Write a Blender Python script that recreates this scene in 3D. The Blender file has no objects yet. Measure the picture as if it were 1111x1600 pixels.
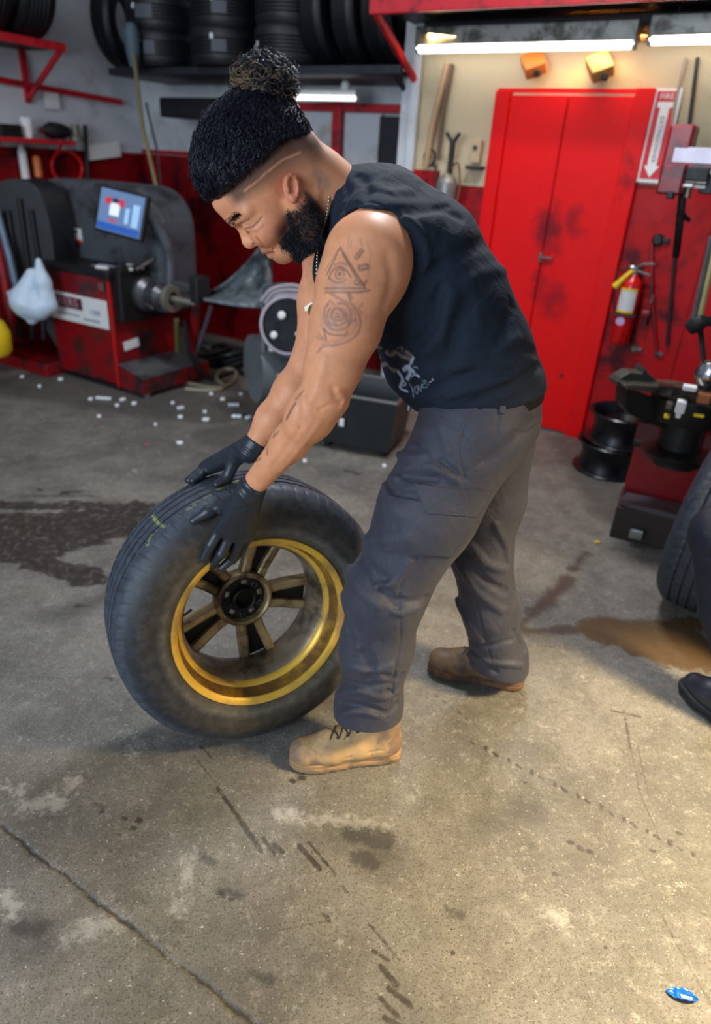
import bpy, bmesh, math, random
import numpy as np
from mathutils import Vector, Matrix
rng = np.random.default_rng(7); random.seed(7)
SC = bpy.context.scene
COL = SC.collection
# ------------------------------------------------------------------ camera
FPX = 1067.0; PITCH = math.radians(27.3); ROLL = math.radians(3.5); CAMZ = 1.5
_fw = np.array([0, math.cos(PITCH), -math.sin(PITCH)]); _u0 = np.array([0, math.sin(PITCH), math.cos(PITCH)]); _r0 = np.array([1., 0, 0])
_rt = _r0*math.cos(ROLL)+_u0*math.sin(ROLL); _up = _u0*math.cos(ROLL)-_r0*math.sin(ROLL)
EYE = np.array([0, 0, CAMZ])
cd = bpy.data.cameras.new('camera'); cam = bpy.data.objects.new('camera', cd); COL.objects.link(cam)
cam.matrix_world = Matrix(((_rt[0], _up[0], -_fw[0], 0), (_rt[1], _up[1], -_fw[1], 0), (_rt[2], _up[2], -_fw[2], CAMZ), (0, 0, 0, 1)))
cd.sensor_fit = 'VERTICAL'; cd.sensor_height = 36; cd.lens = 36*FPX/1600
cd.clip_start = .05; cd.dof.use_dof = True; cd.dof.focus_distance = 1.5; cd.dof.aperture_fstop = 2.0
SC.camera = cam
# ------------------------------------------------------------------ world, lights, exposure
w = bpy.data.worlds.new('world'); SC.world = w; w.use_nodes = True
w.node_tree.nodes['Background'].inputs[0].default_value = (.55, .68, .9, 1); w.node_tree.nodes['Background'].inputs[1].default_value = .24
def area(name, loc, target, size, power, col, sy=None):
    l = bpy.data.lights.new(name, 'AREA'); l.energy = power; l.color = col; l.size = size
    if sy: l.shape = 'RECTANGLE'; l.size_y = sy
    o = bpy.data.objects.new(name, l); COL.objects.link(o); o.location = loc
    o.rotation_euler = (Vector(target)-Vector(loc)).to_track_quat('-Z', 'Y').to_euler(); return o
area('doorway_daylight', (-3.0, -2.2, 2.0), (-.3, 2.2, .7), 3.0, 165, (.72, .86, 1), 2.2)
_l = area('warm_work_lamp', (1.75, .85, 1.9), (1.02, 1.0, 0), .35, 38, (1, .78, .44), .35); _l.data.spread = 1.5
area('ceiling_lamp_middle', (.45, 3.0, 3.2), (-.1, 1.5, .3), .55, 62, (.92, .95, 1), .35)
area('ceiling_lamp_left', (-1.6, 3.6, 3.3), (-1.2, 4.6, .5), 1.4, 11, (.9, .95, 1), .3)
_w0 = Vector((1.30, 4.215, 0))+Vector((.866, -.5, 0))*-.45+Vector((-.5, -.866, 0))*.14
area('warm_bulb_strip', (_w0[0], _w0[1], 2.13), (_w0[0]+.1, _w0[1]+.25, 1.75), 1.3, 24, (1, .60, .20), .04)
SC.view_settings.view_transform = 'Standard'; SC.view_settings.look = 'None'; SC.view_settings.exposure = 0.35
SC.view_settings.gamma = 1; SC.view_settings.use_curve_mapping = False
# ------------------------------------------------------------------ projection helpers (pixel of the 1111x1600 frame -> world)
def ray(x, y): return _fw+_rt*(x-555.5)/FPX-_up*(y-800)/FPX
def at(x, y, Y): r = ray(x, y); return EYE+r*Y/r[1]
def gnd(x, y, z=0.): r = ray(x, y); return EYE+r*(z-CAMZ)/r[2]
def onp(x, y, p0, n): r = ray(x, y); n = np.array(n); return EYE+r*(np.dot(np.array(p0)-EYE, n)/np.dot(r, n))
def proj(p):
    v = np.asarray(p)-EYE; k = v@_fw; return np.stack([555.5+FPX*(v@_rt)/k, 800-FPX*(v@_up)/k], -1)
A = lambda *a: np.array(a, float)
def unit(v): v = np.asarray(v, float); return v/np.linalg.norm(v)
# ------------------------------------------------------------------ materials
class NT:
    def __init__(s, name):
        s.m = bpy.data.materials.new(name); s.m.use_nodes = True; s.t = s.m.node_tree; s.b = s.t.nodes['Principled BSDF']; s.o = s.t.nodes['Material Output']
    def n(s, typ, **kw):
        nd = s.t.nodes.new(typ)
        for k, v in kw.items():
            if k.startswith('i_'):
                k = k[2:]; k = int(k) if k.isdigit() else k.replace('_', ' ')
                if hasattr(v, 'is_linked') or isinstance(v, bpy.types.NodeSocket): s.t.links.new(v, nd.inputs[k])
                else: nd.inputs[k].default_value = v
            else: setattr(nd, k, v)
        return nd
    def l(s, a, b): s.t.links.new(a, b)
    def math(s, op, a, b=0.0, c=None, clamp=False):
        kw = {'i_0': a, 'i_1': b}
        if c is not None: kw['i_2'] = c
        return s.n('ShaderNodeMath', operation=op, use_clamp=clamp, **kw).outputs[0]
    def vm(s, op, a, b=None, sc=None):
        nd = s.n('ShaderNodeVectorMath', operation=op, i_0=a)
        if b is not None:
            if isinstance(b, bpy.types.NodeSocket): s.l(b, nd.inputs[1])
            else: nd.inputs[1].default_value = b
        if sc is not None:
            if isinstance(sc, bpy.types.NodeSocket): s.l(sc, nd.inputs['Scale'])
            else: nd.inputs['Scale'].default_value = sc
        return nd
    def mix(s, f, a, b, typ='RGBA', blend='MIX'):
        nd = s.t.nodes.new('ShaderNodeMix'); nd.data_type = typ
        if typ == 'RGBA': nd.blend_type = blend
        ia, ib, io = (6, 7, 2) if typ == 'RGBA' else (2, 3, 0)
        for k, v in ((0, f), (ia, a), (ib, b)):
            if isinstance(v, bpy.types.NodeSocket): s.l(v, nd.inputs[k])
            else: nd.inputs[k].default_value = v
        return nd.outputs[io]
    def noise(s, scale, detail=4, rough=.5, vec=None, dist=0.):
        nd = s.n('ShaderNodeTexNoise', i_Scale=scale, i_Detail=detail, i_Roughness=rough, i_Distortion=dist)
        if vec is None: vec = s.n('ShaderNodeTexCoord').outputs['Object']
        s.l(vec, nd.inputs['Vector']); return nd.outputs['Fac']
    def ramp(s, f, a, b, lo=0., hi=1., smooth=True):
        return s.n('ShaderNodeMapRange', interpolation_type='SMOOTHSTEP' if smooth else 'LINEAR', i_0=f, i_1=a, i_2=b, i_3=lo, i_4=hi).outputs[0]
    def bump(s, h, strength=.3, dist=.002):
        nd = s.n('ShaderNodeBump', i_Strength=strength, i_Distance=dist, i_Height=h); s.l(nd.outputs[0], s.b.inputs['Normal']); return nd
def c4(c): return (c[0], c[1], c[2], 1)
def srgb(r, g, b):
    f = lambda v: (v/255/12.92 if v/255 <= .04045 else ((v/255+.055)/1.055)**2.4); return (f(r), f(g), f(b))
_mats = {}
def mat(name, col, rough=.5, metal=0., var=.25, scale=12, dirt=None, dirt_amt=.5, bump=0., bscale=80, bdist=.002, emit=None, attr=None, spec=None, coat=0, sheen=0, dscale=4, trans=0, sss=0):
    if name in _mats: return _mats[name]
    t = NT(name); t.b.inputs['Roughness'].default_value = rough; t.b.inputs['Metallic'].default_value = metal
    if spec is not None: t.b.inputs['Specular IOR Level'].default_value = spec
    if coat: t.b.inputs['Coat Weight'].default_value = coat
    if sheen: t.b.inputs['Sheen Weight'].default_value = sheen
    if trans: t.b.inputs['Transmission Weight'].default_value = trans
    if sss: t.b.inputs['Subsurface Weight'].default_value = sss; t.b.inputs['Subsurface Radius'].default_value = (.012, .004, .002); t.b.inputs['Subsurface Scale'].default_value = 1
    base = c4(col)
    if attr: base = t.n('ShaderNodeAttribute', attribute_name=attr).outputs['Color']
    nz = t.noise(scale, 5, .6)
    dark = t.mix(1., base, c4((1-var,)*3), blend='MULTIPLY')
    cc = t.mix(nz, dark, base)
    if dirt is not None:
        d = t.ramp(t.noise(dscale, 6, .65, dist=.3), .62-dirt_amt*.35, .78-dirt_amt*.25)
        cc = t.mix(d, cc, c4(dirt))
    t.l(cc, t.b.inputs['Base Color'])
    rr = t.ramp(nz, .2, .8, max(0, rough-.08), min(1, rough+.1), False); t.l(rr, t.b.inputs['Roughness'])
    if bump: t.bump(t.noise(bscale, 4, .6), bump, bdist)
    if emit: t.b.inputs['Emission Color'].default_value = c4(emit[0]); t.b.inputs['Emission Strength'].default_value = emit[1]
    _mats[name] = t.m; return t.m
# ------------------------------------------------------------------ object helpers
def empty(name, loc=(0, 0, 0), mw=None):
    o = bpy.data.objects.new(name, None); COL.objects.link(o); o.empty_display_size = .1
    if mw is not None: o.matrix_world = mw
    else: o.location = loc
    return o
def tag(o, label=None, cat=None, group=None, kind=None):
    for k, v in (('label', label), ('category', cat), ('group', group), ('kind', kind)):
        if v: o[k] = v
    return o
def thing(name, label, cat, loc=(0, 0, 0), group=None, mw=None): return tag(empty(name, loc, mw), label, cat, group)
def link(name, me, m, parent=None, world=True, smooth=False):
    """world=True: mesh coordinates are world ones and get moved into the parent's frame"""
    o = bpy.data.objects.new(name, me); COL.objects.link(o)
    if m is not None: me.materials.append(m)
    if parent is not None:
        o.parent = parent
        if world:
            p = parent; M = Matrix.Identity(4)
            while p is not None: M = p.matrix_basis @ M; p = p.parent
            me.transform(M.inverted())
    if smooth:
        me.polygons.foreach_set('use_smooth', [True]*len(me.polygons))
    return o
def pydata(V, Fc):
    me = bpy.data.meshes.new('m'); me.from_pydata([tuple(map(float, v)) for v in V], [], [tuple(map(int, f)) for f in Fc]); me.update(); return me
def npmesh(V, Q):
    """V (n,3) float, Q (m,4|3) int"""
    V = np.ascontiguousarray(V, np.float32); Q = np.ascontiguousarray(Q, np.int32)
    me = bpy.data.meshes.new('m'); me.vertices.add(len(V)); me.vertices.foreach_set('co', V.ravel())
    k = Q.shape[1]; me.loops.add(Q.size); me.loops.foreach_set('vertex_index', Q.ravel())
    me.polygons.add(len(Q)); me.polygons.foreach_set('loop_start', np.arange(len(Q), dtype=np.int32)*k); me.polygons.foreach_set('loop_total', np.full(len(Q), k, np.int32))
    me.update(calc_edges=True); return me
def setcol(me, C, name='Col'):
    a = me.color_attributes.new(name, 'FLOAT_COLOR', 'POINT'); C = np.concatenate([C, np.ones((len(C), 1))], 1).astype(np.float32); a.data.foreach_set('color', C.ravel())
class MB:
    """collects shapes into one mesh"""
    def __init__(s): s.V = []; s.F = []
    def add(s, V, Fc):
        o = len(s.V); s.V += [tuple(map(float, v)) for v in V]; s.F += [tuple(i+o for i in f) for f in Fc]; return s
    def box(s, c, size, R=None, bev=0.):
        c = A(*c); h = A(*size)/2; R = np.eye(3) if R is None else np.asarray(R)
        if bev <= 0:
            V = [c+R@(h*A(x, y, z)) for x in (-1, 1) for y in (-1, 1) for z in (-1, 1)]
            return s.add(V, [(0, 1, 3, 2), (4, 6, 7, 5), (0, 4, 5, 1), (2, 3, 7, 6), (0, 2, 6, 4), (1, 5, 7, 3)])
        bm = bmesh.new(); bmesh.ops.create_cube(bm, size=1)
        for v in bm.verts: v.co = Vector((v.co.x*h[0]*2, v.co.y*h[1]*2, v.co.z*h[2]*2))
        bmesh.ops.bevel(bm, geom=bm.edges[:], offset=min(bev, h.min()*.9), segments=2, affect='EDGES', profile=.5)
        bm.verts.ensure_lookup_table(); V = [c+R@A(*v.co) for v in bm.verts]; Fc = [[v.index for v in f.verts] for f in bm.faces]; bm.free(); return s.add(V, Fc)
    def tube(s, pts, r, n=8, closed=False, cap=True):
        P = [A(*p) for p in pts]; m = len(P); rs = r if hasattr(r, '__len__') else [r]*m
        V = []; prev = None
        for i, p in enumerate(P):
            if closed: t = P[(i+1) % m]-P[i-1]
            else: t = P[min(i+1, m-1)]-P[max(i-1, 0)]
            t = unit(t)
            if prev is None: a = np.cross(t, A(0, 0, 1) if abs(t[2]) < .9 else A(1, 0, 0))
            else: a = prev-t*np.dot(prev, t)
            a = unit(a); prev = a; b = np.cross(t, a)
            V += [p+rs[i]*(a*math.cos(2*math.pi*k/n)+b*math.sin(2*math.pi*k/n)) for k in range(n)]
        Fc = []
        for i in range(m if closed else m-1):
            j = (i+1) % m
            for k in range(n): Fc.append((i*n+k, i*n+(k+1) % n, j*n+(k+1) % n, j*n+k))
        if cap and not closed: Fc += [tuple(range(n))[::-1], tuple(range((m-1)*n, m*n))]
        return s.add(V, Fc)
    def lathe(s, prof, c=(0, 0, 0), R=None, n=32, closed=False, capends=True):
        """prof: (radius, z)"""
        c = A(*c); R = np.eye(3) if R is None else np.asarray(R); m = len(prof); V = []
        for r, z in prof: V += [c+R@A(r*math.cos(2*math.pi*k/n), r*math.sin(2*math.pi*k/n), z) for k in range(n)]
        Fc = []
        for i in range(m if closed else m-1):
            j = (i+1) % m
            for k in range(n): Fc.append((i*n+k, i*n+(k+1) % n, j*n+(k+1) % n, j*n+k))
        if capends and not closed: Fc += [tuple(range(n))[::-1], tuple(range((m-1)*n, m*n))]
        return s.add(V, Fc)
    def prism(s, poly, c=(0, 0, 0), R=None, h=.01):
        """poly in local xy, extruded along local z from 0 to h"""
        c = A(*c); R = np.eye(3) if R is None else np.asarray(R); n = len(poly)
        V = [c+R@A(x, y, 0) for x, y in poly]+[c+R@A(x, y, h) for x, y in poly]
        return s.add(V, [tuple(range(n))[::-1], tuple(range(n, 2*n))]+[(i, (i+1) % n, n+(i+1) % n, n+i) for i in range(n)])
    def build(s, name, m, parent=None, smooth=False, world=True, angle=None):
        me = pydata(s.V, s.F); bm = bmesh.new(); bm.from_mesh(me); bmesh.ops.recalc_face_normals(bm, faces=bm.faces); bm.to_mesh(me); bm.free()
        o = link(name, me, m, parent, world, smooth)
        if smooth:
            try: me.set_sharp_from_angle(angle=math.radians(angle or 40))
            except Exception: pass
        return o
def axes(z, x=None):
    z = unit(z); x = A(*(x if x is not None else (1, 0, 0)))
    if abs(np.dot(unit(x), z)) > .98: x = A(0, 1, 0)
    x = unit(x-z*np.dot(x, z)); return np.stack([x, np.cross(z, x), z], 1)
RZ = lambda a: np.array([[math.cos(a), -math.sin(a), 0], [math.sin(a), math.cos(a), 0], [0, 0, 1]])
# ------------------------------------------------------------------ implicit modelling
def smin(a, b, k):
    if k <= 0: return np.minimum(a, b)
    h = np.clip(.5+.5*(b-a)/k, 0, 1); return b+(a-b)*h-k*h*(1-h)
class Sdf:
    def __init__(s): s.ops = []
    def _add(s, mode, k, c, R, fn): s.ops.append((mode, k, np.asarray(c, np.float32), float(R), fn)); return s
    def cap(s, a, b, ra, rb=None, k=.01, mode='u', sq=None):
        """tapered capsule; sq=(dir, factor): flattened along dir"""
        a = np.asarray(a, np.float32); b = np.asarray(b, np.float32); rb = ra if rb is None else rb
        ba = b-a; L = max(float(ba@ba), 1e-12); M = None
        if sq is not None:
            d = unit(sq[0]); M = (np.eye(3)+np.outer(d, d)*(1/sq[1]-1)).astype(np.float32); a2 = M@a; ba2 = M@ba; L2 = max(float(ba2@ba2), 1e-12)
            mn = min(1., sq[1])
            def fn(p):
                q = p@M.T-a2; t = np.clip(q@ba2/L2, 0, 1); return (np.linalg.norm(q-t[:, None]*ba2, axis=1)-(ra+(rb-ra)*t))*mn**.5
            R = max(ra, rb)*max(1, sq[1])
        else:
            def fn(p):
                q = p-a; t = np.clip(q@ba/L, 0, 1); return np.linalg.norm(q-t[:, None]*ba, axis=1)-(ra+(rb-ra)*t)
            R = max(ra, rb)
        return s._add(mode, k, (a+b)/2, L**.5/2+R, fn)
    def chain(s, pts, rs, k=.01, **kw):
        for i in range(len(pts)-1): s.cap(pts[i], pts[i+1], rs[i], rs[i+1], k, **kw)
        return s
    def ell(s, c, r, ax=None, k=.01, mode='u'):
        c = np.asarray(c, np.float32); r = np.asarray(r if hasattr(r, '__len__') else (r,)*3, np.float32); ax = np.eye(3) if ax is None else np.asarray(ax); M = (ax/r[None, :]).astype(np.float32); M2 = (ax/r[None, :]**2).astype(np.float32)
        def fn(p):
            q = p-c; k0 = np.linalg.norm(q@M, axis=1); k1 = np.linalg.norm(q@M2, axis=1)+1e-9; return k0*(k0-1)/k1
        return s._add(mode, k, c, r.max(), fn)
    def box(s, c, h, ax=None, rad=.01, k=.01, mode='u'):
        c = np.asarray(c, np.float32); h = np.asarray(h, np.float32)-rad; ax = (np.eye(3) if ax is None else np.asarray(ax)).astype(np.float32)
        def fn(p):
            q = np.abs((p-c)@ax)-h; return np.linalg.norm(np.maximum(q, 0), axis=1)+np.minimum(q.max(1), 0)-rad
        return s._add(mode, k, c, float(np.linalg.norm(h))+rad, fn)
    def plane(s, c, n, k=.005, mode='s'):
        """subtract the half space on the side n points to"""
        c = np.asarray(c, np.float32); n = unit(n).astype(np.float32)
        return s._add(mode, k, c, 1e3, lambda p: -((p-c)@n))
    def fn(s, f, k=0., mode='u', c=(0, 0, 0), R=1e3): return s._add(mode, k, c, R, f)
    def groove(s, segs, w, amt):
        """relief along segments: amt>0 ridge, amt<0 crease"""
        segs = np.asarray(segs, np.float32); c = segs.reshape(-1, 3).mean(0); R = np.linalg.norm(segs.reshape(-1, 3)-c, axis=1).max()+2.6*w
        def fn(p): return segdist(p, segs, w)
        s.ops.append(('g', (w, amt), c.astype(np.float32), R, fn)); return s
    def eval(s, p, far=.03):
        p = np.asarray(p, np.float32); d = np.full(len(p), 1.0, np.float32)
        for mode, k, c, R, fn in s.ops:
            if R < 1e2:
                m = R+(far+(k if mode != 'g' else 0) if mode != 'g' else 0); q = p-c; idx = np.flatnonzero((q*q).sum(1) < m*m)
                if not len(idx): continue
                v = fn(p[idx]).astype(np.float32)
            else: idx = slice(None); v = fn(p).astype(np.float32)
            if mode == 'u': d[idx] = smin(d[idx], v, k)
            elif mode == 's': d[idx] = -smin(-d[idx], v, k)
            elif mode == 'i': d[idx] = -smin(-d[idx], -v, k)
            else: d[idx] -= k[1]*np.exp(-(v/k[0])**2)
        return d
    def hit(s, px, y0=None, start=.9, end=2.6):
        px = np.asarray(px, float).reshape(-1, 2); D = np.stack([unit(ray(x, y)) for x, y in px]); t = np.full(len(px), start)
        best = np.full(len(px), 9.); bt = t.copy()
        for _ in range(90):
            d = s.eval(EYE+D*t[:, None], far=.3); k = d < best-1e-5; best = np.where(k, d, best); bt = np.where(k, t, bt); t = np.minimum(t+np.clip(d*.8, -.02, .08), end)
        t = bt
        return EYE+D*t[:, None]
    def bbox_mesh(s, lo, hi, h): return surface_nets(s, A(*lo), A(*hi), h)
def segdist(p, segs, w=None):
    d = np.full(len(p), 9., np.float32)
    for a, b in segs:
        ba = b-a; q = p-a; t = np.clip(q@ba/max(float(ba@ba), 1e-12), 0, 1); d = np.minimum(d, np.linalg.norm(q-t[:, None]*ba, axis=1))
    return d
def surface_nets(S, lo, hi, h, B=6, proj_it=2):
    nb = np.ceil((hi-lo)/(B*h)).astype(int); n = nb*B+1; lo = lo.astype(np.float32)
    bi = np.stack(np.meshgrid(*[np.arange(k) for k in nb], indexing='ij'), -1).reshape(-1, 3)
    d = S.eval(lo+(bi+.5)*B*h, far=B*h*1.2+.03); keep = np.abs(d) < B*h*.87*1.35+.012; bi = bi[keep]
    st = np.array([n[1]*n[2], n[2], 1], np.int64)
    g1 = np.stack(np.meshgrid(*[np.arange(B+1)]*3, indexing='ij'), -1).reshape(-1, 3)
    mask = np.zeros(int(np.prod(n)), bool)
    mask[((bi*B)@st)[:, None]+(g1@st)[None]] = True
    idx = np.flatnonzero(mask); ijk = np.stack([idx//st[0], idx//st[1] % n[1], idx % n[2]], -1)
    D = np.ones(len(mask), np.float32)
    for c in range(0, len(idx), 400000): D[idx[c:c+400000]] = S.eval(lo+ijk[c:c+400000].astype(np.float32)*h)
    g0 = np.stack(np.meshgrid(*[np.arange(B)]*3, indexing='ij'), -1).reshape(-1, 3)
    cells = (((bi*B)@st)[:, None]+(g0@st)[None]).ravel(); cells.sort()
    cor = np.stack(np.meshgrid((0, 1), (0, 1), (0, 1), indexing='ij'), -1).reshape(-1, 3); co = cor@st
    neg = np.zeros(len(cells), np.int8)
    for o in co: neg += D[cells+o] < 0
    cells = cells[(neg > 0) & (neg < 8)]
    W = D[cells[:, None]+co[None]]; acc = np.zeros((len(cells), 3), np.float32); cnt = np.zeros(len(cells), np.float32)
    for i in range(8):
        for j in range(i+1, 8):
            if np.abs(cor[i]-cor[j]).sum() != 1: continue
            a, b = W[:, i], W[:, j]; m = (a < 0) != (b < 0); t = np.where(m, a/np.where(m, a-b, 1), 0)[:, None]
            acc += np.where(m[:, None], cor[i]+(cor[j]-cor[i])*t, 0); cnt += m
    ijk = np.stack([cells//st[0], cells//st[1] % n[1], cells % n[2]], -1).astype(np.float32)
    V = lo+(ijk+acc/cnt[:, None])*h
    Q = []
    D0 = D[cells] < 0
    for ax in range(3):
        u, v = [(1, 2), (2, 0), (0, 1)][ax]
        m = D0 != (D[cells+st[ax]] < 0); c = cells[m]
        q = np.stack([c, c-st[u], c-st[u]-st[v], c-st[v]], 1); pos = np.searchsorted(cells, q); pos = np.minimum(pos, len(cells)-1); ok = (cells[pos] == q).all(1)
        pos = pos[ok]; fl = ~D0[m][ok]; pos[fl] = pos[fl][:, ::-1]; Q.append(pos)
    Q = np.concatenate(Q)
    for _ in range(proj_it):
        e = h*.35; d = S.eval(V); g = np.stack([S.eval(V+np.array(x, np.float32)*e)-d for x in ((1, 0, 0), (0, 1, 0), (0, 0, 1))], 1)/e
        s2 = np.maximum((g*g).sum(1), .15); V = V-np.clip(d/s2, -h, h)[:, None]*g
    return V, Q
def resample(pts, step):
    pts = np.asarray(pts, float); out = []
    for a, b in zip(pts[:-1], pts[1:]):
        k = max(1, int(np.linalg.norm(b-a)/step)); out += [a+(b-a)*i/k for i in range(k)]
    out.append(pts[-1]); return np.array(out)
def smoothline(pts, n=6):
    """Catmull-Rom through pts"""
    P = [np.asarray(p, float) for p in pts]; P = [2*P[0]-P[1]]+P+[2*P[-1]-P[-2]]; out = []
    for i in range(1, len(P)-2):
        for k in range(n):
            t = k/n; a, b, c, d = P[i-1:i+3]
            out.append(.5*((2*b)+(-a+c)*t+(2*a-5*b+4*c-d)*t*t+(-a+3*b-3*c+d)*t**3))
    out.append(P[-2]); return np.array(out)
def folds(S, specs, step=16):
    """specs: (list of pixels, width, amount) traced on the surface as it is"""
    allp = []; cut = []
    for px, w_, a_ in specs:
        r = resample(smoothline(px, 4) if len(px) > 2 else px, step); cut.append(len(r)); allp.append(r)
    H = S.hit(np.concatenate(allp)); i = 0
    for (px, w_, a_), k in zip(specs, cut):
        h = H[i:i+k]; i += k; S.groove([(h[j], h[j+1]) for j in range(k-1) if np.linalg.norm(h[j]-h[j+1]) < .12] or [(h[0], h[0]+1e-4)], w_, a_)
def paint(V, C, S, specs, step=5):
    """specs: (pixels, half width, colour, strength); lines hit the surface"""
    allp = [resample(p[0], step) for p in specs]; H = S.hit(np.concatenate(allp)).astype(np.float32); i = 0
    for sp, r in zip(specs, allp):
        h = H[i:i+len(r)]; i += len(r); c = h.mean(0); R = np.linalg.norm(h-c, axis=1).max()+sp[1]*3
        idx = np.flatnonzero(((V-c)**2).sum(1) < R*R)
        if not len(idx): continue
        segs = [(h[j], h[j+1]) for j in range(len(h)-1) if np.linalg.norm(h[j]-h[j+1]) < .04] or [(h[0], h[0]+1e-4)]
        d = segdist(V[idx], segs); f = np.clip(1.5-d/sp[1], 0, 1)*sp[3]; C[idx] = C[idx]*(1-f[:, None])+np.array(sp[2])*f[:, None]
def sdf_obj(name, S, lo, hi, h, m, parent, colf=None):
    V, Q = surface_nets(S, A(*lo), A(*hi), h); me = npmesh(V, Q)
    if colf is not None: setcol(me, colf(V))
    o = link(name, me, m, parent, True, True); return o, V
def strands(lines, r, n=3, taper=True):
    """lines (k,m,3) -> thin tubes, vectorised"""
    L = np.asarray(lines, float); k, m, _ = L.shape; T = np.gradient(L, axis=1); T /= np.linalg.norm(T, axis=2, keepdims=True)+1e-12
    ref = np.where(np.abs(T[..., 2:3]) > .9, A(1, 0, 0), A(0, 0, 1)); a = np.cross(T, ref); a /= np.linalg.norm(a, axis=2, keepdims=True)+1e-12; b = np.cross(T, a)
    rr = np.broadcast_to(np.asarray(r, float).reshape(-1, 1) if hasattr(r, '__len__') else r, (k, m)).copy()
    if taper: rr *= np.linspace(1, .25, m)[None]
    ang = np.arange(n)*2*np.pi/n
    V = L[:, :, None]+rr[:, :, None, None]*(a[:, :, None]*np.cos(ang)[:, None]+b[:, :, None]*np.sin(ang)[:, None])
    base = (np.arange(k)[:, None, None]*m+np.arange(m-1)[None, :, None])*n; j = np.arange(n); j2 = (j+1) % n
    Q = np.stack([base+j, base+j2, base+n+j2, base+n+j], -1).reshape(-1, 4); return V.reshape(-1, 3), Q
# ------------------------------------------------------------------ room frames
AA = A(math.cos(math.radians(-30)), math.sin(math.radians(-30)), 0); BB = A(-AA[1], AA[0], 0); NN = -BB; ZZ = A(0, 0, 1)
P0 = A(1.30, 4.215, 0); RW = np.stack([AA, BB, ZZ], 1)          # local x along the door wall, y away from the room, z up
def W(s, z, o=0.): return P0+AA*s+ZZ*z+NN*o
def wp(x, y, o=0.):
    p = onp(x, y, P0+NN*o, NN); return float((p-P0)@AA), float(p[2])
CS = -4.1; CO = -.45                                             # corner with the left wall, offset of the back recess
PC = W(CS, 0, CO); LD = NN; LN = AA                              # left wall runs toward the viewer from the corner, faces +AA
RL = np.stack([LD, -LN, ZZ], 1)
def WL(t, z, o=0.): return PC+LD*t+ZZ*z+LN*o
def wlp(x, y, o=0.):
    p = onp(x, y, PC+LN*o, LN); return float((p-PC)@LD), float(p[2])
def struct(mb, name, m, **kw): o = mb.build(name, m, None, **kw); o['kind'] = 'structure'; return o
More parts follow.
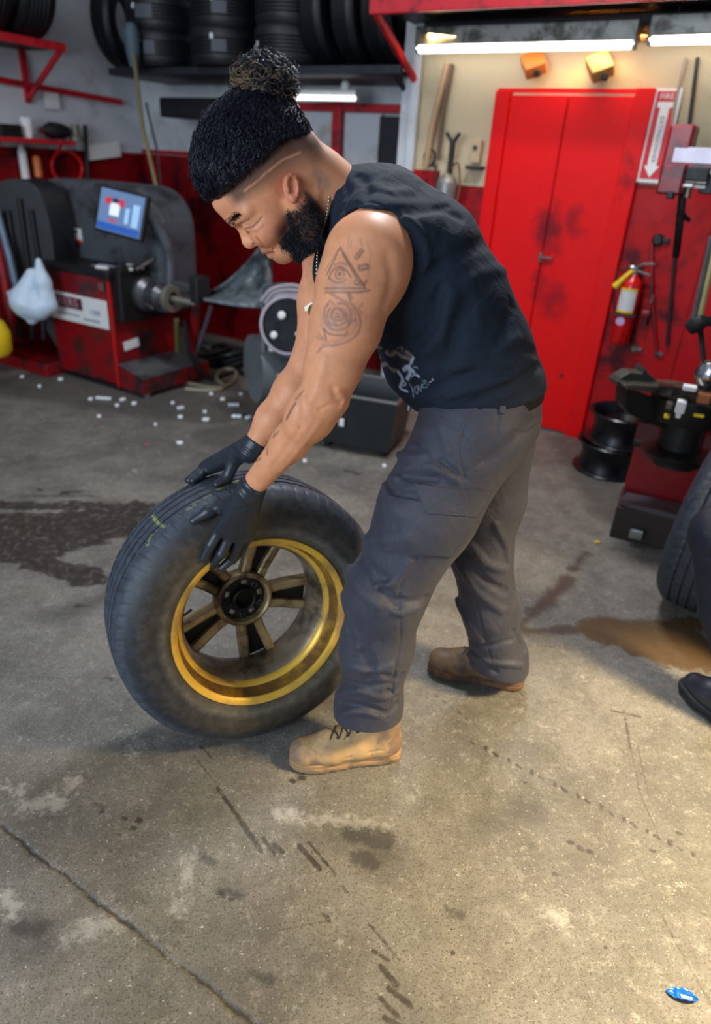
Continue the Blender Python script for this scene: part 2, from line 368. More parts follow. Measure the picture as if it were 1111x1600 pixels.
# ------------------------------------------------------------------ floor: two slabs and a broken joint
JA = gnd(0, 1290); JB = gnd(400, 1600); JD = unit(JB-JA); JQ = A(-JD[1], JD[0], 0)
STAINS = {}
def stains():
    G = gnd; S_ = STAINS
    S_['wet'] = [(G(-260, 845), G(60, 838), .22), (G(60, 835), G(200, 812), .18), (G(-60, 790), G(262, 792), .04), (G(60, 880), G(140, 900), .07)]
    S_['rust'] = [(G(805, 985), G(890, 905), .03), (G(820, 985), G(895, 985), .028), (G(895, 890), G(915, 865), .014)]
    S_['oil'] = [(G(940, 985), G(1080, 1010), .09), (G(1000, 1010), G(1090, 1030), .08), (G(980, 985), G(1110, 975), .05)]
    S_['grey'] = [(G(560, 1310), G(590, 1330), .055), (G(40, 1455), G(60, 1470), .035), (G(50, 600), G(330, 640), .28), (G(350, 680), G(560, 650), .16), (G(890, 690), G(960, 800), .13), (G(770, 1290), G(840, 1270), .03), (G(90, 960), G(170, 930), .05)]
    S_['spot'] = [(G(550, 1300), G(600, 1310), .030), (G(560, 1340), G(580, 1350), .02), (G(30, 1450), G(65, 1450), .018), (G(345, 1390), G(375, 1400), .012), (G(300, 1330), G(330, 1345), .010), (G(390, 1520), G(420, 1530), .01), (G(35, 775), G(150, 775), .01), (G(100, 770), G(125, 768), .015), (G(540, 735), G(560, 740), .02), (G(120, 945), G(150, 950), .006), (G(160, 1060), G(175, 1062), .004), (G(700, 1420), G(720, 1430), .008), (G(150, 1255), G(160, 1262), .004)]
    D = [(G(*a), G(*b), r) for a, b, r in [((303, 1180), (345, 1235), .0022), ((340, 1232), (378, 1285), .0055), ((376, 1283), (408, 1330), .0068), ((312, 1165), (332, 1185), .0034), ((412, 1310), (430, 1335), .005), ((428, 1320), (442, 1332), .0065), ((468, 1322), (500, 1358), .007), ((482, 1316), (524, 1366), .0036), ((535, 1385), (545, 1398), .0028), ((505, 1428), (515, 1438), .004),
        ((578, 1445), (625, 1502), .0030), ((582, 1485), (606, 1500), .004), ((594, 1510), (620, 1540), .0065), ((608, 1545), (640, 1570), .0065), ((595, 1560), (622, 1590), .005), ((600, 1590), (640, 1610), .006)]]
    D += [(G(x, y), G(x+3, y+1), r) for x, y, r in [(208, 1294, .007), (216, 1281, .008), (193, 1278, .006), (157, 1268, .005), (185, 1304, .003), (170, 1329, .003), (890, 1316, .007), (905, 1325, .008), (920, 1330, .007), (866, 1365, .006), (818, 1222, .005), (1060, 1302, .006), (1018, 1329, .006), (1098, 1428, .004), (620, 1275, .003), (345, 1395, .005), (360, 1405, .006), (705, 1488, .005), (470, 1215, .009), (455, 1220, .007), (120, 948, .006), (150, 890, .005), (100, 770, .02), (60, 765, .015), (945, 1480, .003), (850, 1390, .003)]]
    D += [(G(735+18*k+6*(k % 2), 1158+9.2*k), G(741+18*k, 1163+9.2*k), .0036+.0012*(k % 3)) for k in range(20)]
    D += [(G(680+12*k, 1086+9*k), G(684+12*k, 1089+9*k), .003) for k in range(6)]
    S_['mark'] = D
    S_['line'] = [(G(*a), G(*b), r) for a, b, r in [((985, 1165), (1000, 1240), .002), ((996, 1165), (1014, 1245), .002), ((1000, 1240), (1035, 1320), .002), ((975, 1110), (985, 1170), .004), ((1015, 1395), (1060, 1480), .002), ((1060, 1480), (1111, 1570), .002), ((640, 1015), (720, 1055), .001), ((430, 1455), (530, 1435), .001), ((850, 880), (890, 905), .002), ((955, 1110), (1000, 1120), .005)]]
    S_['scrape'] = [(G(*a), G(*b), r) for a, b, r in [((118, 1455), (180, 1440), .020), ((215, 1160), (200, 1190), .003), ((0, 1230), (40, 1235), .006), ((430, 1270), (600, 1290), .010), ((5, 1400), (20, 1420), .016), ((640, 1245), (655, 1240), .006), ((860, 1430), (880, 1440), .012), ((120, 1215), (90, 1260), .012), ((90, 1250), (40, 1260), .02), ((300, 1330), (280, 1420), .01)]]
stains()
def floor_material():
    t = NT('stained_concrete'); geo = t.n('ShaderNodeNewGeometry').outputs['Position']
    N = lambda s, d=5, r=.6, dist=0.: t.noise(s, d, r, geo, dist)
    at_ = lambda n: t.n('ShaderNodeAttribute', attribute_name=n).outputs['Fac']
    n7, n30, n60 = N(7, 5, .65, .6), N(30, 5, .7, .4), N(70, 4, .7)
    def mask(nm, soft, a7=0., a30=0., a60=0.):
        d = at_(nm)
        for n_, a_ in ((n7, a7), (n30, a30), (n60, a60)):
            if a_: d = t.math('MULTIPLY_ADD', n_, a_, t.math('SUBTRACT', d, a_*.5))
        return t.ramp(d, soft, -soft, 0., 1.)
    base = t.mix(t.ramp(N(1.3), .35, .65), c4(srgb(100, 97, 92)), c4(srgb(132, 127, 117)))
    base = t.mix(t.ramp(N(2.6, 6, .68, .3), .50, .68, 0, .5), base, c4(srgb(74, 70, 64)))
    base = t.mix(t.ramp(N(5.5, 6, .7, .5), .42, .62), base, t.mix(1., base, (.76, .75, .74, 1), blend='MULTIPLY'))
    base = t.mix(t.ramp(N(26, 8, .78, .3), .52, .72), base, t.mix(.35, base, c4(srgb(200, 194, 182))))
    base = t.mix(t.ramp(N(60, 6, .75, .8), .54, .70, 0, .55), base, c4(srgb(92, 86, 76)))
    base = t.mix(t.ramp(N(170, 3, .75), .53, .63, 0, .8), base, c4(srgb(60, 56, 50)))
    base = t.mix(t.ramp(N(120, 3, .7, .3), .31, .36, .6, 0), base, c4(srgb(208, 204, 192)))
    base = t.mix(t.ramp(N(330, 2, .7), .56, .70, 0, .55), base, c4(srgb(56, 52, 46)))
    base = t.mix(t.ramp(N(9, 8, .82, .4), .60, .68, 0, .45), base, c4(srgb(192, 188, 180)))
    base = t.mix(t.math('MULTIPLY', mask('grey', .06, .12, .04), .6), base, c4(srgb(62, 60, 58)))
    base = t.mix(t.ramp(N(48, 7, .8, .2), .53, .62, 0, .5), base, c4(srgb(84, 80, 72)))
    base = t.mix(t.ramp(N(85, 5, .8, .2), .60, .68, 0, .55), base, c4(srgb(188, 184, 174)))
    base = t.mix(t.math('MULTIPLY', mask('spot', .010, 0, .05, .03), .72), base, c4(srgb(54, 52, 50)))
    wet = t.math('MULTIPLY', mask('wet', .012, .20, .07, .02), t.ramp(n30, .36, .52, .62, 1.)); base = t.mix(t.math('MULTIPLY', wet, .9), base, c4(srgb(44, 38, 33)))
    base = t.mix(t.math('MULTIPLY', mask('rust', .02, .12, .04), .85), base, c4(srgb(66, 48, 38)))
    oil = t.math('MULTIPLY', mask('oil', .014, .16, .07, .02), t.ramp(n60, .30, .46, .72, 1.)); base = t.mix(t.math('MULTIPLY', oil, .88), base, c4(srgb(86, 64, 38)))
    mk = t.math('MULTIPLY', mask('mark', .0028, 0, .007, .013), t.ramp(N(38, 5, .75), .34, .50, .5, 1.)); base = t.mix(t.math('MULTIPLY', mk, .86), base, c4(srgb(54, 48, 42)))
    base = t.mix(t.math('MULTIPLY', mask('line', .0025, 0, .006, .010), t.ramp(n30, .35, .5, .2, .75)), base, c4(srgb(58, 50, 42)))
    base = t.mix(t.math('MULTIPLY', mask('scrape', .02, 0, .12, .08), .32), base, c4(srgb(200, 196, 188)))
    base = t.mix(t.math('MULTIPLY', mask('joint', .004, 0, .008, .008), .85), base, c4(srgb(44, 41, 38)))
    t.l(base, t.b.inputs['Base Color'])
    r = t.ramp(N(12, 5, .6), .3, .7, .50, .78, False); r = t.mix(wet, r, .30, 'FLOAT'); r = t.mix(oil, r, .35, 'FLOAT'); r = t.mix(t.math('MULTIPLY', mk, .6), r, .35, 'FLOAT'); t.l(r, t.b.inputs['Roughness'])
    t.b.inputs['Specular IOR Level'].default_value = .4
    b1 = t.n('ShaderNodeBump', i_Strength=.35, i_Distance=.004, i_Height=N(90, 6, .7)); b2 = t.n('ShaderNodeBump', i_Strength=.3, i_Distance=.02, i_Height=N(9, 5, .6)); t.l(b1.outputs[0], b2.inputs['Normal']); t.l(b2.outputs[0], t.b.inputs['Normal'])
    return t.m
ax = lambda *p: np.unique(np.concatenate([np.arange(a, b, s) for a, b, s in p]).round(4))
gx = ax((-6, -3.4, .4), (-3.4, -1.05, .02), (-1.05, 1.25, .0045), (1.25, 2.4, .02), (2.4, 6.1, .4)); gy = ax((-4, .5, .5), (.5, 2.1, .0045), (2.1, 5.6, .018), (5.6, 9.1, .3))
GX, GY = np.meshgrid(gx, gy, indexing='ij'); P2 = np.stack([GX.ravel(), GY.ravel(), np.zeros(GX.size)], 1).astype(np.float32)
ATT = {}
for nm, segs in STAINS.items():
    d = np.full(len(P2), 1., np.float32)
    for a_, b_, r in segs:
        a_ = np.array([a_[0], a_[1], 0], np.float32); b_ = np.array([b_[0], b_[1], 0], np.float32); R_ = np.linalg.norm(b_-a_)/2+r+.35; c_ = (a_+b_)/2
        k = np.flatnonzero((np.abs(P2[:, 0]-c_[0]) < R_) & (np.abs(P2[:, 1]-c_[1]) < R_)); d[k] = np.minimum(d[k], segdist(P2[k], [(a_, b_+1e-5)])-r)
    ATT[nm] = d
uu = (P2-JA.astype(np.float32))@JD; qq = (P2-JA.astype(np.float32))@JQ-(.0022*np.sin(uu*31)+.0012*np.sin(uu*83+1)+.001*np.sin(uu*190)); wj = .0038*(1+.45*np.sin(uu*19)+.3*np.sin(uu*61))
ATT['joint'] = (np.abs(qq)-wj*.8).astype(np.float32); P2[:, 2] = -.006*np.exp(-(qq/np.maximum(wj, .003))**2)
n_y = len(gy); ii = (np.arange(len(gx)-1)[:, None]*n_y+np.arange(n_y-1)[None]).ravel(); Qf = np.stack([ii, ii+n_y, ii+n_y+1, ii+1], 1)
me = npmesh(P2, Qf)
for nm, d in ATT.items(): a_ = me.attributes.new(nm, 'FLOAT', 'POINT'); a_.data.foreach_set('value', d)
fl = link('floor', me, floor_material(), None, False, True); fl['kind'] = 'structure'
# ------------------------------------------------------------------ walls
M_CREAM = mat('wall_cream', srgb(204, 184, 150), .7, var=.12, scale=3, dirt=srgb(176, 160, 130), dirt_amt=.35, dscale=2.2, bump=.15, bscale=60)
M_WHITE = mat('wall_white', srgb(206, 208, 212), .7, var=.12, scale=3, dirt=srgb(166, 160, 148), dirt_amt=.3, dscale=2.5, bump=.15, bscale=60)
M_RED = mat('wall_red', srgb(186, 2, 12), .5, spec=.25, var=.25, scale=4, dirt=srgb(70, 6, 14), dirt_amt=.45, dscale=3, bump=.12, bscale=50)
M_RDOOR = mat('door_red', srgb(226, 2, 4), .5, spec=.2, var=.10, scale=5, dirt=srgb(150, 4, 14), dirt_amt=.15, dscale=3.2, bump=.1, bscale=40)
M_BLK = mat('black_paint', srgb(22, 22, 25), .5, var=.4, scale=20); M_GREY = mat('grey_paint', srgb(96, 98, 100), .5, var=.35, scale=10, dirt=srgb(50, 48, 46), dirt_amt=.5)
M_RM = mat('machine_red', srgb(150, 10, 20), .35, var=.4, scale=6, dirt=srgb(46, 30, 30), dirt_amt=.55, dscale=5)
M_RSH = mat('shelf_red', srgb(200, 22, 36), .45, var=.25, scale=12, dirt=srgb(90, 10, 20), dirt_amt=.4, dscale=8)
SPLIT = 1.462; M_RED2 = mat('wall_red_shaded', srgb(140, 2, 12), .5, spec=.25, var=.25, scale=4, dirt=srgb(60, 4, 12), dirt_amt=.5, dscale=3)  # the wall red darkened: dimmer light of back and left walls in the colour
mb = MB(); mb.box(W(1.615, (SPLIT+3.4)/2, -.06), (5.77, .12, 3.4-SPLIT), RW); struct(mb, 'wall_right', M_CREAM)
mb = MB(); mb.box(W(-.99, SPLIT/2, -.05), (.53, .12, SPLIT), RW); mb.box(W(2.31, SPLIT/2, -.05), (4.38, .12, SPLIT), RW); struct(mb, 'wall_right_dado', M_RED)
mb = MB(); mb.box(W(-1.30, 1.7, -.24), (.10, .5, 3.4), RW); struct(mb, 'wall_right_return', M_WHITE)
mb = MB(); mb.box(W((CS-1.25)/2, (SPLIT+3.4)/2-.01, CO-.06), (CS*-1-1.25, .12, 3.4-SPLIT+.02), RW); struct(mb, 'wall_back', M_WHITE)
mb = MB(); mb.box(W((CS-1.25)/2, (SPLIT-.02)/2, CO-.05), (CS*-1-1.25, .12, SPLIT-.02), RW); struct(mb, 'wall_back_dado', M_RED2)
mb = MB(); mb.box(WL(1.55, (SPLIT+3.4)/2-.01, -.06), (3.3, .12, 3.4-SPLIT+.02), RL); struct(mb, 'wall_left', M_WHITE)
mb = MB(); mb.box(WL(1.55, (SPLIT-.02)/2, -.05), (3.3, .12, SPLIT-.02), RL); struct(mb, 'wall_left_dado', M_RED2)
mb = MB(); mb.box((0, 3.2, 3.45), (10, 8.5, .1)); struct(mb, 'ceiling', M_WHITE)
mb = MB()
for (x0, y0), (x1, y1) in (((850, 668), (905, 682)),): pass
# double door, its grime baked around the handle as a real smudge
dz = 1.885
mb = MB(); mb.box(W(-.685, dz/2, .02), (.085, .06, dz), RW, .004); mb.box(W(.085, dz/2+.008, .02), (.10, .06, dz+.016), RW, .004); mb.box(W(-.3, dz+.006, -.02), (.86, .05, .02), RW); fr = struct(mb, 'trim_1', M_RDOOR)
def leaf_material():
    t = NT('door_leaf_red'); geo = t.n('ShaderNodeNewGeometry').outputs['Position']; t.b.inputs['Roughness'].default_value = .5; t.b.inputs['Specular IOR Level'].default_value = .2
    base = t.mix(t.noise(5, 5, .6, geo), c4(srgb(214, 2, 4)), c4(srgb(232, 2, 4)))
    nz = t.n('ShaderNodeTexNoise', i_Scale=9., i_Detail=5.); t.l(geo, nz.inputs['Vector']); pw = t.vm('ADD', geo, t.vm('SCALE', t.vm('SUBTRACT', nz.outputs['Color'], (.5, .5, .5)).outputs[0], sc=.22).outputs[0]).outputs[0]
    for (x, y), rr_, k_, cc_ in [((855, 360), (.11, .16), .85, srgb(96, 2, 22)), ((862, 470), (.09, .13), .6, srgb(110, 2, 24)), ((900, 350), (.07, .10), .6, srgb(110, 2, 24)), ((845, 440), (.03, .20), .45, srgb(90, 4, 20))]:
        p = onp(x, y, P0+NN*.03, NN); d = t.vm('SUBTRACT', pw, tuple(p)).outputs[0]; u_ = t.math('DIVIDE', t.vm('DOT_PRODUCT', d, tuple(AA)).outputs['Value'], rr_[0]); v_ = t.math('DIVIDE', t.vm('DOT_PRODUCT', d, (0, 0, 1)).outputs['Value'], rr_[1]); l_ = t.math('SQRT', t.math('ADD', t.math('MULTIPLY', u_, u_), t.math('MULTIPLY', v_, v_)))
        base = t.mix(t.math('MULTIPLY', t.ramp(l_, 1.2, .2), k_), base, c4(cc_))
    t.l(base, t.b.inputs['Base Color']); return t.m
M_LEAF = leaf_material()
d_ = tag(empty('door_1', W(-.30, 0, 0)), kind='structure')
for s0, s1 in ((-.640, -.315), (-.309, .034)):
    mb = MB(); mb.box(W((s0+s1)/2, .012+dz/2-.014, .012), (s1-s0, .04, dz-.034), RW, .003); lf = mb.build('door_leaf', None, d_)
    lf.data.materials.append(M_LEAF)
mb = MB(); sh = wp(853, 403, .05); mb.box(W(sh[0], sh[1], .05), (.085, .02, .014), RW, .004); mb.box(W(sh[0]-.035, sh[1], .04), (.022, .02, .05), RW, .003); mb.build('door_handle', mat('dull_steel', srgb(120, 96, 90), .4, .7), d_)
mb = MB(); k_ = wp(877, 586, .035); mb.lathe([(.001, 0), (.012, 0), (.010, .01), (.001, .012)], W(k_[0], k_[1], .032), np.stack([AA, ZZ, NN], 1), n=12); mb.build('bolt_hole_cap', M_BLK, d_)
for s_ in (.55, .9, 1.3, 1.6):
    mb = MB(); mb.box(W(s_, SPLIT/2, .014), (.010, .012, SPLIT), RW); o = mb.build('trim_2', M_RED); o['kind'] = 'structure'
mb = MB(); mb.box(W(CS+1.4, SPLIT, CO+.012), (2.8, .02, .03), RW); o = struct(mb, 'trim_3', M_RED)
mb = MB(); mb.box(W(-1.245, 2.4, .03), (.05, .03, 1.9), RW); o = struct(mb, 'trim_4', M_WHITE)
# ------------------------------------------------------------------ the rolled wheel
WC = A(-.223, 1.455, .3975); WN = unit((.471, -.872, .137)); _u = unit(np.cross(WN, (0, 0, 1))); WX = -_u; WY = np.cross(_u, WN); WR = .376
WM = Matrix(((WX[0], WY[0], WN[0], WC[0]), (WX[1], WY[1], WN[1], WC[1]), (WX[2], WY[2], WN[2], WC[2]), (0, 0, 0, 1)))
WB = np.stack([WX, WY, WN], 1).astype(np.float32)
TY = Sdf()
def _ty(p):
    q = (p-WC.astype(np.float32))@WB; r = np.hypot(q[:, 0], q[:, 1]); a = np.abs(q[:, 2]+.118)-(.120-.045); b = np.abs(r-.305)-(.071-.045)
    return np.hypot(np.maximum(a, 0), np.maximum(b, 0))+np.minimum(np.maximum(a, b), 0)-.045
TY.fn(_ty)
def loc2w(p): return WC+WB.astype(float)@A(*p)
TYRE_BLACK = srgb(44, 49, 56)
def tyre_mesh(R=.376, W=.236, rb=.232, nseg=560, sip=70, grooves=(-.070, -.103, -.136, -.169), gw=.0095, gd=.0095):
    half = [(rb, -.020), (rb+.004, -.010), (rb+.012, -.004), (.262, .003), (.280, .0065), (.300, .0065), (.318, .003), (.332, -.003), (.344, -.011), (.350, -.0165), (.356, -.0215), (.362, -.027), (.367, -.033), (.3705, -.040), (.373, -.048)]
    half = [(r*R/.376 if r > .25 else r, z) for r, z in half]
    zs = [-.054]
    for g in grooves: zs += [g-(-1)*gw/2+.0015, g+gw/2, g+gw/2-.001, g-gw/2+.001, g-gw/2, g-gw/2-.0015]
    zs = sorted(set(round(z, 5) for z in zs+[-W+.054]+list(np.linspace(-.056, -W+.056, 36))), reverse=True)
    mid = []
    for z in zs:
        crown = R-.0035*((z+W/2)/(W/2-.05))**2
        if any(abs(z-g) < gw/2-.0004 for g in grooves): crown -= gd
        mid.append((crown, z))
    prof = half+mid+[(r, -W-z) for r, z in half[::-1]]
    prof = np.array(prof); m = len(prof); a = np.arange(nseg)*2*np.pi/nseg; rr = np.repeat(prof[None, :, 0], nseg, 0); zz = np.repeat(prof[None, :, 1], nseg, 0).copy()
    ph = (a[:, None]*sip/(2*np.pi)+(zz+.05)*9) % 1.0
    sh = ((zz < -.020) & (zz > -.066)) | ((zz > -W+.020) & (zz < -W+.066)); mm = sh & (ph < .13) & (rr > R-.024*R/.376)
    rr = rr-mm*.0030
    ph2 = (a[:, None]*sip*2/(2*np.pi)-(zz)*26) % 1.0; md = (zz < -.074) & (zz > -.099) & (ph2 < .16); rr = rr-md*.0014
    ph3 = (a[:, None]*sip*2/(2*np.pi)+(zz)*26) % 1.0; md = (zz < -.107) & (zz > -W+.068) & (ph3 < .12); rr = rr-md*.0004
    V = np.stack([rr*np.cos(a)[:, None], rr*np.sin(a)[:, None], zz], -1).reshape(-1, 3)
    i = np.arange(nseg)[:, None]*m; i2 = (np.arange(nseg)[:, None]+1) % nseg*m; j = np.arange(m-1)[None]
    Q = np.stack([i+j, i2+j, i2+j+1, i+j+1], -1).reshape(-1, 4)
    return V, Q
wheel = thing('car_wheel', 'black tyre on yellow-lipped alloy wheel, leaning and rolled along by the bending man', 'wheel', mw=WM)
V, Q = tyre_mesh(); me = npmesh(V, Q)
r = np.hypot(V[:, 0], V[:, 1]); C = np.tile(np.array(srgb(70, 76, 86)), (len(V), 1)); an = np.arctan2(V[:, 1], V[:, 0])
side = np.clip((V[:, 2]+.022)/.012, 0, 1)*np.clip((r-.232)/.004, 0, 1)
dust = side*np.clip(.55+.4*np.sin(r*260)*.5+.3*np.sin(an*2-2.2), 0, 1)*np.clip(1.25-(r-.25)/.09, .1, 1)
C = C*(1-.55*side[:, None]); C = C*(1-dust[:, None])+np.array(srgb(92, 80, 60))*dust[:, None]
ring = side*((np.abs(r-.3345) < .0022)|(np.abs(r-.262) < .002)); C = C*(1-.35*ring[:, None])+np.array(srgb(140, 134, 120))*.35*ring[:, None]
# yellow-green crayon marks on the tread
Vw = (V@WB.T.astype(float)+WC).astype(np.float32); CR = srgb(205, 218, 110)
paint(Vw, C, TY, [([(226, 869), (238, 866), (250, 855), (266, 843), (272, 829)], .0028, CR, .9), ([(216, 877), (219, 866), (226, 855)], .003, CR, .8), ([(228, 850), (234, 838), (241, 828)], .0034, CR, .6), ([(238, 806), (246, 817), (258, 824)], .0034, CR, .5), ([(286, 806), (291, 795), (304, 787), (315, 785)], .0034, CR, .5), ([(264, 843), (270, 833), (275, 826)], .0035, CR, .6), ([(268, 841), (275, 848)], .0025, CR, .5), ([(296, 803), (324, 787)], .0028, CR, .5), ([(340, 763), (375, 748)], .0034, CR, .6), ([(352, 768), (362, 764)], .003, CR, .6), ([(300, 786), (330, 771)], .0028, CR, .4)], 4)
setcol(me, C)
t = NT('tyre_rubber'); at_ = t.n('ShaderNodeAttribute', attribute_name='Col').outputs['Color']; nz = t.noise(40, 5, .65)
t.l(t.mix(t.ramp(nz, .35, .7), t.mix(1., at_, (.62, .62, .62, 1), blend='MULTIPLY'), at_), t.b.inputs['Base Color']); t.b.inputs['Specular IOR Level'].default_value = .35; t.l(t.ramp(nz, .3, .7, .46, .62), t.b.inputs['Roughness'])
t.bump(t.noise(160, 4, .6), .25, .001); M_RUB = t.m
o = link('tyre', me, M_RUB, wheel, False, True); me.set_sharp_from_angle(angle=math.radians(32))
# raised sidewall lettering arcs: short raised ribs at two places on the wall
M_WHY = mat('wheel_warm_lit', srgb(232, 184, 70), .36, .3, var=.2, scale=25, dirt=srgb(160, 128, 74), dirt_amt=.5, dscale=6, bump=.1)  # bronze wheel paint with the yellow of warm reflected light put into its colour
M_WHB = mat('wheel_seat_shade', srgb(128, 92, 52), .45, .4, var=.3, scale=20, dirt=srgb(170, 130, 40), dirt_amt=.5, dscale=12)  # brownish shadow of the recessed bead seat put into the colour
M_WHG = mat('wheel_barrel', srgb(158, 146, 126), .36, .55, var=.35, scale=10, dirt=srgb(70, 60, 44), dirt_amt=.6, dscale=7)
M_WHT = mat('wheel_tan', srgb(196, 170, 124), .38, .5, var=.3, scale=18, dirt=srgb(90, 70, 45), dirt_amt=.5, dscale=10)
M_DARK = mat('cast_dark', srgb(34, 30, 27), .5, .4, var=.4, scale=30)
M_STEEL = mat('bright_steel', srgb(225, 225, 228), .3, 1., var=.2, scale=30)
def ring(name, prof, m, n=120, par=None):
    mb = MB(); mb.lathe(prof, n=n, closed=True); return mb.build(name, m, par, True, False, 35)
ring('outer_lip', [(.240, -.012), (.2415, -.006), (.2395, -.002), (.2345, -.003), (.2235, -.011), (.2225, -.014), (.2225, -.020), (.234, -.020)], M_WHY, par=wheel)
ring('bead_seat', [(.2225, -.014), (.2215, -.026), (.214, -.046), (.212, -.052), (.216, -.052), (.2245, -.026), (.226, -.016)], M_WHB, par=wheel)
ring('inner_ridge', [(.2125, -.050), (.207, -.053), (.202, -.060), (.2005, -.068), (.204, -.068), (.214, -.056)], M_WHY, par=wheel)
ring('barrel', [(.2010, -.066), (.193, -.078), (.190, -.10), (.190, -.150), (.196, -.185), (.212, -.205), (.222, -.222), (.236, -.229), (.2405, -.232), (.2405, -.226), (.226, -.214), (.203, -.185), (.196, -.150), (.196, -.10), (.203, -.078)], M_WHG, par=wheel)
for kk in range(5):
    a0 = math.radians(-80+72*kk); mb = MB()
    for sgn in (-1, 1):
        for (r0, o0, r1, o1) in ((.066, .022, .118, .028), (.118, .028, .199, .040)):
            p = A(r0, sgn*o0); q = A(r1, sgn*o1); d = q-p; L = np.linalg.norm(d); d /= L; nn = A(-d[1], d[0]); w0, w1 = .0135, .0125
            z0, z1 = (-.166, -.170) if r0 < .1 else (-.170, -.164)
            sec = []
            for (c_, w_, zt) in ((p, w0, z0), (q, w1, z1)):
                sec += [(*(c_+nn*w_), zt-.004), (*(c_+nn*w_*.55), zt), (*(c_-nn*w_*.55), zt), (*(c_-nn*w_), zt-.004), (*(c_-nn*w_), zt-.034), (*(c_+nn*w_), zt-.034)]
            mb.add([(x*math.cos(a0)-y*math.sin(a0), x*math.sin(a0)+y*math.cos(a0), z) for x, y, z in sec], [tuple(range(6)), tuple(range(6, 12))]+[(i, (i+1) % 6, 6+(i+1) % 6, 6+i) for i in range(6)])
    sp = mb.build('spoke', M_WHT, wheel, False, False)
    mb = MB(); pl = [(.07, -.012), (.195, -.034), (.195, .034), (.07, .012)]
    mb.prism(pl, (0, 0, -.2), RZ(a0), .012); mb.build('spoke_pocket', M_DARK, sp, False, False)
hub = MB(); hub.lathe([(.082, -.200), (.084, -.172), (.081, -.160), (.074, -.156), (.068, -.160), (.066, -.176), (.066, -.200)], n=64, closed=True)
hubo = hub.build('hub', M_WHT, wheel, True, False, 35)
mb = MB(); mb.lathe([(.066, -.186), (.066, -.178), (.034, -.178), (.034, -.160), (.030, -.157), (.026, -.160), (.026, -.186)], n=48, closed=True); mb.lathe([(.001, -.19), (.027, -.19), (.027, -.186), (.001, -.186)], n=32, closed=True)
mb.build('hub_plate', M_DARK, hubo, True, False, 35)
for kk in range(10):
    a0 = math.radians(-80+36*kk+18); c = (.0495*math.cos(a0), .0495*math.sin(a0), 0)
    mb = MB()
    if kk % 2: mb.lathe([(.0085, -.180), (.0085, -.170), (.0065, -.167), (.0055, -.170), (.0055, -.178)], c, n=20, closed=True); mb.build('lug_seat', M_STEEL, hubo, True, False)
    else: mb.box((c[0], c[1], -.177), (.014, .017, .006), RZ(a0), .002); mb.build('hub_boss', mat('worn_alloy', srgb(150, 150, 152), .3, .8), hubo, True, False)
mb = MB(); mb.tube([(-.19, .04, -.075), (-.178, .042, -.082), (-.165, .044, -.09)], .0035, 8); mb.build('valve_stem', M_DARK, wheel, True, False)
mb = MB(); mb.box((.06, -.187, -.105), (.028, .004, .016), RZ(.3), .001); mb.build('balance_weight', M_STEEL, wheel, False, False)
# ------------------------------------------------------------------ the man
YC = 1.56
man = thing('person', 'bearded man with a topknot, sleeveless navy shirt and grey trousers, bending over the wheel', 'person', (.30, 1.53, 0))
# head frame
HO = at(455, 292, 1.50); _yaw = math.radians(8)
HF = A(-math.cos(_yaw)*.707, -math.sin(_yaw)*.707, -.707); HF = unit(HF); HS = unit(A(math.sin(_yaw), -math.cos(_yaw), 0)); HU = unit(np.cross(HS, HF))
if HU[2] < 0: HU = -HU
HAX = np.stack([HF, HU, HS], 1)
hp = lambda f, h, s=0.: HO+HF*f+HU*h+HS*s
B = Sdf()
# torso inside the clothes
def ty(p): return p
sqy = ((0, 1, 0), 1.15)
B.chain([at(745, 650, YC), at(700, 540, YC), at(650, 430, YC), at(590, 350, YC)], [.108, .108, .118, .09], k=.03, sq=sqy)
# neck
B.cap(at(566, 345, 1.56), at(497, 292, 1.54), .078, .062, .03)
B.cap(at(497, 292, 1.54), hp(-.015, .0), .062, .058, .03); B.cap(at(528, 322, 1.56), hp(-.050, .030), .056, .046, .03)
# cranium, face
B.ell(hp(.018, .066), (.113, .094, .078), HAX, .02)
B.ell(hp(.068, .020), (.062, .084, .062), HAX, .02)
B.cap(hp(.108, .068, .022), hp(.108, .068, -.022), .030, .030, .02)
B.cap(hp(.115, .038, .020), hp(.115, .038, -.020), .0225, .0225, .015)      # brow
for s in (-1, 1):
    B.cap(hp(.115, .033, s*.022), hp(.090, .030, s*.055), .016, .012, .012)
    B.ell(hp(.094, -.020, s*.037), (.030, .028, .024), HAX, .02)           # cheek
    B.cap(hp(.012, -.030, s*.060), hp(.030, -.076, s*.048), .020, .022, .02)  # jaw
    B.cap(hp(.030, -.076, s*.048), hp(.088, -.080, s*.016), .022, .018, .02)
    B.ell(hp(.131, .010, s*.033), (.016, .013, .018), HAX, .012, 's')      # socket
    B.ell(hp(.1075, .008, s*.032), (.0155, .0135, .016), HAX, .004)        # lid over the eyeball
    B.cap(hp(.1225, .0015, s*.022), hp(.1140, .0005, s*.046), .0022, .0022, .003)  # lash line
B.cap(hp(.092, -.035), hp(.099, -.066), .034, .024, .02)                   # muzzle
B.cap(hp(.1225, .020), hp(.135, -.010), .0085, .0110, .009)                 # nose bridge
B.ell(hp(.1345, -.0165), .0128, None, .007)
for s in (-1, 1):
    B.ell(hp(.1225, -.0220, s*.0135), (.012, .0085, .0085), HAX, .005)
    B.ell(hp(.1265, -.0300, s*.0070), (.0055, .0045, .0042), HAX, .002, 's')
B.cap(hp(.1175, -.036), hp(.1205, -.045), .007, .007, .006)
B.chain([hp(.107, -.053, .025), hp(.1215, -.047, .010), hp(.1235, -.0485), hp(.1215, -.047, -.010), hp(.107, -.053, -.025)], [.0045, .0075, .0075, .0075, .0045], .003)
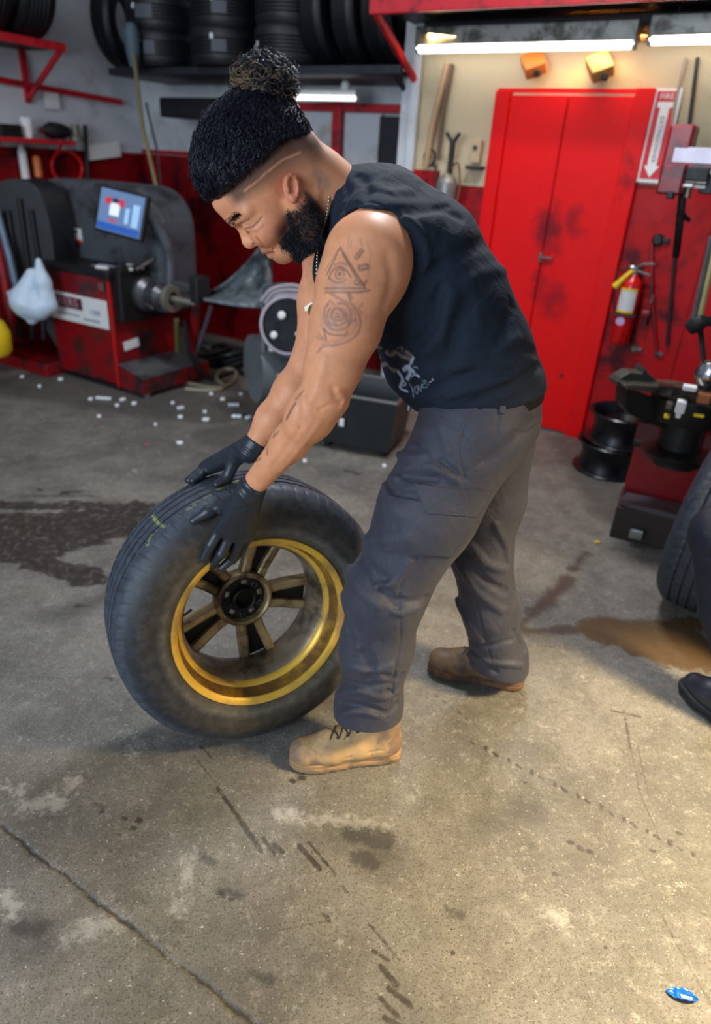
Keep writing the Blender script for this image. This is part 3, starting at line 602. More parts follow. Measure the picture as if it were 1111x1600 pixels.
B.chain([hp(.106, -.055, .024), hp(.1175, -.0605, .011), hp(.1185, -.0615), hp(.1175, -.0605, -.011), hp(.106, -.055, -.024)], [.0045, .0085, .009, .0085, .0045], .003)
B.ell(hp(.100, -.080), (.019, .017, .023), HAX, .010)
B.groove([(hp(.127, -.055, .0), hp(.118, -.0545, .015)), (hp(.118, -.0545, .015), hp(.104, -.056, .029)), (hp(.127, -.055, .0), hp(.118, -.0545, -.015))], .0022, -.0035)
# ears
for s in (-1, 1):
    e0 = hp(0, 0, 0); et = unit(at(454, 270, 1.42)-at(463, 316, 1.42)); ef = unit(HS*s+.45*(-A(-1, 0, 0))); ex = unit(np.cross(et, ef)); ef = np.cross(ex, et); EA = np.stack([ex*1., et, ef], 1)
    ec = (at(455, 294, 1.42) if s > 0 else HO+(at(455, 294, 1.42)-HO)-2*HS*np.dot(at(455, 294, 1.42)-HO, HS))
    B.ell(ec-ef*.004, (.0145, .0245, .0080), EA, .006)
    B.ell(ec+ef*.007-et*.001, (.0090, .0150, .0085), EA, .003, 's')
    rim_ = [ec+EA@A(x*-1, y, .004) for x, y in ((-.010, -.004), (-.012, .010), (-.006, .022), (.003, .0265), (.0115, .021), (.0150, .009), (.0135, -.006), (.008, -.017))]
    _sc = .84; rim_ = [ec+(q_-ec)*_sc for q_ in rim_]; rim2 = [ec+EA@A(x, y, .004) for x, y in ((-.010, -.004), (-.012, .010), (-.006, .022), (.003, .0265), (.0115, .021), (.0150, .009), (.0135, -.006), (.008, -.017))]
    rim2 = [ec+(q_-ec)*_sc for q_ in rim2]
    B.chain(rim_ if np.dot(ex, A(1, 0, 0)) < 0 else rim2, [.0030, .0036, .004, .004, .0038, .0036, .0033, .0035], .0025)
    B.ell(ec-et*.0185+ef*.001, (.0075, .008, .0050), EA, .004)
# near arm (left)
LS = at(572, 402, 1.375); LE = at(507, 618, 1.285); LWr = at(396, 758, 1.345)
B.cap(at(600, 372, 1.45), LS, .075, .076, .04)
B.chain([LS, at(556, 450, 1.345), at(540, 510, 1.315), at(521, 572, 1.295), LE], [.0755, .073, .0665, .0535, .0435], k=.02)
B.ell(at(588, 425, 1.372), (.062, .062, .07), None, .03)
B.chain([LE, at(487, 652, 1.290), at(452, 692, 1.31), LWr], [.044, .0425, .0355, .0255], k=.02)
B.cap(at(527, 627, 1.30), at(520, 640, 1.30), .019, .017, .02)              # elbow
B.ell(at(472, 650, 1.275), (.03, .035, .045), None, .03)
# far arm (right)
RS = at(520, 395, 1.72); RE = at(487, 566, 1.60); RWr = at(397, 696, 1.53)
B.chain([at(590, 370, 1.66), RS, at(505, 470, 1.66), RE, at(458, 612, 1.57), at(425, 655, 1.55), RWr], [.07, .066, .055, .043, .043, .035, .0265], k=.03)
# legs and feet inside trousers and boots
LH = at(735, 690, 1.46); LK = at(603, 925, 1.40); LA = at(583, 1105, 1.385)
RH = at(755, 700, 1.64); RK = at(752, 862, 1.69); RA = at(778, 1030, 1.70)
B.chain([LH, LK, LA], [.09, .06, .04], k=.03); B.chain([RH, RK, RA], [.09, .06, .04], k=.03)
# muscle and tendon relief on the near arm
folds(B, [([(500, 640), (516, 632), (532, 628)], .004, -.0028), ([(528, 612), (538, 622), (534, 636)], .006, .003), ([(520, 606), (524, 620)], .006, -.0028), ([(470, 600), (474, 640), (466, 668)], .008, -.0020), ([(505, 560), (500, 590), (486, 625)], .010, .003), ([(606, 400), (612, 440), (600, 480)], .012, -.003), ([(480, 655), (455, 690), (425, 730)], .006, -.0016), ([(500, 660), (470, 700), (440, 735)], .006, .0015)])
folds(B, [([(497, 300), (492, 330), (486, 362)], .008, .003), ([(470, 320), (484, 330)], .008, -.003), ([(402, 366), (406, 378), (412, 388)], .004, -.002), ([(385, 352), (392, 357), (402, 352), (410, 340)], .0016, -.0014)])
SK = np.array(srgb(230, 160, 118))
def body_col(V):
    C = np.tile(SK, (len(V), 1)); q = (V-HO)@HAX; f, h, s = q.T; a = np.abs(s)
    inh = (np.linalg.norm(q-A(.03, .02, 0), axis=1) < .19)
    # faded sides: dark band under the hair growing lighter downwards
    edge = .070+.10*f-.5*np.clip(-.05-f, 0, .2); dd = edge-h
    fade = inh*np.clip(1-(dd-.022)/(.022+.024*np.clip((.06-f)/.08, 0, 1)), 0, 1)*np.clip((.110-f)/.02, 0, 1)*(a > .02)
    C = C*(1-.80*fade[:, None])+np.array(srgb(44, 38, 40))*.80*fade[:, None]
    back = inh*np.clip((-f-.025)/.05, 0, 1)*np.clip((h+.05)/.06, 0, 1); C = C*(1-.28*back[:, None])+np.array(srgb(90, 74, 70))*.28*back[:, None]
    # stubble: jaw, moustache, chin
    jaw = inh*np.clip((-.020-h)/.02, 0, 1)*np.clip((.090-f)/.02, 0, 1)*np.clip((f+.02)/.03, 0, 1); C = C*(1-.85*jaw[:, None])+np.array(srgb(38, 34, 36))*.85*jaw[:, None]
    st = inh*np.exp(-((h+.043)/.006)**2)*(f > .095)*(a < .03)+inh*np.exp(-((h+.080)/.013)**2)*(f > .075); C = C*(1-.42*st[:, None])+np.array(srgb(62, 50, 50))*.42*st[:, None]
    lip = inh*np.exp(-((h+.054)/.0085)**2)*(f > .105)*(a < .026); C = C*(1-.6*lip[:, None])+np.array(srgb(168, 92, 84))*.6*lip[:, None]
    cheek = inh*np.exp(-(((h+.02)/.03)**2+((a-.045)/.03)**2))*(f > .05); C = C*(1-.25*cheek[:, None])+np.array(srgb(206, 112, 84))*.25*cheek[:, None]
    lash = inh*np.exp(-((h-.0005)/.0026)**2)*np.exp(-((a-.034)/.013)**4)*(f > .099); C = C*(1-.85*lash[:, None])+np.array(srgb(40, 26, 24))*.85*lash[:, None]
    ear = (np.linalg.norm(V-at(455, 294, 1.42), axis=1) < .034); C = np.where(ear[:, None], C*.6+.4*np.array(srgb(205, 110, 88)), C)
    INK = srgb(104, 84, 80); INK2 = srgb(140, 108, 98)
    P_ = []
    z2 = lambda pts: [(510+x/8.89, 380+y/8.89) for x, y in pts]
    z5 = lambda pts: [(480+x/7.936, 440+y/7.936) for x, y in pts]
    ln = lambda pts, w=.0018, c=INK, s_=.68: P_.append((pts, w, c, s_))
    # eye in a triangle
    ln(z2([(190, 60), (0, 440)])); ln(z2([(160, 90), (-20, 380)]), s_=.35); ln(z2([(190, 60), (540, 620)])); ln(z2([(230, 150), (480, 590)])); ln(z2([(130, 180), (40, 400)]), s_=.3)
    ln(z2([(-20, 625), (540, 625)])); ln(z2([(-20, 685), (480, 680), (600, 655)])); ln(z2([(0, 655), (520, 650)]), .003, INK2, .3)
    ln(smoothline(z2([(30, 480), (90, 380), (180, 330), (270, 370), (340, 470)]))); ln(smoothline(z2([(30, 480), (100, 530), (190, 545), (270, 500)])))
    ln(smoothline(z2([(110, 300), (200, 270), (290, 310)])), .0022, INK2, .5); ln(z2([(180, 425), (188, 430)]), .0038, srgb(84, 74, 78), .75); ln(smoothline(z2([(120, 430), (150, 370), (220, 370), (250, 430), (215, 490), (150, 490), (120, 430)])), .0016)
    for k in range(6): ln(z2([(70+k*38, 545), (85+k*34, 610)]), .0012, INK2, .45)
    for k in range(5): ln(z2([(60+k*50, 345-12*k), (70+k*50, 300-8*k)]), .0014, INK2, .35)
    ln(z2([(390, 200), (480, 75), (520, 110), (430, 225), (390, 200)]), .0014); ln(z2([(440, 190), (490, 110)]), .0014)
    ln(z2([(445, 310), (575, 290), (578, 360), (460, 375), (445, 310)]), .0014); ln(z2([(460, 340), (570, 325)]), .0048, INK2, .4)
    ln(z2([(400, 520), (400, 570), (450, 580)])); ln(z2([(480, 520), (525, 590), (550, 520)]), .0022)
    ln(z2([(350, -40), (330, 60)]), s_=.3); ln(z2([(470, -60), (500, 40)]), s_=.3); ln(z2([(310, -100), (300, 40)]), s_=.25); ln(z2([(560, -20), (620, 150), (590, 400), (560, 560)]), .0025, INK2, .25)
    # rose
    ln(smoothline(z5([(380, 330), (440, 380), (450, 450), (380, 480), (300, 440), (320, 350), (380, 330), (470, 370), (490, 470), (400, 540), (280, 520), (250, 420), (280, 330)]), 5), .0018, INK, .6)
    ln(smoothline(z5([(390, 270), (470, 280), (530, 350), (540, 450), (500, 560), (390, 600), (280, 580), (220, 480), (215, 350), (260, 280)]), 5), .0022, INK, .55)
    ln(smoothline(z5([(370, 400), (400, 420), (380, 445), (350, 430)]), 4), .0014); ln(z5([(330, 350), (280, 500)]), .0016, INK, .4); ln(z5([(460, 400), (520, 520)]), .0022, INK, .5); ln(z5([(330, 500), (360, 545)]), .0035, INK, .5); ln(z5([(250, 500), (290, 560)]), .003, INK, .5)
    ln(smoothline(z5([(200, 580), (260, 640), (360, 665), (470, 665), (500, 620)]), 4), .002); ln(z5([(200, 580), (240, 730)]), .0016); ln(z5([(120, 690), (220, 720)]), .0025, INK2, .4); ln(z5([(140, 640), (190, 700)]), .002, INK2, .45)
    ln(smoothline(z5([(300, 150), (430, 230), (560, 290), (640, 400), (660, 520), (620, 650), (500, 740), (330, 790), (200, 800), (135, 870)]), 5), .0026, INK2, .6); ln(smoothline(z5([(560, 330), (600, 420), (610, 530), (570, 620), (470, 700), (330, 740), (190, 770)]), 5), .0018, INK2, .4)
    ln(z5([(505, 140), (535, 230)]), .0025, INK, .6); ln(z5([(525, 140), (565, 200)]), .002, INK, .5); ln(z5([(690, 270), (640, 330), (680, 400)]), .0016, INK2, .5); ln(z5([(600, 470), (530, 510)]), .0022, INK2, .5); ln(z5([(240, 300), (280, 230), (330, 290)]), .002, INK, .4)
    ln(z5([(230, 400), (500, 380)]), .016, srgb(176, 130, 110), .30); ln(z5([(240, 500), (480, 520)]), .016, srgb(176, 130, 110), .30); ln(z2([(60, 560), (330, 560)]), .012, srgb(176, 130, 110), .25)
    DK = srgb(48, 30, 28)
    ln([(383, 357), (389, 356), (396, 353), (402, 347)], .0016, DK, .75); ln([(402, 347), (409, 338)], .0014, srgb(100, 58, 46), .5); ln([(384, 352), (394, 348), (402, 342)], .0014, srgb(130, 80, 60), .35); ln([(394, 382), (397, 380)], .0028, DK, .7); ln([(400, 371), (408, 378), (415, 386)], .0020, srgb(120, 70, 54), .5); ln([(407, 396), (417, 396), (427, 393)], .0018, DK, .75); ln([(392, 362), (402, 360), (411, 352)], .0028, srgb(150, 92, 70), .4); ln([(370, 352), (378, 347), (389, 342)], .0026, DK, .5); ln([(381, 299), (398, 286), (416, 270), (441, 250), (470, 238)], .0015, SK*1.0, .75)  # lash, brow, shaved line; shade of nostril, mouth and folds put into colour
    # forearm and neck ink
    z4 = lambda pts: [(370+x/4.115, 430+y/4.115) for x, y in pts]
    ln(z4([(375, 825), (345, 875), (320, 925)]), .0028, srgb(70, 56, 60), .7); ln(z4([(430, 740), (380, 800)]), .0022, INK, .6); ln(z4([(270, 1005), (235, 1040)]), .0022, INK, .7); ln(z4([(245, 1005), (240, 1035)]), .0016, INK, .6); ln(z4([(195, 1120), (195, 1155)]), .0026, INK, .7); ln(z4([(150, 1180), (115, 1200)]), .0034, INK, .6); ln(z4([(395, 965), (400, 985)]), .002, INK, .3)
    ln([(478, 303), (491, 316), (501, 332)], .0050, srgb(104, 66, 66), .75); ln([(495, 270), (511, 288)], .010, srgb(110, 112, 106), .38); ln([(500, 280), (498, 295)], .004, srgb(90, 92, 96), .35)
    paint(V, C, B, P_, 4)
    return C
t = NT('skin'); at_ = t.n('ShaderNodeAttribute', attribute_name='Col').outputs['Color']; nz = t.noise(30, 5, .6)
t.l(t.mix(t.ramp(nz, .3, .75), t.mix(1., at_, (.88, .82, .80, 1), blend='MULTIPLY'), at_), t.b.inputs['Base Color']); t.b.inputs['Roughness'].default_value = .5; t.b.inputs['Specular IOR Level'].default_value = .35
t.b.inputs['Subsurface Weight'].default_value = .12; t.b.inputs['Subsurface Radius'].default_value = (.012, .004, .002); t.b.inputs['Subsurface Scale'].default_value = 1.
t.bump(t.noise(700, 3, .6), .12, .0006); M_SKIN = t.m
sdf_obj('body', B, (-.42, 1.15, .02), (.62, 1.95, 1.70), .0026, M_SKIN, man, body_col)
# eyebrows
M_HAIR = mat('hair_black', srgb(15, 18, 34), .36, 0, var=.3, scale=30, spec=.45); M_TAN = mat('hair_tan', srgb(150, 124, 92), .5, 0, var=.4, scale=60)
for s in (-1, 1):
    L = []
    for k in range(260):
        u_ = rng.random(); b0 = hp(.138-.030*u_**1.5, .032+.007*math.sin(u_*2.6)+.004*rng.normal()*.7, s*(.010+.044*u_)); dirn = unit(-HF*(.3+.5*u_)+HS*s*(1.)+HU*(.25-.4*u_)+rng.normal(size=3)*.15)
        q0 = b0.astype(np.float32)[None]; d0 = B.eval(q0)[0]; g = unit(A(*[B.eval(q0+np.eye(3, dtype=np.float32)[i]*.002)[0]-d0 for i in range(3)])); b0 = b0-g*d0
        L.append([b0, b0+dirn*.004+g*.0012, b0+dirn*.009+g*.0008])
    V, Q = strands(L, .00055); link('eyebrow', npmesh(V, Q), M_HAIR, man)
# hair
HC = hp(.018, .076); HRr = A(.119, .119, .093)
H = Sdf(); H.ell(HC, HRr, HAX, .0); H.cap(hp(.080, .110, .03), hp(.080, .110, -.03), .050, .050, .03); H.cap(hp(-.045, .125), at(414, 165, 1.5), .055, .038, .03)
H.plane(hp(.1, .083), -HU+HF*.02, .012); H.plane(hp(-.035, .083), -HU*.82-HF*-.57*-1, .012) if False else None
def hairline(p):
    q = (p-HO.astype(np.float32))@HAX.astype(np.float32); f, h = q[:, 0], q[:, 1]; e = .070+.10*f-.5*np.clip(-.05-f, 0, .2)
    return (h-e)*.9
H.ops.pop(); H.fn(lambda p: hairline(p), .008, 's')
H.ops[-1] = ('s', .010, np.zeros(3, np.float32), 1e3, lambda p: hairline(p))
def wav(p):
    q = (p-HC.astype(np.float32))@HAX.astype(np.float32); a_ = np.arctan2(q[:, 2], q[:, 0]+.02)
    return np.sin(a_*34+6*np.sin(q[:, 1]*45))*.5+np.sin(a_*71+5*np.sin(q[:, 1]*80+2))*.5
_he = H.eval
H2 = Sdf(); H2.fn(lambda p: _he(p)+.0007*wav(p), 0)
hair, _ = sdf_obj('hair', H2, HO-.28, HO+.30, .0032, M_HAIR, man)
bd = unit((at(413, 150, 1.5)-HC)@HAX/HRr); NS = 9000; m = 14
d0 = rng.normal(size=(NS, 3)); d0 /= np.linalg.norm(d0, axis=1, keepdims=True); ax_ = np.cross(d0, bd); ax_ /= np.linalg.norm(ax_, axis=1, keepdims=True)+1e-6
sd = np.cross(ax_, d0); u_ = np.linspace(0, 1, m)[None, :, None]; ln_ = rng.uniform(.3, .85, (NS, 1, 1)); ph = rng.uniform(0, 6.28, (NS, 1, 1)); fr = rng.uniform(10, 20, (NS, 1, 1)); am = rng.uniform(.015, .045, (NS, 1, 1))
dirs = d0[:, None]*np.cos(ln_*u_)+sd[:, None]*np.sin(ln_*u_)*1.0+ax_[:, None]*am*np.sin(ph+fr*ln_*u_*2)
dirs = dirs/np.linalg.norm(dirs, axis=2, keepdims=True); L = HC+(dirs*HRr)@HAX.T; rad = L-HC; rad /= np.linalg.norm(rad, axis=2, keepdims=True)
for _ in range(3): L = L-rad*H.eval(L.reshape(-1, 3).astype(np.float32), far=.2).reshape(NS, m)[..., None]*.9
L = L+rad*(rng.uniform(-.0012, .0030, (NS, 1, 1))+.0016*np.sin(ph*1.7+fr*ln_*u_*1.6)+np.where(rng.random((NS, 1, 1)) < .06, .006*u_, 0))
okk = hairline(L.reshape(-1, 3).astype(np.float32)).reshape(NS, m).min(1) > -.004; L = L[okk]
V, Q = strands(L, .00075, 3, False); link('hair_strands', npmesh(V, Q), M_HAIR, hair, smooth=True)
# top knot
BC = at(414, 128, 1.5); BR = A(.066, .060, .050); KN = Sdf(); KN.ell(BC-A(0, 0, .004), BR*.80, None, 0); KN.cap(BC-A(0, 0, .02), at(414, 165, 1.5), .045, .04, .02)
_ke = KN.eval; K2 = Sdf(); K2.fn(lambda p: _ke(p)+.004*np.sin(p[:, 0]*190+3*np.sin(p[:, 2]*160))*np.sin(p[:, 2]*150+p[:, 1]*120))
knot, _ = sdf_obj('topknot', K2, BC-.10, BC+.10, .0035, M_HAIR, man)
for nm, m_, cnt in (('topknot_curls', M_HAIR, 620), ('topknot_tan_curls', M_TAN, 230)):
    L = []
    for k in range(cnt):
        d = unit(rng.normal(size=3)); 
        if nm.endswith('tan_curls'): d = unit(d*.75+(A(-.75, -.5, -.45) if k % 3 else A(.1, -.9, -.35)))
        tdir = unit(np.cross(d, rng.normal(size=3))); bdir = np.cross(d, tdir); r0 = rng.uniform(.004, .009); tw = rng.uniform(2, 5)*rng.choice([-1, 1]); ln_ = rng.uniform(.03, .075); ph = rng.uniform(0, 6.28); pr = []; out = rng.uniform(.0, .022)**1
        for j in range(18):
            u_ = j/17; dd_ = unit(d+tdir*(u_-.5)*ln_/.055); base = BC+dd_*BR*(.86+out*8*u_**2); pr.append(base+r0*(math.cos(ph+tw*6.28*u_*.5)*bdir+math.sin(ph+tw*6.28*u_*.5)*dd_))
        L.append(pr)
    V, Q = strands(np.array(L), .00085, 3, True); link(nm, npmesh(V, Q), m_, knot, smooth=True)
# loose curl at the back of the head
L = []
for k in range(5):
    b0 = at(484+k*2, 218+k*2, 1.49); L.append([b0+A(.018*u_+.006*math.sin(u_*14+k), -.004*math.sin(u_*12+k), -.036*u_+.006*math.cos(u_*14+k)) for u_ in np.linspace(0, 1, 18)])
V, Q = strands(np.array(L), .0011, 4, True); link('nape_curls', npmesh(V, Q), M_HAIR, hair, smooth=True)
# beard
L = []; cand = []
while len(cand) < 9000:
    f = rng.uniform(-.005, .100, 4000); h = rng.uniform(-.135, -.020, 4000); s = rng.choice([-1, 1], 4000)*rng.uniform(.0, .075, 4000); ok = (h < -.025-.0*f) & (f < .088-.25*np.clip(-.05-h, 0, 1)*0) & ((h < -.045)|(f < .035)) & ((f > .02)|(h > -.075))
    P_ = (HO+np.stack([f, h, s], 1)@HAX.T)[ok].astype(np.float32)
    for _ in range(6):
        d0 = B.eval(P_); g = np.stack([B.eval(P_+np.eye(3, dtype=np.float32)[i]*.002)-d0 for i in range(3)], 1); g /= np.linalg.norm(g, axis=1, keepdims=True)+1e-9; P_ = P_-g*d0[:, None]
    q = (P_-HO)@HAX; k = (np.abs(B.eval(P_)) < .001) & (q[:, 1] < -.022) & (q[:, 0] < .102) & (q[:, 0] > -.01) & ((q[:, 1] < -.05)|(q[:, 0] < .045)) & (q[:, 1] > -.14) & ~((q[:, 1] < -.095) & (q[:, 0] < .02))
    cand += list(zip(P_[k], g[k]))
for b0, g in cand[:9000]:
    dirn = unit(g*1.0+(-HU)*.9+HF*.15+rng.normal(size=3)*.35); l_ = rng.uniform(.007, .019); c1 = rng.normal(size=3)*.0022; L.append([b0-g*.001, b0+dirn*l_*.35+c1, b0+dirn*l_*.7-c1, b0+dirn*l_+c1*.5])
V, Q = strands(np.array(L), .0007, 3, True); link('beard', npmesh(V, Q), mat('beard_hair', srgb(34, 33, 40), .5, 0, var=.4, scale=80), man)
def cloth(name, col, rough, wv=900, attr=None, sheen=.0):
    t = NT(name); base = t.n('ShaderNodeAttribute', attribute_name=attr).outputs['Color'] if attr else c4(col)
    nz = t.noise(9, 5, .6); t.l(t.mix(t.ramp(nz, .3, .7), t.mix(1., base, (.78, .78, .80, 1), blend='MULTIPLY'), base), t.b.inputs['Base Color'])
    t.b.inputs['Roughness'].default_value = rough; t.b.inputs['Sheen Weight'].default_value = sheen; t.b.inputs['Specular IOR Level'].default_value = .3
    b1 = t.n('ShaderNodeBump', i_Strength=.25, i_Distance=.0004, i_Height=t.noise(wv, 2, .5)); b2 = t.n('ShaderNodeBump', i_Strength=.8, i_Distance=.010, i_Height=t.noise(14, 3, .5, dist=.9)); t.l(b1.outputs[0], b2.inputs['Normal']); t.l(b2.outputs[0], t.b.inputs['Normal'])
    return t.m
# ---- shirt
S = Sdf(); sq = ((0, 1, 0), 1.22)
S.chain([at(757, 612, YC), at(724, 556, YC), at(687, 488, YC), at(642, 413, YC), at(592, 352, YC)], [.141, .149, .152, .150, .114], k=.03, sq=sq)
S.cap(at(592, 352, YC), at(516, 320, YC), .112, .078, .03)
S.cap(at(590, 350, 1.50), at(588, 372, 1.43), .088, .082, .03); S.cap(at(590, 350, 1.60), at(575, 372, 1.70), .088, .075, .03)
S.plane(at(512, 300, 1.56), A(-1, -.12, .02), .006)
S.cap(at(560, 390, 1.55), at(545, 425, 1.54), .085, .078, .04)
S.cap(at(640, 580, 1.53), at(655, 600, 1.54), .050, .040, .05)
S.cap(at(640, 372, 1.44), at(642, 452, 1.46), .060, .058, .03)
S.cap(at(565, 335, 1.44), at(615, 350, 1.42), .030, .034, .02)
AR = Sdf(); AR.chain([at(575, 395, 1.385), at(556, 450, 1.345), at(540, 510, 1.315)], [.080, .078, .072], k=.02); AR.cap(at(575, 395, 1.375), at(560, 400, 1.20), .072, .08, .02)
for o_ in AR.ops: S.ops.append(('s', .006, o_[2], o_[3], o_[4]))
hemn = unit(np.cross(at(850, 596, 1.56)-at(636, 634, 1.56), A(0, 1, -.12)));
if hemn[2] > 0: hemn = -hemn
S.plane(at(745, 622, 1.56), hemn, .008)
folds(S, [
    ([(620, 345), (640, 375), (650, 410), (648, 440)], .008, -0.0078), ([(632, 335), (660, 370), (668, 410), (660, 445)], .009, 0.0065), ([(612, 330), (680, 325), (720, 340)], .012, -0.0052),
    ([(600, 338), (650, 332), (700, 322)], .007, -0.0052), ([(640, 455), (655, 440), (690, 415)], .012, -0.0091), ([(628, 450), (650, 470), (690, 480)], .010, -0.0065), ([(645, 400), (640, 440), (630, 465)], .007, -0.0078),
    ([(660, 440), (720, 395), (770, 375)], .016, -0.0065), ([(700, 470), (750, 430), (790, 420)], .014, 0.0052), ([(655, 500), (700, 505), (735, 500)], .016, -0.0065), ([(705, 460), (690, 520), (668, 545)], .014, 0.0091), ([(690, 450), (672, 510), (655, 535)], .012, -0.0091), ([(730, 480), (712, 540), (690, 580)], .018, -0.0078),
    ([(640, 590), (700, 575), (760, 560), (810, 530)], .014, 0.0052), ([(660, 615), (720, 590), (770, 580), (805, 585)], .010, -0.0078), ([(700, 620), (760, 600), (805, 588)], .008, 0.0078), ([(740, 628), (800, 600), (845, 570)], .010, -0.0078), ([(770, 560), (815, 545), (845, 555)], .012, -0.0052), ([(800, 480), (780, 540), (740, 575)], .016, -0.0052),
    ([(560, 275), (575, 290), (570, 310), (545, 325)], .010, -0.0052), ([(530, 275), (545, 300), (535, 325)], .008, -0.0039), ([(580, 290), (610, 300), (640, 300)], .012, 0.0052), ([(523, 268), (526, 300), (520, 345), (508, 378)], .004, 0.0039), ([(530, 270), (533, 302), (527, 346), (515, 380)], .0022, -0.0026),
    ([(524, 372), (530, 345), (552, 327), (580, 323), (605, 338), (622, 372), (629, 430), (622, 455)], .0035, 0.0033), ([(518, 372), (524, 343), (550, 320), (582, 316), (610, 331), (629, 368)], .002, -0.0026),
    ([(600, 500), (625, 530), (640, 560)], .012, -0.0078), ([(590, 520), (605, 560), (625, 590)], .010, 0.0065)])
NAVY = np.array(srgb(27, 36, 50))
def shirt_col(V):
    C = np.tile(NAVY, (len(V), 1)); P_ = []; z6 = lambda pts: [(560+x/7.936, 520+y/7.936) for x, y in pts]
    GR = srgb(128, 118, 112); WH = srgb(188, 200, 222)
    ln = lambda pts, w=.0016, c=GR, s_=.9: P_.append((pts, w, c, s_))
    sm = lambda p: smoothline(z6(p), 4)
    ln(sm([(150, 165), (180, 160)]), .0022); ln(sm([(190, 195), (230, 175), (290, 195)]), .0024)
    ln(sm([(180, 275), (240, 270), (270, 310), (245, 370), (280, 405), (350, 385), (380, 430), (430, 465), (490, 470)]), .0042); ln(sm([(350, 250), (400, 280), (470, 240), (530, 290), (600, 310), (650, 330)]), .0044); ln(sm([(360, 215), (375, 260)]), .002); ln(sm([(600, 240), (660, 280)]), .0042); ln(sm([(480, 190), (550, 180)]), .0012); ln(sm([(540, 200), (550, 260)]), .001)
    ln(sm([(685, 300), (655, 370)]), .0028, WH); ln(sm([(560, 460), (620, 430), (680, 480)]), .0045, WH, .8); ln(sm([(620, 430), (640, 500), (600, 580)]), .0042, WH, .85); ln(sm([(580, 420), (640, 400)]), .002, WH); ln(sm([(500, 490), (550, 570), (530, 640), (520, 690), (600, 720)]), .0034, WH, .85); ln(sm([(560, 600), (590, 630), (560, 660)]), .0022, WH, .7)
    ln(z6([(735, 535), (745, 540)]), .0034, WH, .9); ln(sm([(690, 420), (730, 430)]), .0016, WH, .6); ln(sm([(660, 540), (720, 510)]), .0016, WH, .7); ln(z6([(570, 720), (610, 730)]), .003, WH, .8)
    # script word
    LT = srgb(150, 160, 176)
    ln(sm([(632, 630), (665, 690), (685, 800)]), .0018, LT, .8); ln(sm([(700, 680), (725, 660), (740, 710), (725, 760), (700, 730), (700, 680)]), .0013, LT, .8); ln(sm([(740, 650), (775, 730), (790, 640)]), .0013, LT, .75); ln(sm([(790, 600), (830, 590), (815, 640), (795, 640), (800, 680), (835, 680)]), .0014, srgb(120, 160, 170), .8); ln(z6([(848, 670), (862, 640)]), .0011, WH, .8); ln(z6([(875, 625), (890, 612)]), .0011, WH, .8); ln(z6([(900, 608), (926, 575)]), .0011, WH, .9)
    # printed emblem glimpsed on the chest beside the pendant
    ln([(500, 452), (505, 452)], .002, srgb(140, 160, 190), .8); ln([(499, 455), (499, 464), (505, 470)], .0018, srgb(140, 160, 190), .8); ln([(474, 432), (480, 434), (486, 434)], .0012, srgb(130, 150, 170), .5)
    paint(V, C, S, P_, 3); return C
sdf_obj('shirt', S, (-.30, 1.28, .80), (.62, 1.92, 1.58), .0032, cloth('shirt_cotton', NAVY, .85, 1100, 'Col', .0), man, shirt_col)
# ---- trousers
T = Sdf(); sqp = ((0, 1, 0), 1.12)
T.chain([at(752, 606, YC), at(750, 650, YC)], [.138, .142], k=.03, sq=sqp)
T.chain([at(735, 676, 1.47), at(667, 800, 1.43), at(604, 925, 1.40), at(588, 1010, 1.395), at(578, 1100, 1.387), at(575, 1200, 1.375)], [.122, .112, .0935, .088, .080, .078], k=.04)
T.chain([at(762, 690, 1.65), at(757, 780, 1.67), at(751, 862, 1.69), at(766, 950, 1.70), at(777, 1030, 1.71), at(779, 1130, 1.715)], [.120, .105, .086, .083, .080, .080], k=.03)
T.cap(at(560, 1100, 1.375), at(560, 1118, 1.375), .058, .06, .03); T.cap(at(795, 1020, 1.70), at(797, 1040, 1.70), .055, .055, .03)
def hemcut(p):
    L_ = at(577, 1116, 1.385); R_ = at(780, 1046, 1.71); near = p[:, 1] < 1.54
    return np.where(near, -((p-L_.astype(np.float32))@unit(A(.05, -.22, -1)).astype(np.float32)), -((p-R_.astype(np.float32))@unit(A(-.18, -.22, -1)).astype(np.float32)))
T.fn(hemcut, .004, 's')
waistn = unit(np.cross(at(852, 586, 1.56)-at(636, 622, 1.56), A(0, 1, -.1))); waistn = waistn if waistn[2] > 0 else -waistn
T.plane(at(745, 598, 1.56), waistn, .006)
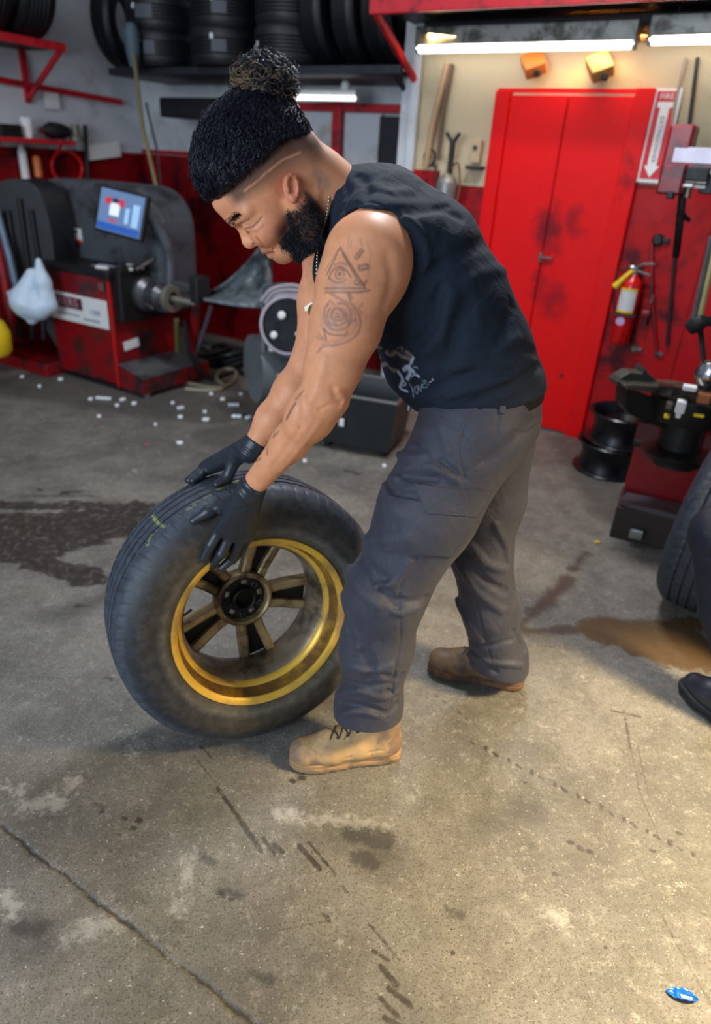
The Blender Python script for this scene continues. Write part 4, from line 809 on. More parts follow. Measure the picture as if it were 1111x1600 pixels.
folds(T, [
    ([(620, 690), (640, 680), (655, 690)], 0.0085, -0.0109), ([(612, 705), (640, 715), (665, 712)], 0.0102, 0.0126), ([(605, 730), (640, 745), (680, 748)], 0.0085, -0.0145), ([(620, 745), (660, 725), (715, 748)], 0.0102, 0.0109), ([(690, 722), (705, 735), (722, 748)], 0.0068, -0.0109), ([(598, 745), (620, 770), (650, 775)], 0.0085, -0.0109),
    ([(600, 755), (612, 785), (622, 800)], 0.0085, 0.0090), ([(575, 785), (600, 815), (620, 825)], 0.0102, -0.0109), ([(565, 840), (600, 845), (640, 842)], 0.0136, 0.0109), ([(555, 860), (580, 890), (600, 905)], 0.0119, -0.0145), ([(640, 880), (615, 910), (590, 915)], 0.0102, 0.0145), ([(585, 905), (610, 935), (620, 950)], 0.0102, -0.0145), ([(540, 880), (560, 920), (590, 945)], 0.0119, 0.0126), ([(665, 935), (635, 940), (620, 938)], 0.0085, -0.0145), ([(655, 950), (630, 958), (618, 955)], 0.0085, 0.0145), ([(535, 930), (550, 980), (560, 1010)], 0.0136, 0.0109), ([(545, 985), (575, 1030), (580, 1060)], 0.0153, -0.0109),
    ([(530, 1062), (570, 1072), (610, 1070)], 0.0085, -0.0181), ([(527, 1085), (560, 1080), (600, 1090), (622, 1080)], 0.0076, 0.0163), ([(532, 1100), (570, 1104), (605, 1115), (620, 1100)], 0.0068, -0.0163), ([(530, 1118), (560, 1112), (590, 1118)], 0.0068, 0.0126), ([(600, 1055), (620, 1062), (628, 1055)], 0.0076, -0.0163), ([(605, 1080), (622, 1088)], 0.0068, -0.0126), ([(540, 1040), (580, 1050), (610, 1040)], 0.0085, 0.0109),
    ([(700, 920), (725, 960), (750, 1000)], 0.0119, 0.0126), ([(735, 850), (760, 880), (790, 890)], 0.0119, 0.0145), ([(725, 865), (755, 905), (790, 925)], 0.0102, -0.0145), ([(715, 880), (745, 925), (785, 955)], 0.0119, 0.0109), ([(775, 820), (790, 850), (795, 880)], 0.0085, 0.0109), ([(728, 1000), (760, 1010), (800, 1000)], 0.0085, -0.0163), ([(730, 1022), (770, 1035), (815, 1040)], 0.0085, 0.0145), ([(728, 1012), (755, 1032), (775, 1050)], 0.0068, -0.0126), ([(800, 985), (812, 1000), (820, 1015)], 0.0068, -0.0126),
    ([(700, 700), (680, 640), (660, 640)], 0.0127, 0.0072), ([(760, 720), (790, 700), (830, 660)], 0.0153, -0.0054)])
SEAM = [([(750, 638), (728, 668), (719, 700), (722, 730), (728, 748)], .003, -.0046), ([(744, 640), (722, 668), (713, 700), (716, 730), (724, 750)], .003, .0036), ([(779, 642), (775, 680), (762, 712), (730, 738)], .003, -.0042), ([(725, 752), (720, 762)], .002, -.002),
    ([(655, 872), (630, 905), (624, 935), (625, 1000), (615, 1060), (612, 1090), (605, 1125)], .0034, -.0052), ([(716, 880), (740, 930), (752, 975), (768, 1035)], .0034, -.0050), ([(804, 674), (820, 676), (846, 660)], .003, -.0042), ([(806, 668), (822, 670), (847, 654)], .002, .0018)]
folds(T, SEAM, 10)
_te = T
PANT = srgb(66, 66, 76)
M_PANT = cloth('trouser_twill', PANT, .62, 1400, None, .05)
trs, _ = sdf_obj('trousers', T, (-.14, 1.20, .06), (.62, 1.92, 1.16), .0038, M_PANT, man)
def patch(S_, quad, th, name, m, parent, n=14, mm=8, off=.001, bottomr=0):
    """a cloth patch following a surface; quad = 4 pixel corners (tl, tr, br, bl)"""
    q = A(*quad); u_, v_ = np.meshgrid(np.linspace(0, 1, n), np.linspace(0, 1, mm)); u_ = u_[..., None]; v_ = v_[..., None]
    px = (q[0]*(1-u_)+q[1]*u_)*(1-v_)+(q[3]*(1-u_)+q[2]*u_)*v_
    H_ = S_.hit(px.reshape(-1, 2)).reshape(mm, n, 3); gu = np.gradient(H_, axis=1); gv = np.gradient(H_, axis=0); N = np.cross(gu, gv); N /= np.linalg.norm(N, axis=2, keepdims=True)+1e-9
    if (N.reshape(-1, 3)@A(0, -1, .3)).mean() < 0: N = -N
    top = H_+N*(off+th); bot = H_-N*.003; V = np.concatenate([top.reshape(-1, 3), bot.reshape(-1, 3)]); k = n*mm; Fc = []
    for j in range(mm-1):
        for i in range(n-1):
            a_ = j*n+i; Fc += [(a_, a_+1, a_+n+1, a_+n), (k+a_, k+a_+n, k+a_+n+1, k+a_+1)]
    per = [i for i in range(n)]+[j*n+n-1 for j in range(1, mm)]+[(mm-1)*n+i for i in range(n-2, -1, -1)]+[j*n for j in range(mm-2, 0, -1)]
    for a_, b_ in zip(per, per[1:]+per[:1]): Fc.append((a_, b_, k+b_, k+a_))
    mb = MB(); mb.add(V, Fc); return mb.build(name, m, parent, True, True, 50)
pk = patch(T, [(603, 775), (748, 800), (706, 868), (600, 862)], .0040, 'cargo_pocket', M_PANT, trs, 22, 12)
patch(T, [(650, 757), (763, 769), (742, 806), (668, 801)], .0065, 'pocket_flap', M_PANT, trs, 18, 8)
patch(T, [(779, 622), (788, 621), (789, 646), (781, 647)], .004, 'belt_loop', M_PANT, trs, 4, 8); patch(T, [(846, 585), (852, 586), (852, 612), (847, 612)], .004, 'belt_loop', M_PANT, trs, 4, 8)
BT = Sdf(); BT.chain([at(752, 606, YC), at(750, 650, YC)], [.1425, .1465], k=.03, sq=sqp); BT.plane(at(745, 604, 1.56), waistn, .003); BT.plane(at(745, 634, 1.56), -waistn, .003)
sdf_obj('belt', BT, (.02, 1.3, .9), (.55, 1.8, 1.2), .005, mat('belt_leather', srgb(16, 16, 20), .4, var=.3), man)
mb = MB(); b0 = T.hit([(641, 634)])[0]; mb.box(b0+A(-.002, -.004, 0), (.008, .010, .022), None, .002); mb.build('belt_buckle', M_STEEL, man, True)
# ---- boots
M_BOOT = mat('boot_nubuck', srgb(192, 156, 108), .72, var=.25, scale=30, dirt=srgb(128, 104, 86), dirt_amt=.55, dscale=11, bump=.3, bscale=300, bdist=.001)
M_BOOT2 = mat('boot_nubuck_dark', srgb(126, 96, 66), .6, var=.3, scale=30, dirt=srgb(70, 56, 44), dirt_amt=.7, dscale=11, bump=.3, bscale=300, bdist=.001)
M_SOLE = mat('boot_sole', srgb(176, 140, 98), .75, var=.3, scale=40, dirt=srgb(110, 90, 70), dirt_amt=.5, dscale=16, bump=.3, bscale=200)
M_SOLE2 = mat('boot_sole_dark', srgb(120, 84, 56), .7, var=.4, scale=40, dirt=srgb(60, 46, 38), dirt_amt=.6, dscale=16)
M_LACE = mat('boot_lace', srgb(88, 72, 52), .8, var=.4, scale=300)
def boot(heel, ang, mu, ms, lab, pitch=0., side=1):
    X = A(math.cos(ang)*math.cos(pitch), math.sin(ang)*math.cos(pitch), -math.sin(pitch)); Yv = A(-math.sin(ang), math.cos(ang), 0); Z = np.cross(X, Yv); AXb = np.stack([X, Yv, Z], 1); O = A(*heel)
    w_ = lambda x, y, z: O+AXb@A(x, y, z)
    U = Sdf()
    U.chain([w_(.045, 0, .062), w_(.12, 0, .058), w_(.20, 0, .050), w_(.262, .0, .048)], [.042, .043, .046, .042], k=.03, sq=(Z, .78))
    U.chain([w_(.048, 0, .06), w_(.055, 0, .155)], [.044, .048], k=.03); U.cap(w_(.10, 0, .115), w_(.20, 0, .070), .034, .030, .03)
    U.cap(w_(.265, .0, .045), w_(.272, 0, .048), .040, .036, .02, sq=(Z, .85))
    U.plane(w_(0, 0, .026), -Z, .003); U.plane(w_(.05, 0, .150), Z, .003)
    g = []
    for sy in (-1, 1):
        g += [[w_(.225, sy*.046, .036), w_(.205, sy*.036, .072), w_(.19, sy*.02, .09)], [w_(.09, sy*.05, .04), w_(.098, sy*.048, .08), w_(.07, sy*.05, .12)], [w_(.0, sy*.03, .07), w_(.06, sy*.047, .072), w_(.1, sy*.046, .066), w_(.2, sy*.046, .05)]]
    for ln_ in g: U.groove(list(zip(ln_[:-1], ln_[1:])), .0024, -.0034)
    for k in range(3): U.groove([(w_(.185+.022*k, -.03, .082-.008*k), w_(.19+.022*k, .03, .082-.008*k))], .005, -.0042)
    bo, _ = sdf_obj('boot', U, A(*heel)-.20*A(1, 1, 0)-A(.2, .2, .02), A(*heel)+A(.4, .4, .24), .0032, mu, man); bo['label'] = lab
    # sole outline
    out = [(-.004, 0), (.0, -.024), (.015, -.037), (.05, -.041), (.09, -.040), (.13, -.041), (.18, -.048), (.23, -.050), (.27, -.044), (.30, -.028), (.312, -.006), (.310, .014), (.295, .034), (.26, .047), (.22, .049), (.17, .044), (.12, .039), (.07, .041), (.03, .040), (.005, .030)]
    out = smoothline([A(*p, 0) for p in out]+[A(-.004, 0, 0)], 3)[:-1, :2]
    mb = MB(); n_ = len(out); zs = [(.007, .985), (.010, 1.0), (.022, 1.0), (.0235, .975), (.026, .975), (.0275, 1.0), (.0335, .99), (.035, .95)]
    for j, (z, sc_) in enumerate(zs):
        for x, y in out: mb.V.append(tuple(w_((x-.15)*sc_+.15, y*sc_, z)))
    for j in range(len(zs)-1):
        for i in range(n_): mb.F.append((j*n_+i, j*n_+(i+1) % n_, (j+1)*n_+(i+1) % n_, (j+1)*n_+i))
    mb.F += [tuple(range(n_)), tuple(range((len(zs)-1)*n_, len(zs)*n_))]
    so = mb.build('sole', ms, bo, True, True, 35)
    lug = MB()
    for i in range(0, n_, 2):
        x, y = out[i]
        if .092 < x < .125: continue
        a_ = math.atan2(y*3, x-.15); lug.box(w_((x-.15)*.925+.15, y*.80, .005), (.010, .009, .010), AXb@RZ(a_), .001)
    lug.box(w_(.045, 0, .005), (.08, .05, .010), AXb, .002); lug.box(w_(.21, 0, .005), (.15, .06, .010), AXb, .002)
    lug.build('tread_lug', ms, bo, False)
    def surf(x, y):
        p = w_(x, y, .19).astype(np.float32)
        for _ in range(40):
            d = U.eval(p[None], far=.2)[0]
            if d < .0005: break
            p = p-Z.astype(np.float32)*d*.9
        return p.astype(float)
    lc = MB()
    for k in range(4):
        x = .105+.026*k; yw = .026-.002*k
        for sg in (-1, 1): lc.tube([surf(x+.022*t_, sg*yw*(1-2*t_))+Z*.0035*(1 if 0 < t_ < 1 else .3) for t_ in np.linspace(0, 1, 6)], .0017, 6)
    top = surf(.10, 0)+Z*.006
    for sg in (-1, 1):
        lc.tube(smoothline([top, top+AXb@A(.012, sg*.022, .012), top+AXb@A(.030, sg*.040, -.002), top+AXb@A(.018, sg*.030, -.012), top+AXb@A(.002, sg*.006, 0)], 5), .0017, 6); lc.tube(smoothline([top, top+AXb@A(.02, sg*.016, .006), top+AXb@A(.055, sg*.034, -.020), top+AXb@A(.072, sg*.044, -.036)], 5), .0016, 6)
    lc.build('lace', M_LACE, bo, True)
    for k in range(4):
        for sg in (-1, 1): e = MB(); e.lathe([(.0022, -.001), (.0045, -.001), (.0045, .0018), (.0022, .0018)], surf(.105+.026*k, sg*(.027-.002*k)), axes(Z+Yv*sg*.6), n=10, closed=True); e.build('eyelet', M_DARK, bo)
    return bo
hb = gnd(620, 1192); tb = gnd(447, 1210); a_ = math.atan2(tb[1]-hb[1], tb[0]-hb[0]); boot((hb[0]+.006, hb[1]+.035, 0), a_, M_BOOT, M_SOLE, 'tan work boot planted in front')
hb = gnd(820, 1088); tb = gnd(662, 1056); a_ = math.atan2(tb[1]-hb[1], tb[0]-hb[0]); boot((hb[0]+.0, hb[1]+.045, 0), a_, M_BOOT2, M_SOLE2, 'darker scuffed work boot trailing behind')
# ---- gloves
def th(px, off, back=0.):
    """a point a little in front of the tyre, seen at pixel px"""
    p = TY.hit([px])[0]; d0 = TY.eval(p[None], far=.3)[0]; g = unit([TY.eval((p+np.eye(3)[i]*.004)[None], far=.3)[0]-d0 for i in range(3)]); return p+g*off
M_GLV = mat('black_nitrile', srgb(40, 46, 56), .42, var=.25, scale=40, bump=.25, bscale=120, bdist=.0015, spec=.6)
GL = Sdf(); wr = LWr
kn = [th((338, 824), .026), th((353, 832), .029), th((369, 836), .028), th((384, 831), .024)]
md = [th((326, 846), .021), th((339, 857), .024), th((355, 861), .023), th((371, 852), .019)]
tp = [th((316, 870), .009), th((326, 881), .009), th((343, 883), .009), th((361, 871), .009)]
for i in range(4):
    GL.cap(wr+(kn[i]-wr)*.10, kn[i], .0225, .0150, .016)
for i in range(4): GL.chain([kn[i], md[i], tp[i]], [.0132-(i == 3)*.001, .0120-(i == 3)*.001, .0098], .003)
tb_ = th((346, 795), .024); t1 = th((325, 802), .019); t2 = th((303, 815), .010)
GL.chain([wr+(kn[0]-wr)*.30, tb_, t1, t2], [.021, .0165, .0130, .0108], .012)
fa = unit(LWr-at(452, 692, 1.31)); GL.cap(LWr-fa*.006, LWr+fa*.02, .0290, .0268, .010); GL.plane(LWr-fa*.013, -fa, .002)
folds(GL, [([(378, 752), (392, 768), (408, 780)], .0022, .0022), ([(374, 758), (388, 774), (404, 786)], .003, -.003), ([(368, 764), (384, 782), (398, 792)], .003, .0025), ([(371, 775), (378, 785), (392, 797)], .0028, -.0025), ([(384, 792), (390, 800), (394, 812)], .003, -.002), ([(352, 780), (360, 800), (352, 818)], .006, .002), ([(338, 800), (345, 812)], .004, -.002), ([(374, 797), (392, 789)], .0025, -.002)], 6)
gl, _ = sdf_obj('glove', GL, (-.42, 1.15, .55), (-.08, 1.60, 1.0), .0022, M_GLV, man); gl['label'] = 'black nitrile glove on the hand spread over the near sidewall'
G2 = Sdf(); wr = RWr; fa = unit(RWr-at(425, 655, 1.55))
G2.cap(wr-fa*.006, wr+fa*.02, .0300, .0275, .010)
k0 = th((329, 743), .019); f1 = th((315, 750), .0125); f2 = th((304, 756), .010); stp = [-WN*.0185*i-WY*.0030*i*i*.5 for i in range(4)]; far_k = [k0+d_ for d_ in stp]
for i, k_ in enumerate(far_k): G2.cap(wr+(k_-wr)*.1, k_, .0215, .0145, .016)
for i, k_ in enumerate(far_k): G2.chain([k_, f1+stp[i], f2+stp[i]+unit(f1-f2)*(.010*(i == 3)-.006*(i in (1, 2)))], [.0125, .0112, .0094], .004)
t1_ = th((357, 756), .017); t2_ = th((341, 763), .011); G2.chain([wr+(k0-wr)*.35, t1_, t2_], [.018, .0135, .0100], .01)
G2.plane(wr-fa*.013, -fa, .002)
folds(G2, [([(372, 690), (385, 702), (400, 710)], .0025, -.003), ([(366, 694), (380, 708), (392, 716)], .003, .0025), ([(360, 700), (372, 712), (384, 722)], .003, -.0028), ([(340, 712), (330, 720), (325, 728)], .006, .002)], 6)
gl, _ = sdf_obj('glove', G2, (-.50, 1.38, .65), (-.10, 1.85, 1.0), .0024, M_GLV, man); gl['label'] = 'black nitrile glove on the hand over the far edge of the tread'
# ---- necklace and pendant
M_CH = mat('silver_chain', srgb(190, 180, 160), .25, 1., var=.2)
pts = smoothline([at(517, 268, 1.60), at(516, 290, 1.49), at(512, 330, 1.465), at(503, 362, 1.47), at(497, 385, 1.46), at(495, 420, 1.455), at(494, 466, 1.455)], 14)
mb = MB(); mb.tube(pts, .0011, 6)
for p, q in zip(pts[::2], pts[1::2]): mb.box((p+q)/2, (.0032, .0022, .0034), None, .0006)
ch = mb.build('necklace', M_CH, man, True)
pc = at(493, 486, 1.452); mb = MB(); R_ = axes(unit(A(.15, -1, .25)))
mb.lathe([(.0005, -.0015), (.0142, -.0015), (.0160, .0), (.0150, .0022), (.0128, .0022), (.0122, .0012), (.0005, .0012)], pc, R_, n=40, closed=True); pd = mb.build('pendant', mat('pendant_gold', srgb(176, 156, 96), .3, .9, var=.25, scale=60), ch, True, True, 35)
mb = MB(); R2 = axes(unit(A(-.5, -.9, .2)), A(-.6, 0, .8)); mb.prism([(-.006, -.012), (.006, -.012), (.0055, .010), (-.004, .012)], at(483, 480, 1.458), R2, .0016); mb.build('tag', mat('tag_metal', srgb(214, 206, 184), .35, .7), ch)
mb = MB(); mb.lathe([(.0005, -.003), (.003, -.002), (.0032, 0), (.003, .002), (.0005, .003)], at(494, 470, 1.453), n=12); mb.build('bail', M_CH, ch, True)
# ------------------------------------------------------------------ background things
def T_(p): return A(*p)
def vz(g, py):
    """height above ground point g that shows at image row py"""
    lo, hi = -.5, 3.5
    for _ in range(40):
        m = (lo+hi)/2
        if proj(A(g[0], g[1], m))[1] > py: lo = m
        else: hi = m
    return (lo+hi)/2
_tc = {}
def text(s_, size, R, c, m, name, parent, depth=.001, sx=1., center=True):
    cu = bpy.data.curves.new('t', 'FONT'); cu.body = s_; cu.size = size; cu.extrude = depth/2; cu.align_x = 'CENTER' if center else 'LEFT'; cu.align_y = 'CENTER'; cu.space_character = 1.05
    o = bpy.data.objects.new('t', cu); COL.objects.link(o); dg = bpy.context.evaluated_depsgraph_get(); me = bpy.data.meshes.new_from_object(o.evaluated_get(dg)); bpy.data.objects.remove(o)
    M = Matrix([[*(R[i, 0]*sx,), R[i, 1], R[i, 2], c[i]] for i in range(3)]+[[0, 0, 0, 1]]); me.transform(M); me.materials.clear()
    ob = link(name, me, m, parent); return ob
FW = np.stack([AA, ZZ, NN], 1)         # facing frame on the door wall: x right, y up, z toward the room
FL = np.stack([-LD, ZZ, LN], 1)
M_WPL = mat('white_plastic', srgb(232, 230, 226), .5, var=.1); M_INKR = mat('sign_red', srgb(206, 20, 34), .5, var=.1); M_INKD = mat('ink_dark', srgb(110, 50, 70), .6, var=.1); M_INKB = mat('ink_blue', srgb(70, 96, 170), .6, var=.1)
M_TUBE = mat('lamp_tube', (1, 1, 1), .4, emit=((1, .96, .88), 8.0), var=0.)
M_GALV = mat('galvanised', srgb(150, 150, 142), .45, .6, var=.4, scale=12, dirt=srgb(70, 66, 58), dirt_amt=.5, dscale=8)
M_WOOD = mat('raw_wood', srgb(176, 128, 70), .6, var=.4, scale=14); M_DKG = mat('dark_grease', srgb(30, 29, 30), .45, .3, var=.5, scale=25)
M_CHR = mat('chrome', srgb(200, 202, 206), .15, 1., var=.15); M_YEL = mat('yellow_plastic', srgb(232, 196, 30), .4, var=.15)
# --- ceiling-hung tubes over the door
def strip(x0, y0, x1, y1, o, lab, zb=None, h=.085):
    s0, z0 = wp(x0, y0, o); s1, z1 = wp(x1, y1, o); z = (z0+z1)/2; t_ = thing('strip_light', lab, 'lamp', W((s0+s1)/2, z, o), 'strip lights'); L_ = s1-s0
    mb = MB(); mb.box(W((s0+s1)/2, z+.055, o-.01), (L_+.02, .11, h), RW, .006); mb.build('housing', M_GALV, t_)
    mb = MB(); mb.tube([W(s0, z, o+.01), W(s1, z, o+.01)], .021, 14); mb.build('tube', M_TUBE, t_, True)
    for s_ in (s0, s1): mb = MB(); mb.box(W(s_, z+.012, o+.005), (.02, .05, .07), RW, .004); mb.build('end_cap', M_GALV, t_)
    mb = MB()
    for s_ in (s0+.1, s1-.1): mb.tube([W(s_, z+.09, o), W(s_, 2.6, o)], .004, 6)
    mb.build('hanger', M_BLK, t_)
    return t_
strip(655, 76, 992, 70, .18, 'long lit strip light hanging above the left of the red door'); strip(1016, 66, 1230, 55, .18, 'lit strip light cut off by the frame, right of the red door')
# --- small lamp fixture on the rack
s0, z0 = wp(463, 148, -.1); s1, z1 = wp(560, 146, -.1); t_ = thing('strip_light', 'short white strip light lying under the tyre rack, beside the topknot', 'lamp', W((s0+s1)/2, z0, -.1)); mb = MB(); mb.box(W((s0+s1)/2, z0, -.1), (s1-s0, .08, .06), RW, .012); mb.build('housing', M_WPL, t_)
mb = MB(); mb.tube([W(s0, z0-.02, -.06), W(s1, z0-.02, -.06)], .014, 10); mb.build('tube', mat('lamp_tube_dim', (1, 1, 1), .4, emit=((1, .98, .95), 2.0), var=0.), t_, True)
mb = MB(); mb.lathe([(.001, 0), (.03, 0), (.03, .03), (.018, .05), (.001, .055)], W(s1-.1, z0+.03, -.1), n=16); mb.build('knob', M_WPL, t_, True)
# --- upper red shelf over the door wall
zt = 2.235; t_ = thing('wall_shelf', 'heavy red steel shelf running high above the door and strip lights', 'shelf', W(0, zt, 0))
s0, _ = wp(582, 18, .5); zt -= .02; mb = MB(); mb.box(W((s0+1.7)/2, zt, .52), (1.7-s0, .03, .07), RW, .003); mb.build('front_beam', M_RSH, t_)
mb = MB(); mb.box(W((s0+1.7)/2, zt+.01, .10), (1.7-s0, .80, .02), RW); mb.build('deck', M_BLK, t_)
for s_ in (s0+.02, .45): mb = MB(); mb.tube([W(s_, zt-.02, .5), W(s_+.02, 1.93, .02)], .022, 6); mb.build('brace', M_RSH, t_)
mb = MB(); mb.box(W(-.35, zt-.085, .06), (1.5, .05, .06), RW); mb.build('timber', M_WOOD, t_)
mb = MB(); mb.box(W(-.3, zt-.05, .02), (1.8, .05, .10), RW); mb.build('back_beam', M_BLK, t_)
# --- timber ends poking out above the door
for i, (x, y, x2, y2, lab, mm) in enumerate([(826, 86, 836, 112, 'orange timber end poking down above the middle of the red door', mat('orange_wood', srgb(214, 118, 50), .6, var=.3, scale=20)), (928, 88, 942, 118, 'tan timber end poking down above the right of the red door', M_WOOD)]):
    s_, z_ = wp(x, y, .06); s2, z2 = wp(x2, y2, .16); t_ = thing('timber_bracket', lab, 'wood', W(s_, z_, .06)); d = unit(W(s2, z2, .12)-W(s_, z_, .02)); mb = MB(); mb.box((W(s_, z_, .04)+W(s2, z2, .12))/2, (.11, .06, .14), axes(d, AA), .006); mb.build('block', mm, t_)
    mb = MB(); mb.box(W(s2, z2-.004, .12), (.03, .03, .03), RW, .006); mb.build('foot', M_DKG, t_)
# --- tyre rack in the recess
def make_tyre(R, W_, name='tyre', nseg=96, m=None):
    rb = R*.62; prof = [(rb, 0), (rb+.02, .012), (R*.82, .014), (R*.93, .004), (R*.985, -.02), (R, -.045)]
    zs = np.linspace(-.05, -W_+.05, 21); mid = [(R-.006*(i % 4 == 2), z) for i, z in enumerate(zs)]
    P_ = prof+mid+[(r_, -W_-z) for r_, z in prof[::-1]]+[(rb-.004, -W_), (rb-.02, -W_*.9), (rb-.02, -W_*.1)]
    mb = MB(); mb.lathe(P_, n=nseg, closed=True); o = mb.build(name, M_STY, None, True, True, 30); return o
M_STY = mat('stock_rubber', srgb(14, 15, 20), .5, var=.35, scale=30, bump=.2, bscale=90); M_LBL = mat('tyre_label', srgb(80, 83, 92), .6, var=.3, scale=60); M_LBW = mat('tyre_sticker', srgb(214, 214, 220), .5, var=.1)
proto = make_tyre(.235, .20); first = [True]
RKZ = wp(410, 112, .02)[1]
def place_tyre(p, axis, lab, grp, sc_=1., stickers=()):
    o = proto if first[0] else proto.copy()
    if not first[0]: COL.objects.link(o)
    first[0] = False; R_ = axes(axis)*(A(1, 1, 1)*sc_)[None, :]; o.matrix_world = Matrix([[*R_[i], p[i]] for i in range(3)]+[[0, 0, 0, 1]]); tag(o, lab, 'tyre', grp)
    for (sx, sy, w_, h_, mm, nm) in stickers:
        th0 = math.atan2(-1, 0)+sx; mb = MB(); Rr = .2375; zc = -.1+sy
        # local patch bent around the tread, facing the room
        M3 = np.linalg.inv(np.array([[*(axes(axis)[i],)] for i in range(3)]).reshape(3, 3)); nl = M3@NN; a0 = math.atan2(nl[1], nl[0])+sx; n_ = 6
        V_ = [(Rr*math.cos(a0+(i/n_-.5)*w_/Rr), Rr*math.sin(a0+(i/n_-.5)*w_/Rr), zc+j*h_/2) for j in (-1, 1) for i in range(n_+1)]+[((Rr-.006)*math.cos(a0+(i/n_-.5)*w_/Rr), (Rr-.006)*math.sin(a0+(i/n_-.5)*w_/Rr), zc+j*h_/2) for j in (-1, 1) for i in range(n_+1)]
        k = n_+1; mb.add(V_, [(i, i+1, k+i+1, k+i) for i in range(n_)]+[(2*k+i, 3*k+i, 3*k+i+1, 2*k+i+1) for i in range(n_)]); mb.build(nm, mm, o, False, False)
    return o
LB = lambda sx, w_=.10, h_=.07: ((sx, 0, w_, h_, M_LBL, 'label'),)
ST = lambda sx, sy=.0: ((sx, sy, .022, .03, M_LBW, 'sticker'),)
def rack_x(x, y, o=-.02): return wp(x, y, o)[0]
GRP = 'tyres on the back wall rack'
cols = [(258, 'second stack from the left'), (360, 'third stack from the left'), (460, 'stack behind the topknot')]
for ci, (x, nm_) in enumerate(cols):
    s_ = rack_x(x, 80)
    for k in range(3):
        lab = ('bottom', 'middle', 'top')[k]+' black tyre lying flat in the '+nm_+' on the wall rack'
        stk = {(0, 1): LB(.30, .13, .08)+ST(-.05, .03), (0, 0): LB(.45, .08, .08)+ST(.15, .04), (1, 1): LB(.5)+ST(.3, .05), (1, 0): LB(.5)+ST(.3, .05), (2, 0): ST(-.45)+ST(-.6, -.02)}.get((ci, k), ())
        place_tyre(W(s_+.01*k, RKZ+.02+.205*(k+1), .02), ZZ, lab, None, stickers=stk)
for i, (x, lab, tilt) in enumerate([(190, 'leftmost tyre of the wall rack, standing on edge', .25), (232, None, 0), (520, 'upright black tyre right of the lying stacks on the wall rack', -.05), (565, 'middle upright black tyre beyond the stacks on the wall rack', .0), (610, 'rightmost upright black tyre on the wall rack, under the red brace', .0)]):
    if lab is None: continue
    s_ = rack_x(x, 80); ax_ = unit(AA*math.cos(tilt)+NN*math.sin(tilt)*-1)
    place_tyre(W(s_, RKZ+.02+.30, -.05)+ax_*.07, ax_, lab, None, A(1.25, 1.25, .74), ())
t_ = thing('wall_rack', 'long dark tyre rack of steel bars high on the back wall', 'shelf', W(-2.5, RKZ, 0))
sA, sB = wp(170, 125, .18)[0], -1.28
mb = MB(); mb.box(W((sA+sB)/2, RKZ-.01, .16), (sB-sA, .035, .045), RW, .003); mb.build('front_bar', mat('rack_steel', srgb(52, 56, 62), .45, .5, var=.4, scale=15), t_)
mb = MB(); mb.box(W((sA+sB)/2, RKZ-.025, -.16), (sB-sA, .58, .02), RW); mb.build('deck', M_BLK, t_)
for s_ in (sB-.06,): mb = MB(); mb.tube([W(s_, RKZ-.02, .14), W(s_, RKZ-.32, CO+.03)], .016, 6); mb.build('brace', M_BLK, t_)
mb = MB(); mb.box(W(-1.95, 2.62, CO+.05), (1.15, .03, 1.1), RW); o = tag(mb.build('backing_board', M_BLK), 'black board behind the upright tyres on the wall rack', 'board')
# --- red window-like frame under the rack
t_ = thing('cabinet_frame', 'red steel frame with pale panels on the back wall behind the man', 'cabinet', W(-1.8, 1.6, CO))
fo = CO+.06
a0 = wp(440, 168, fo); a1 = wp(640, 168, fo); b0 = wp(440, 262, fo); sm_ = wp(528, 215, fo)[0]; ztp = wp(528, 168, fo)[1]; zbt = wp(528, 266, fo)[1]; sl = wp(425, 200, fo)[0]; sr = -1.33
mb = MB(); mb.box(W((sl+sr)/2, ztp, fo), (sr-sl, .05, .05), RW, .003); mb.build('rail', M_RSH, t_)
mb = MB(); mb.box(W((sl+sr)/2, zbt, fo), (sr-sl, .05, .05), RW, .003); mb.build('rail', M_RSH, t_)
for s_ in (sm_, sl+.02): mb = MB(); mb.box(W(s_, (ztp+zbt)/2, fo+.012), (.068, .05, ztp-zbt+.06), RW, .003); mb.build('stile', M_RSH, t_)
sd = wp(612, 215, fo)[0]; mb = MB(); mb.box(W(sd, (ztp+zbt)/2-.02, fo-.01), (.20, .03, ztp-zbt-.05), RW); mb.build('dark_panel', M_BLK, t_)
for x0, x1 in ((sl+.06, sm_-.04), (sm_+.04, sd-.1)): mb = MB(); mb.box(W((x0+x1)/2, (ztp+zbt)/2, fo-.03), (x1-x0, .02, ztp-zbt-.06), RW); mb.build('pale_panel', M_WHITE, t_)
_a = wp(275, 170, -.2); mb = MB(); mb.box(W(_a[0]+.35, _a[1], -.2), (.75, .30, .13), RW, .01); tag(mb.build('black_case', M_BLK), 'flat black case hung under the tyre rack left of the topknot', 'case')
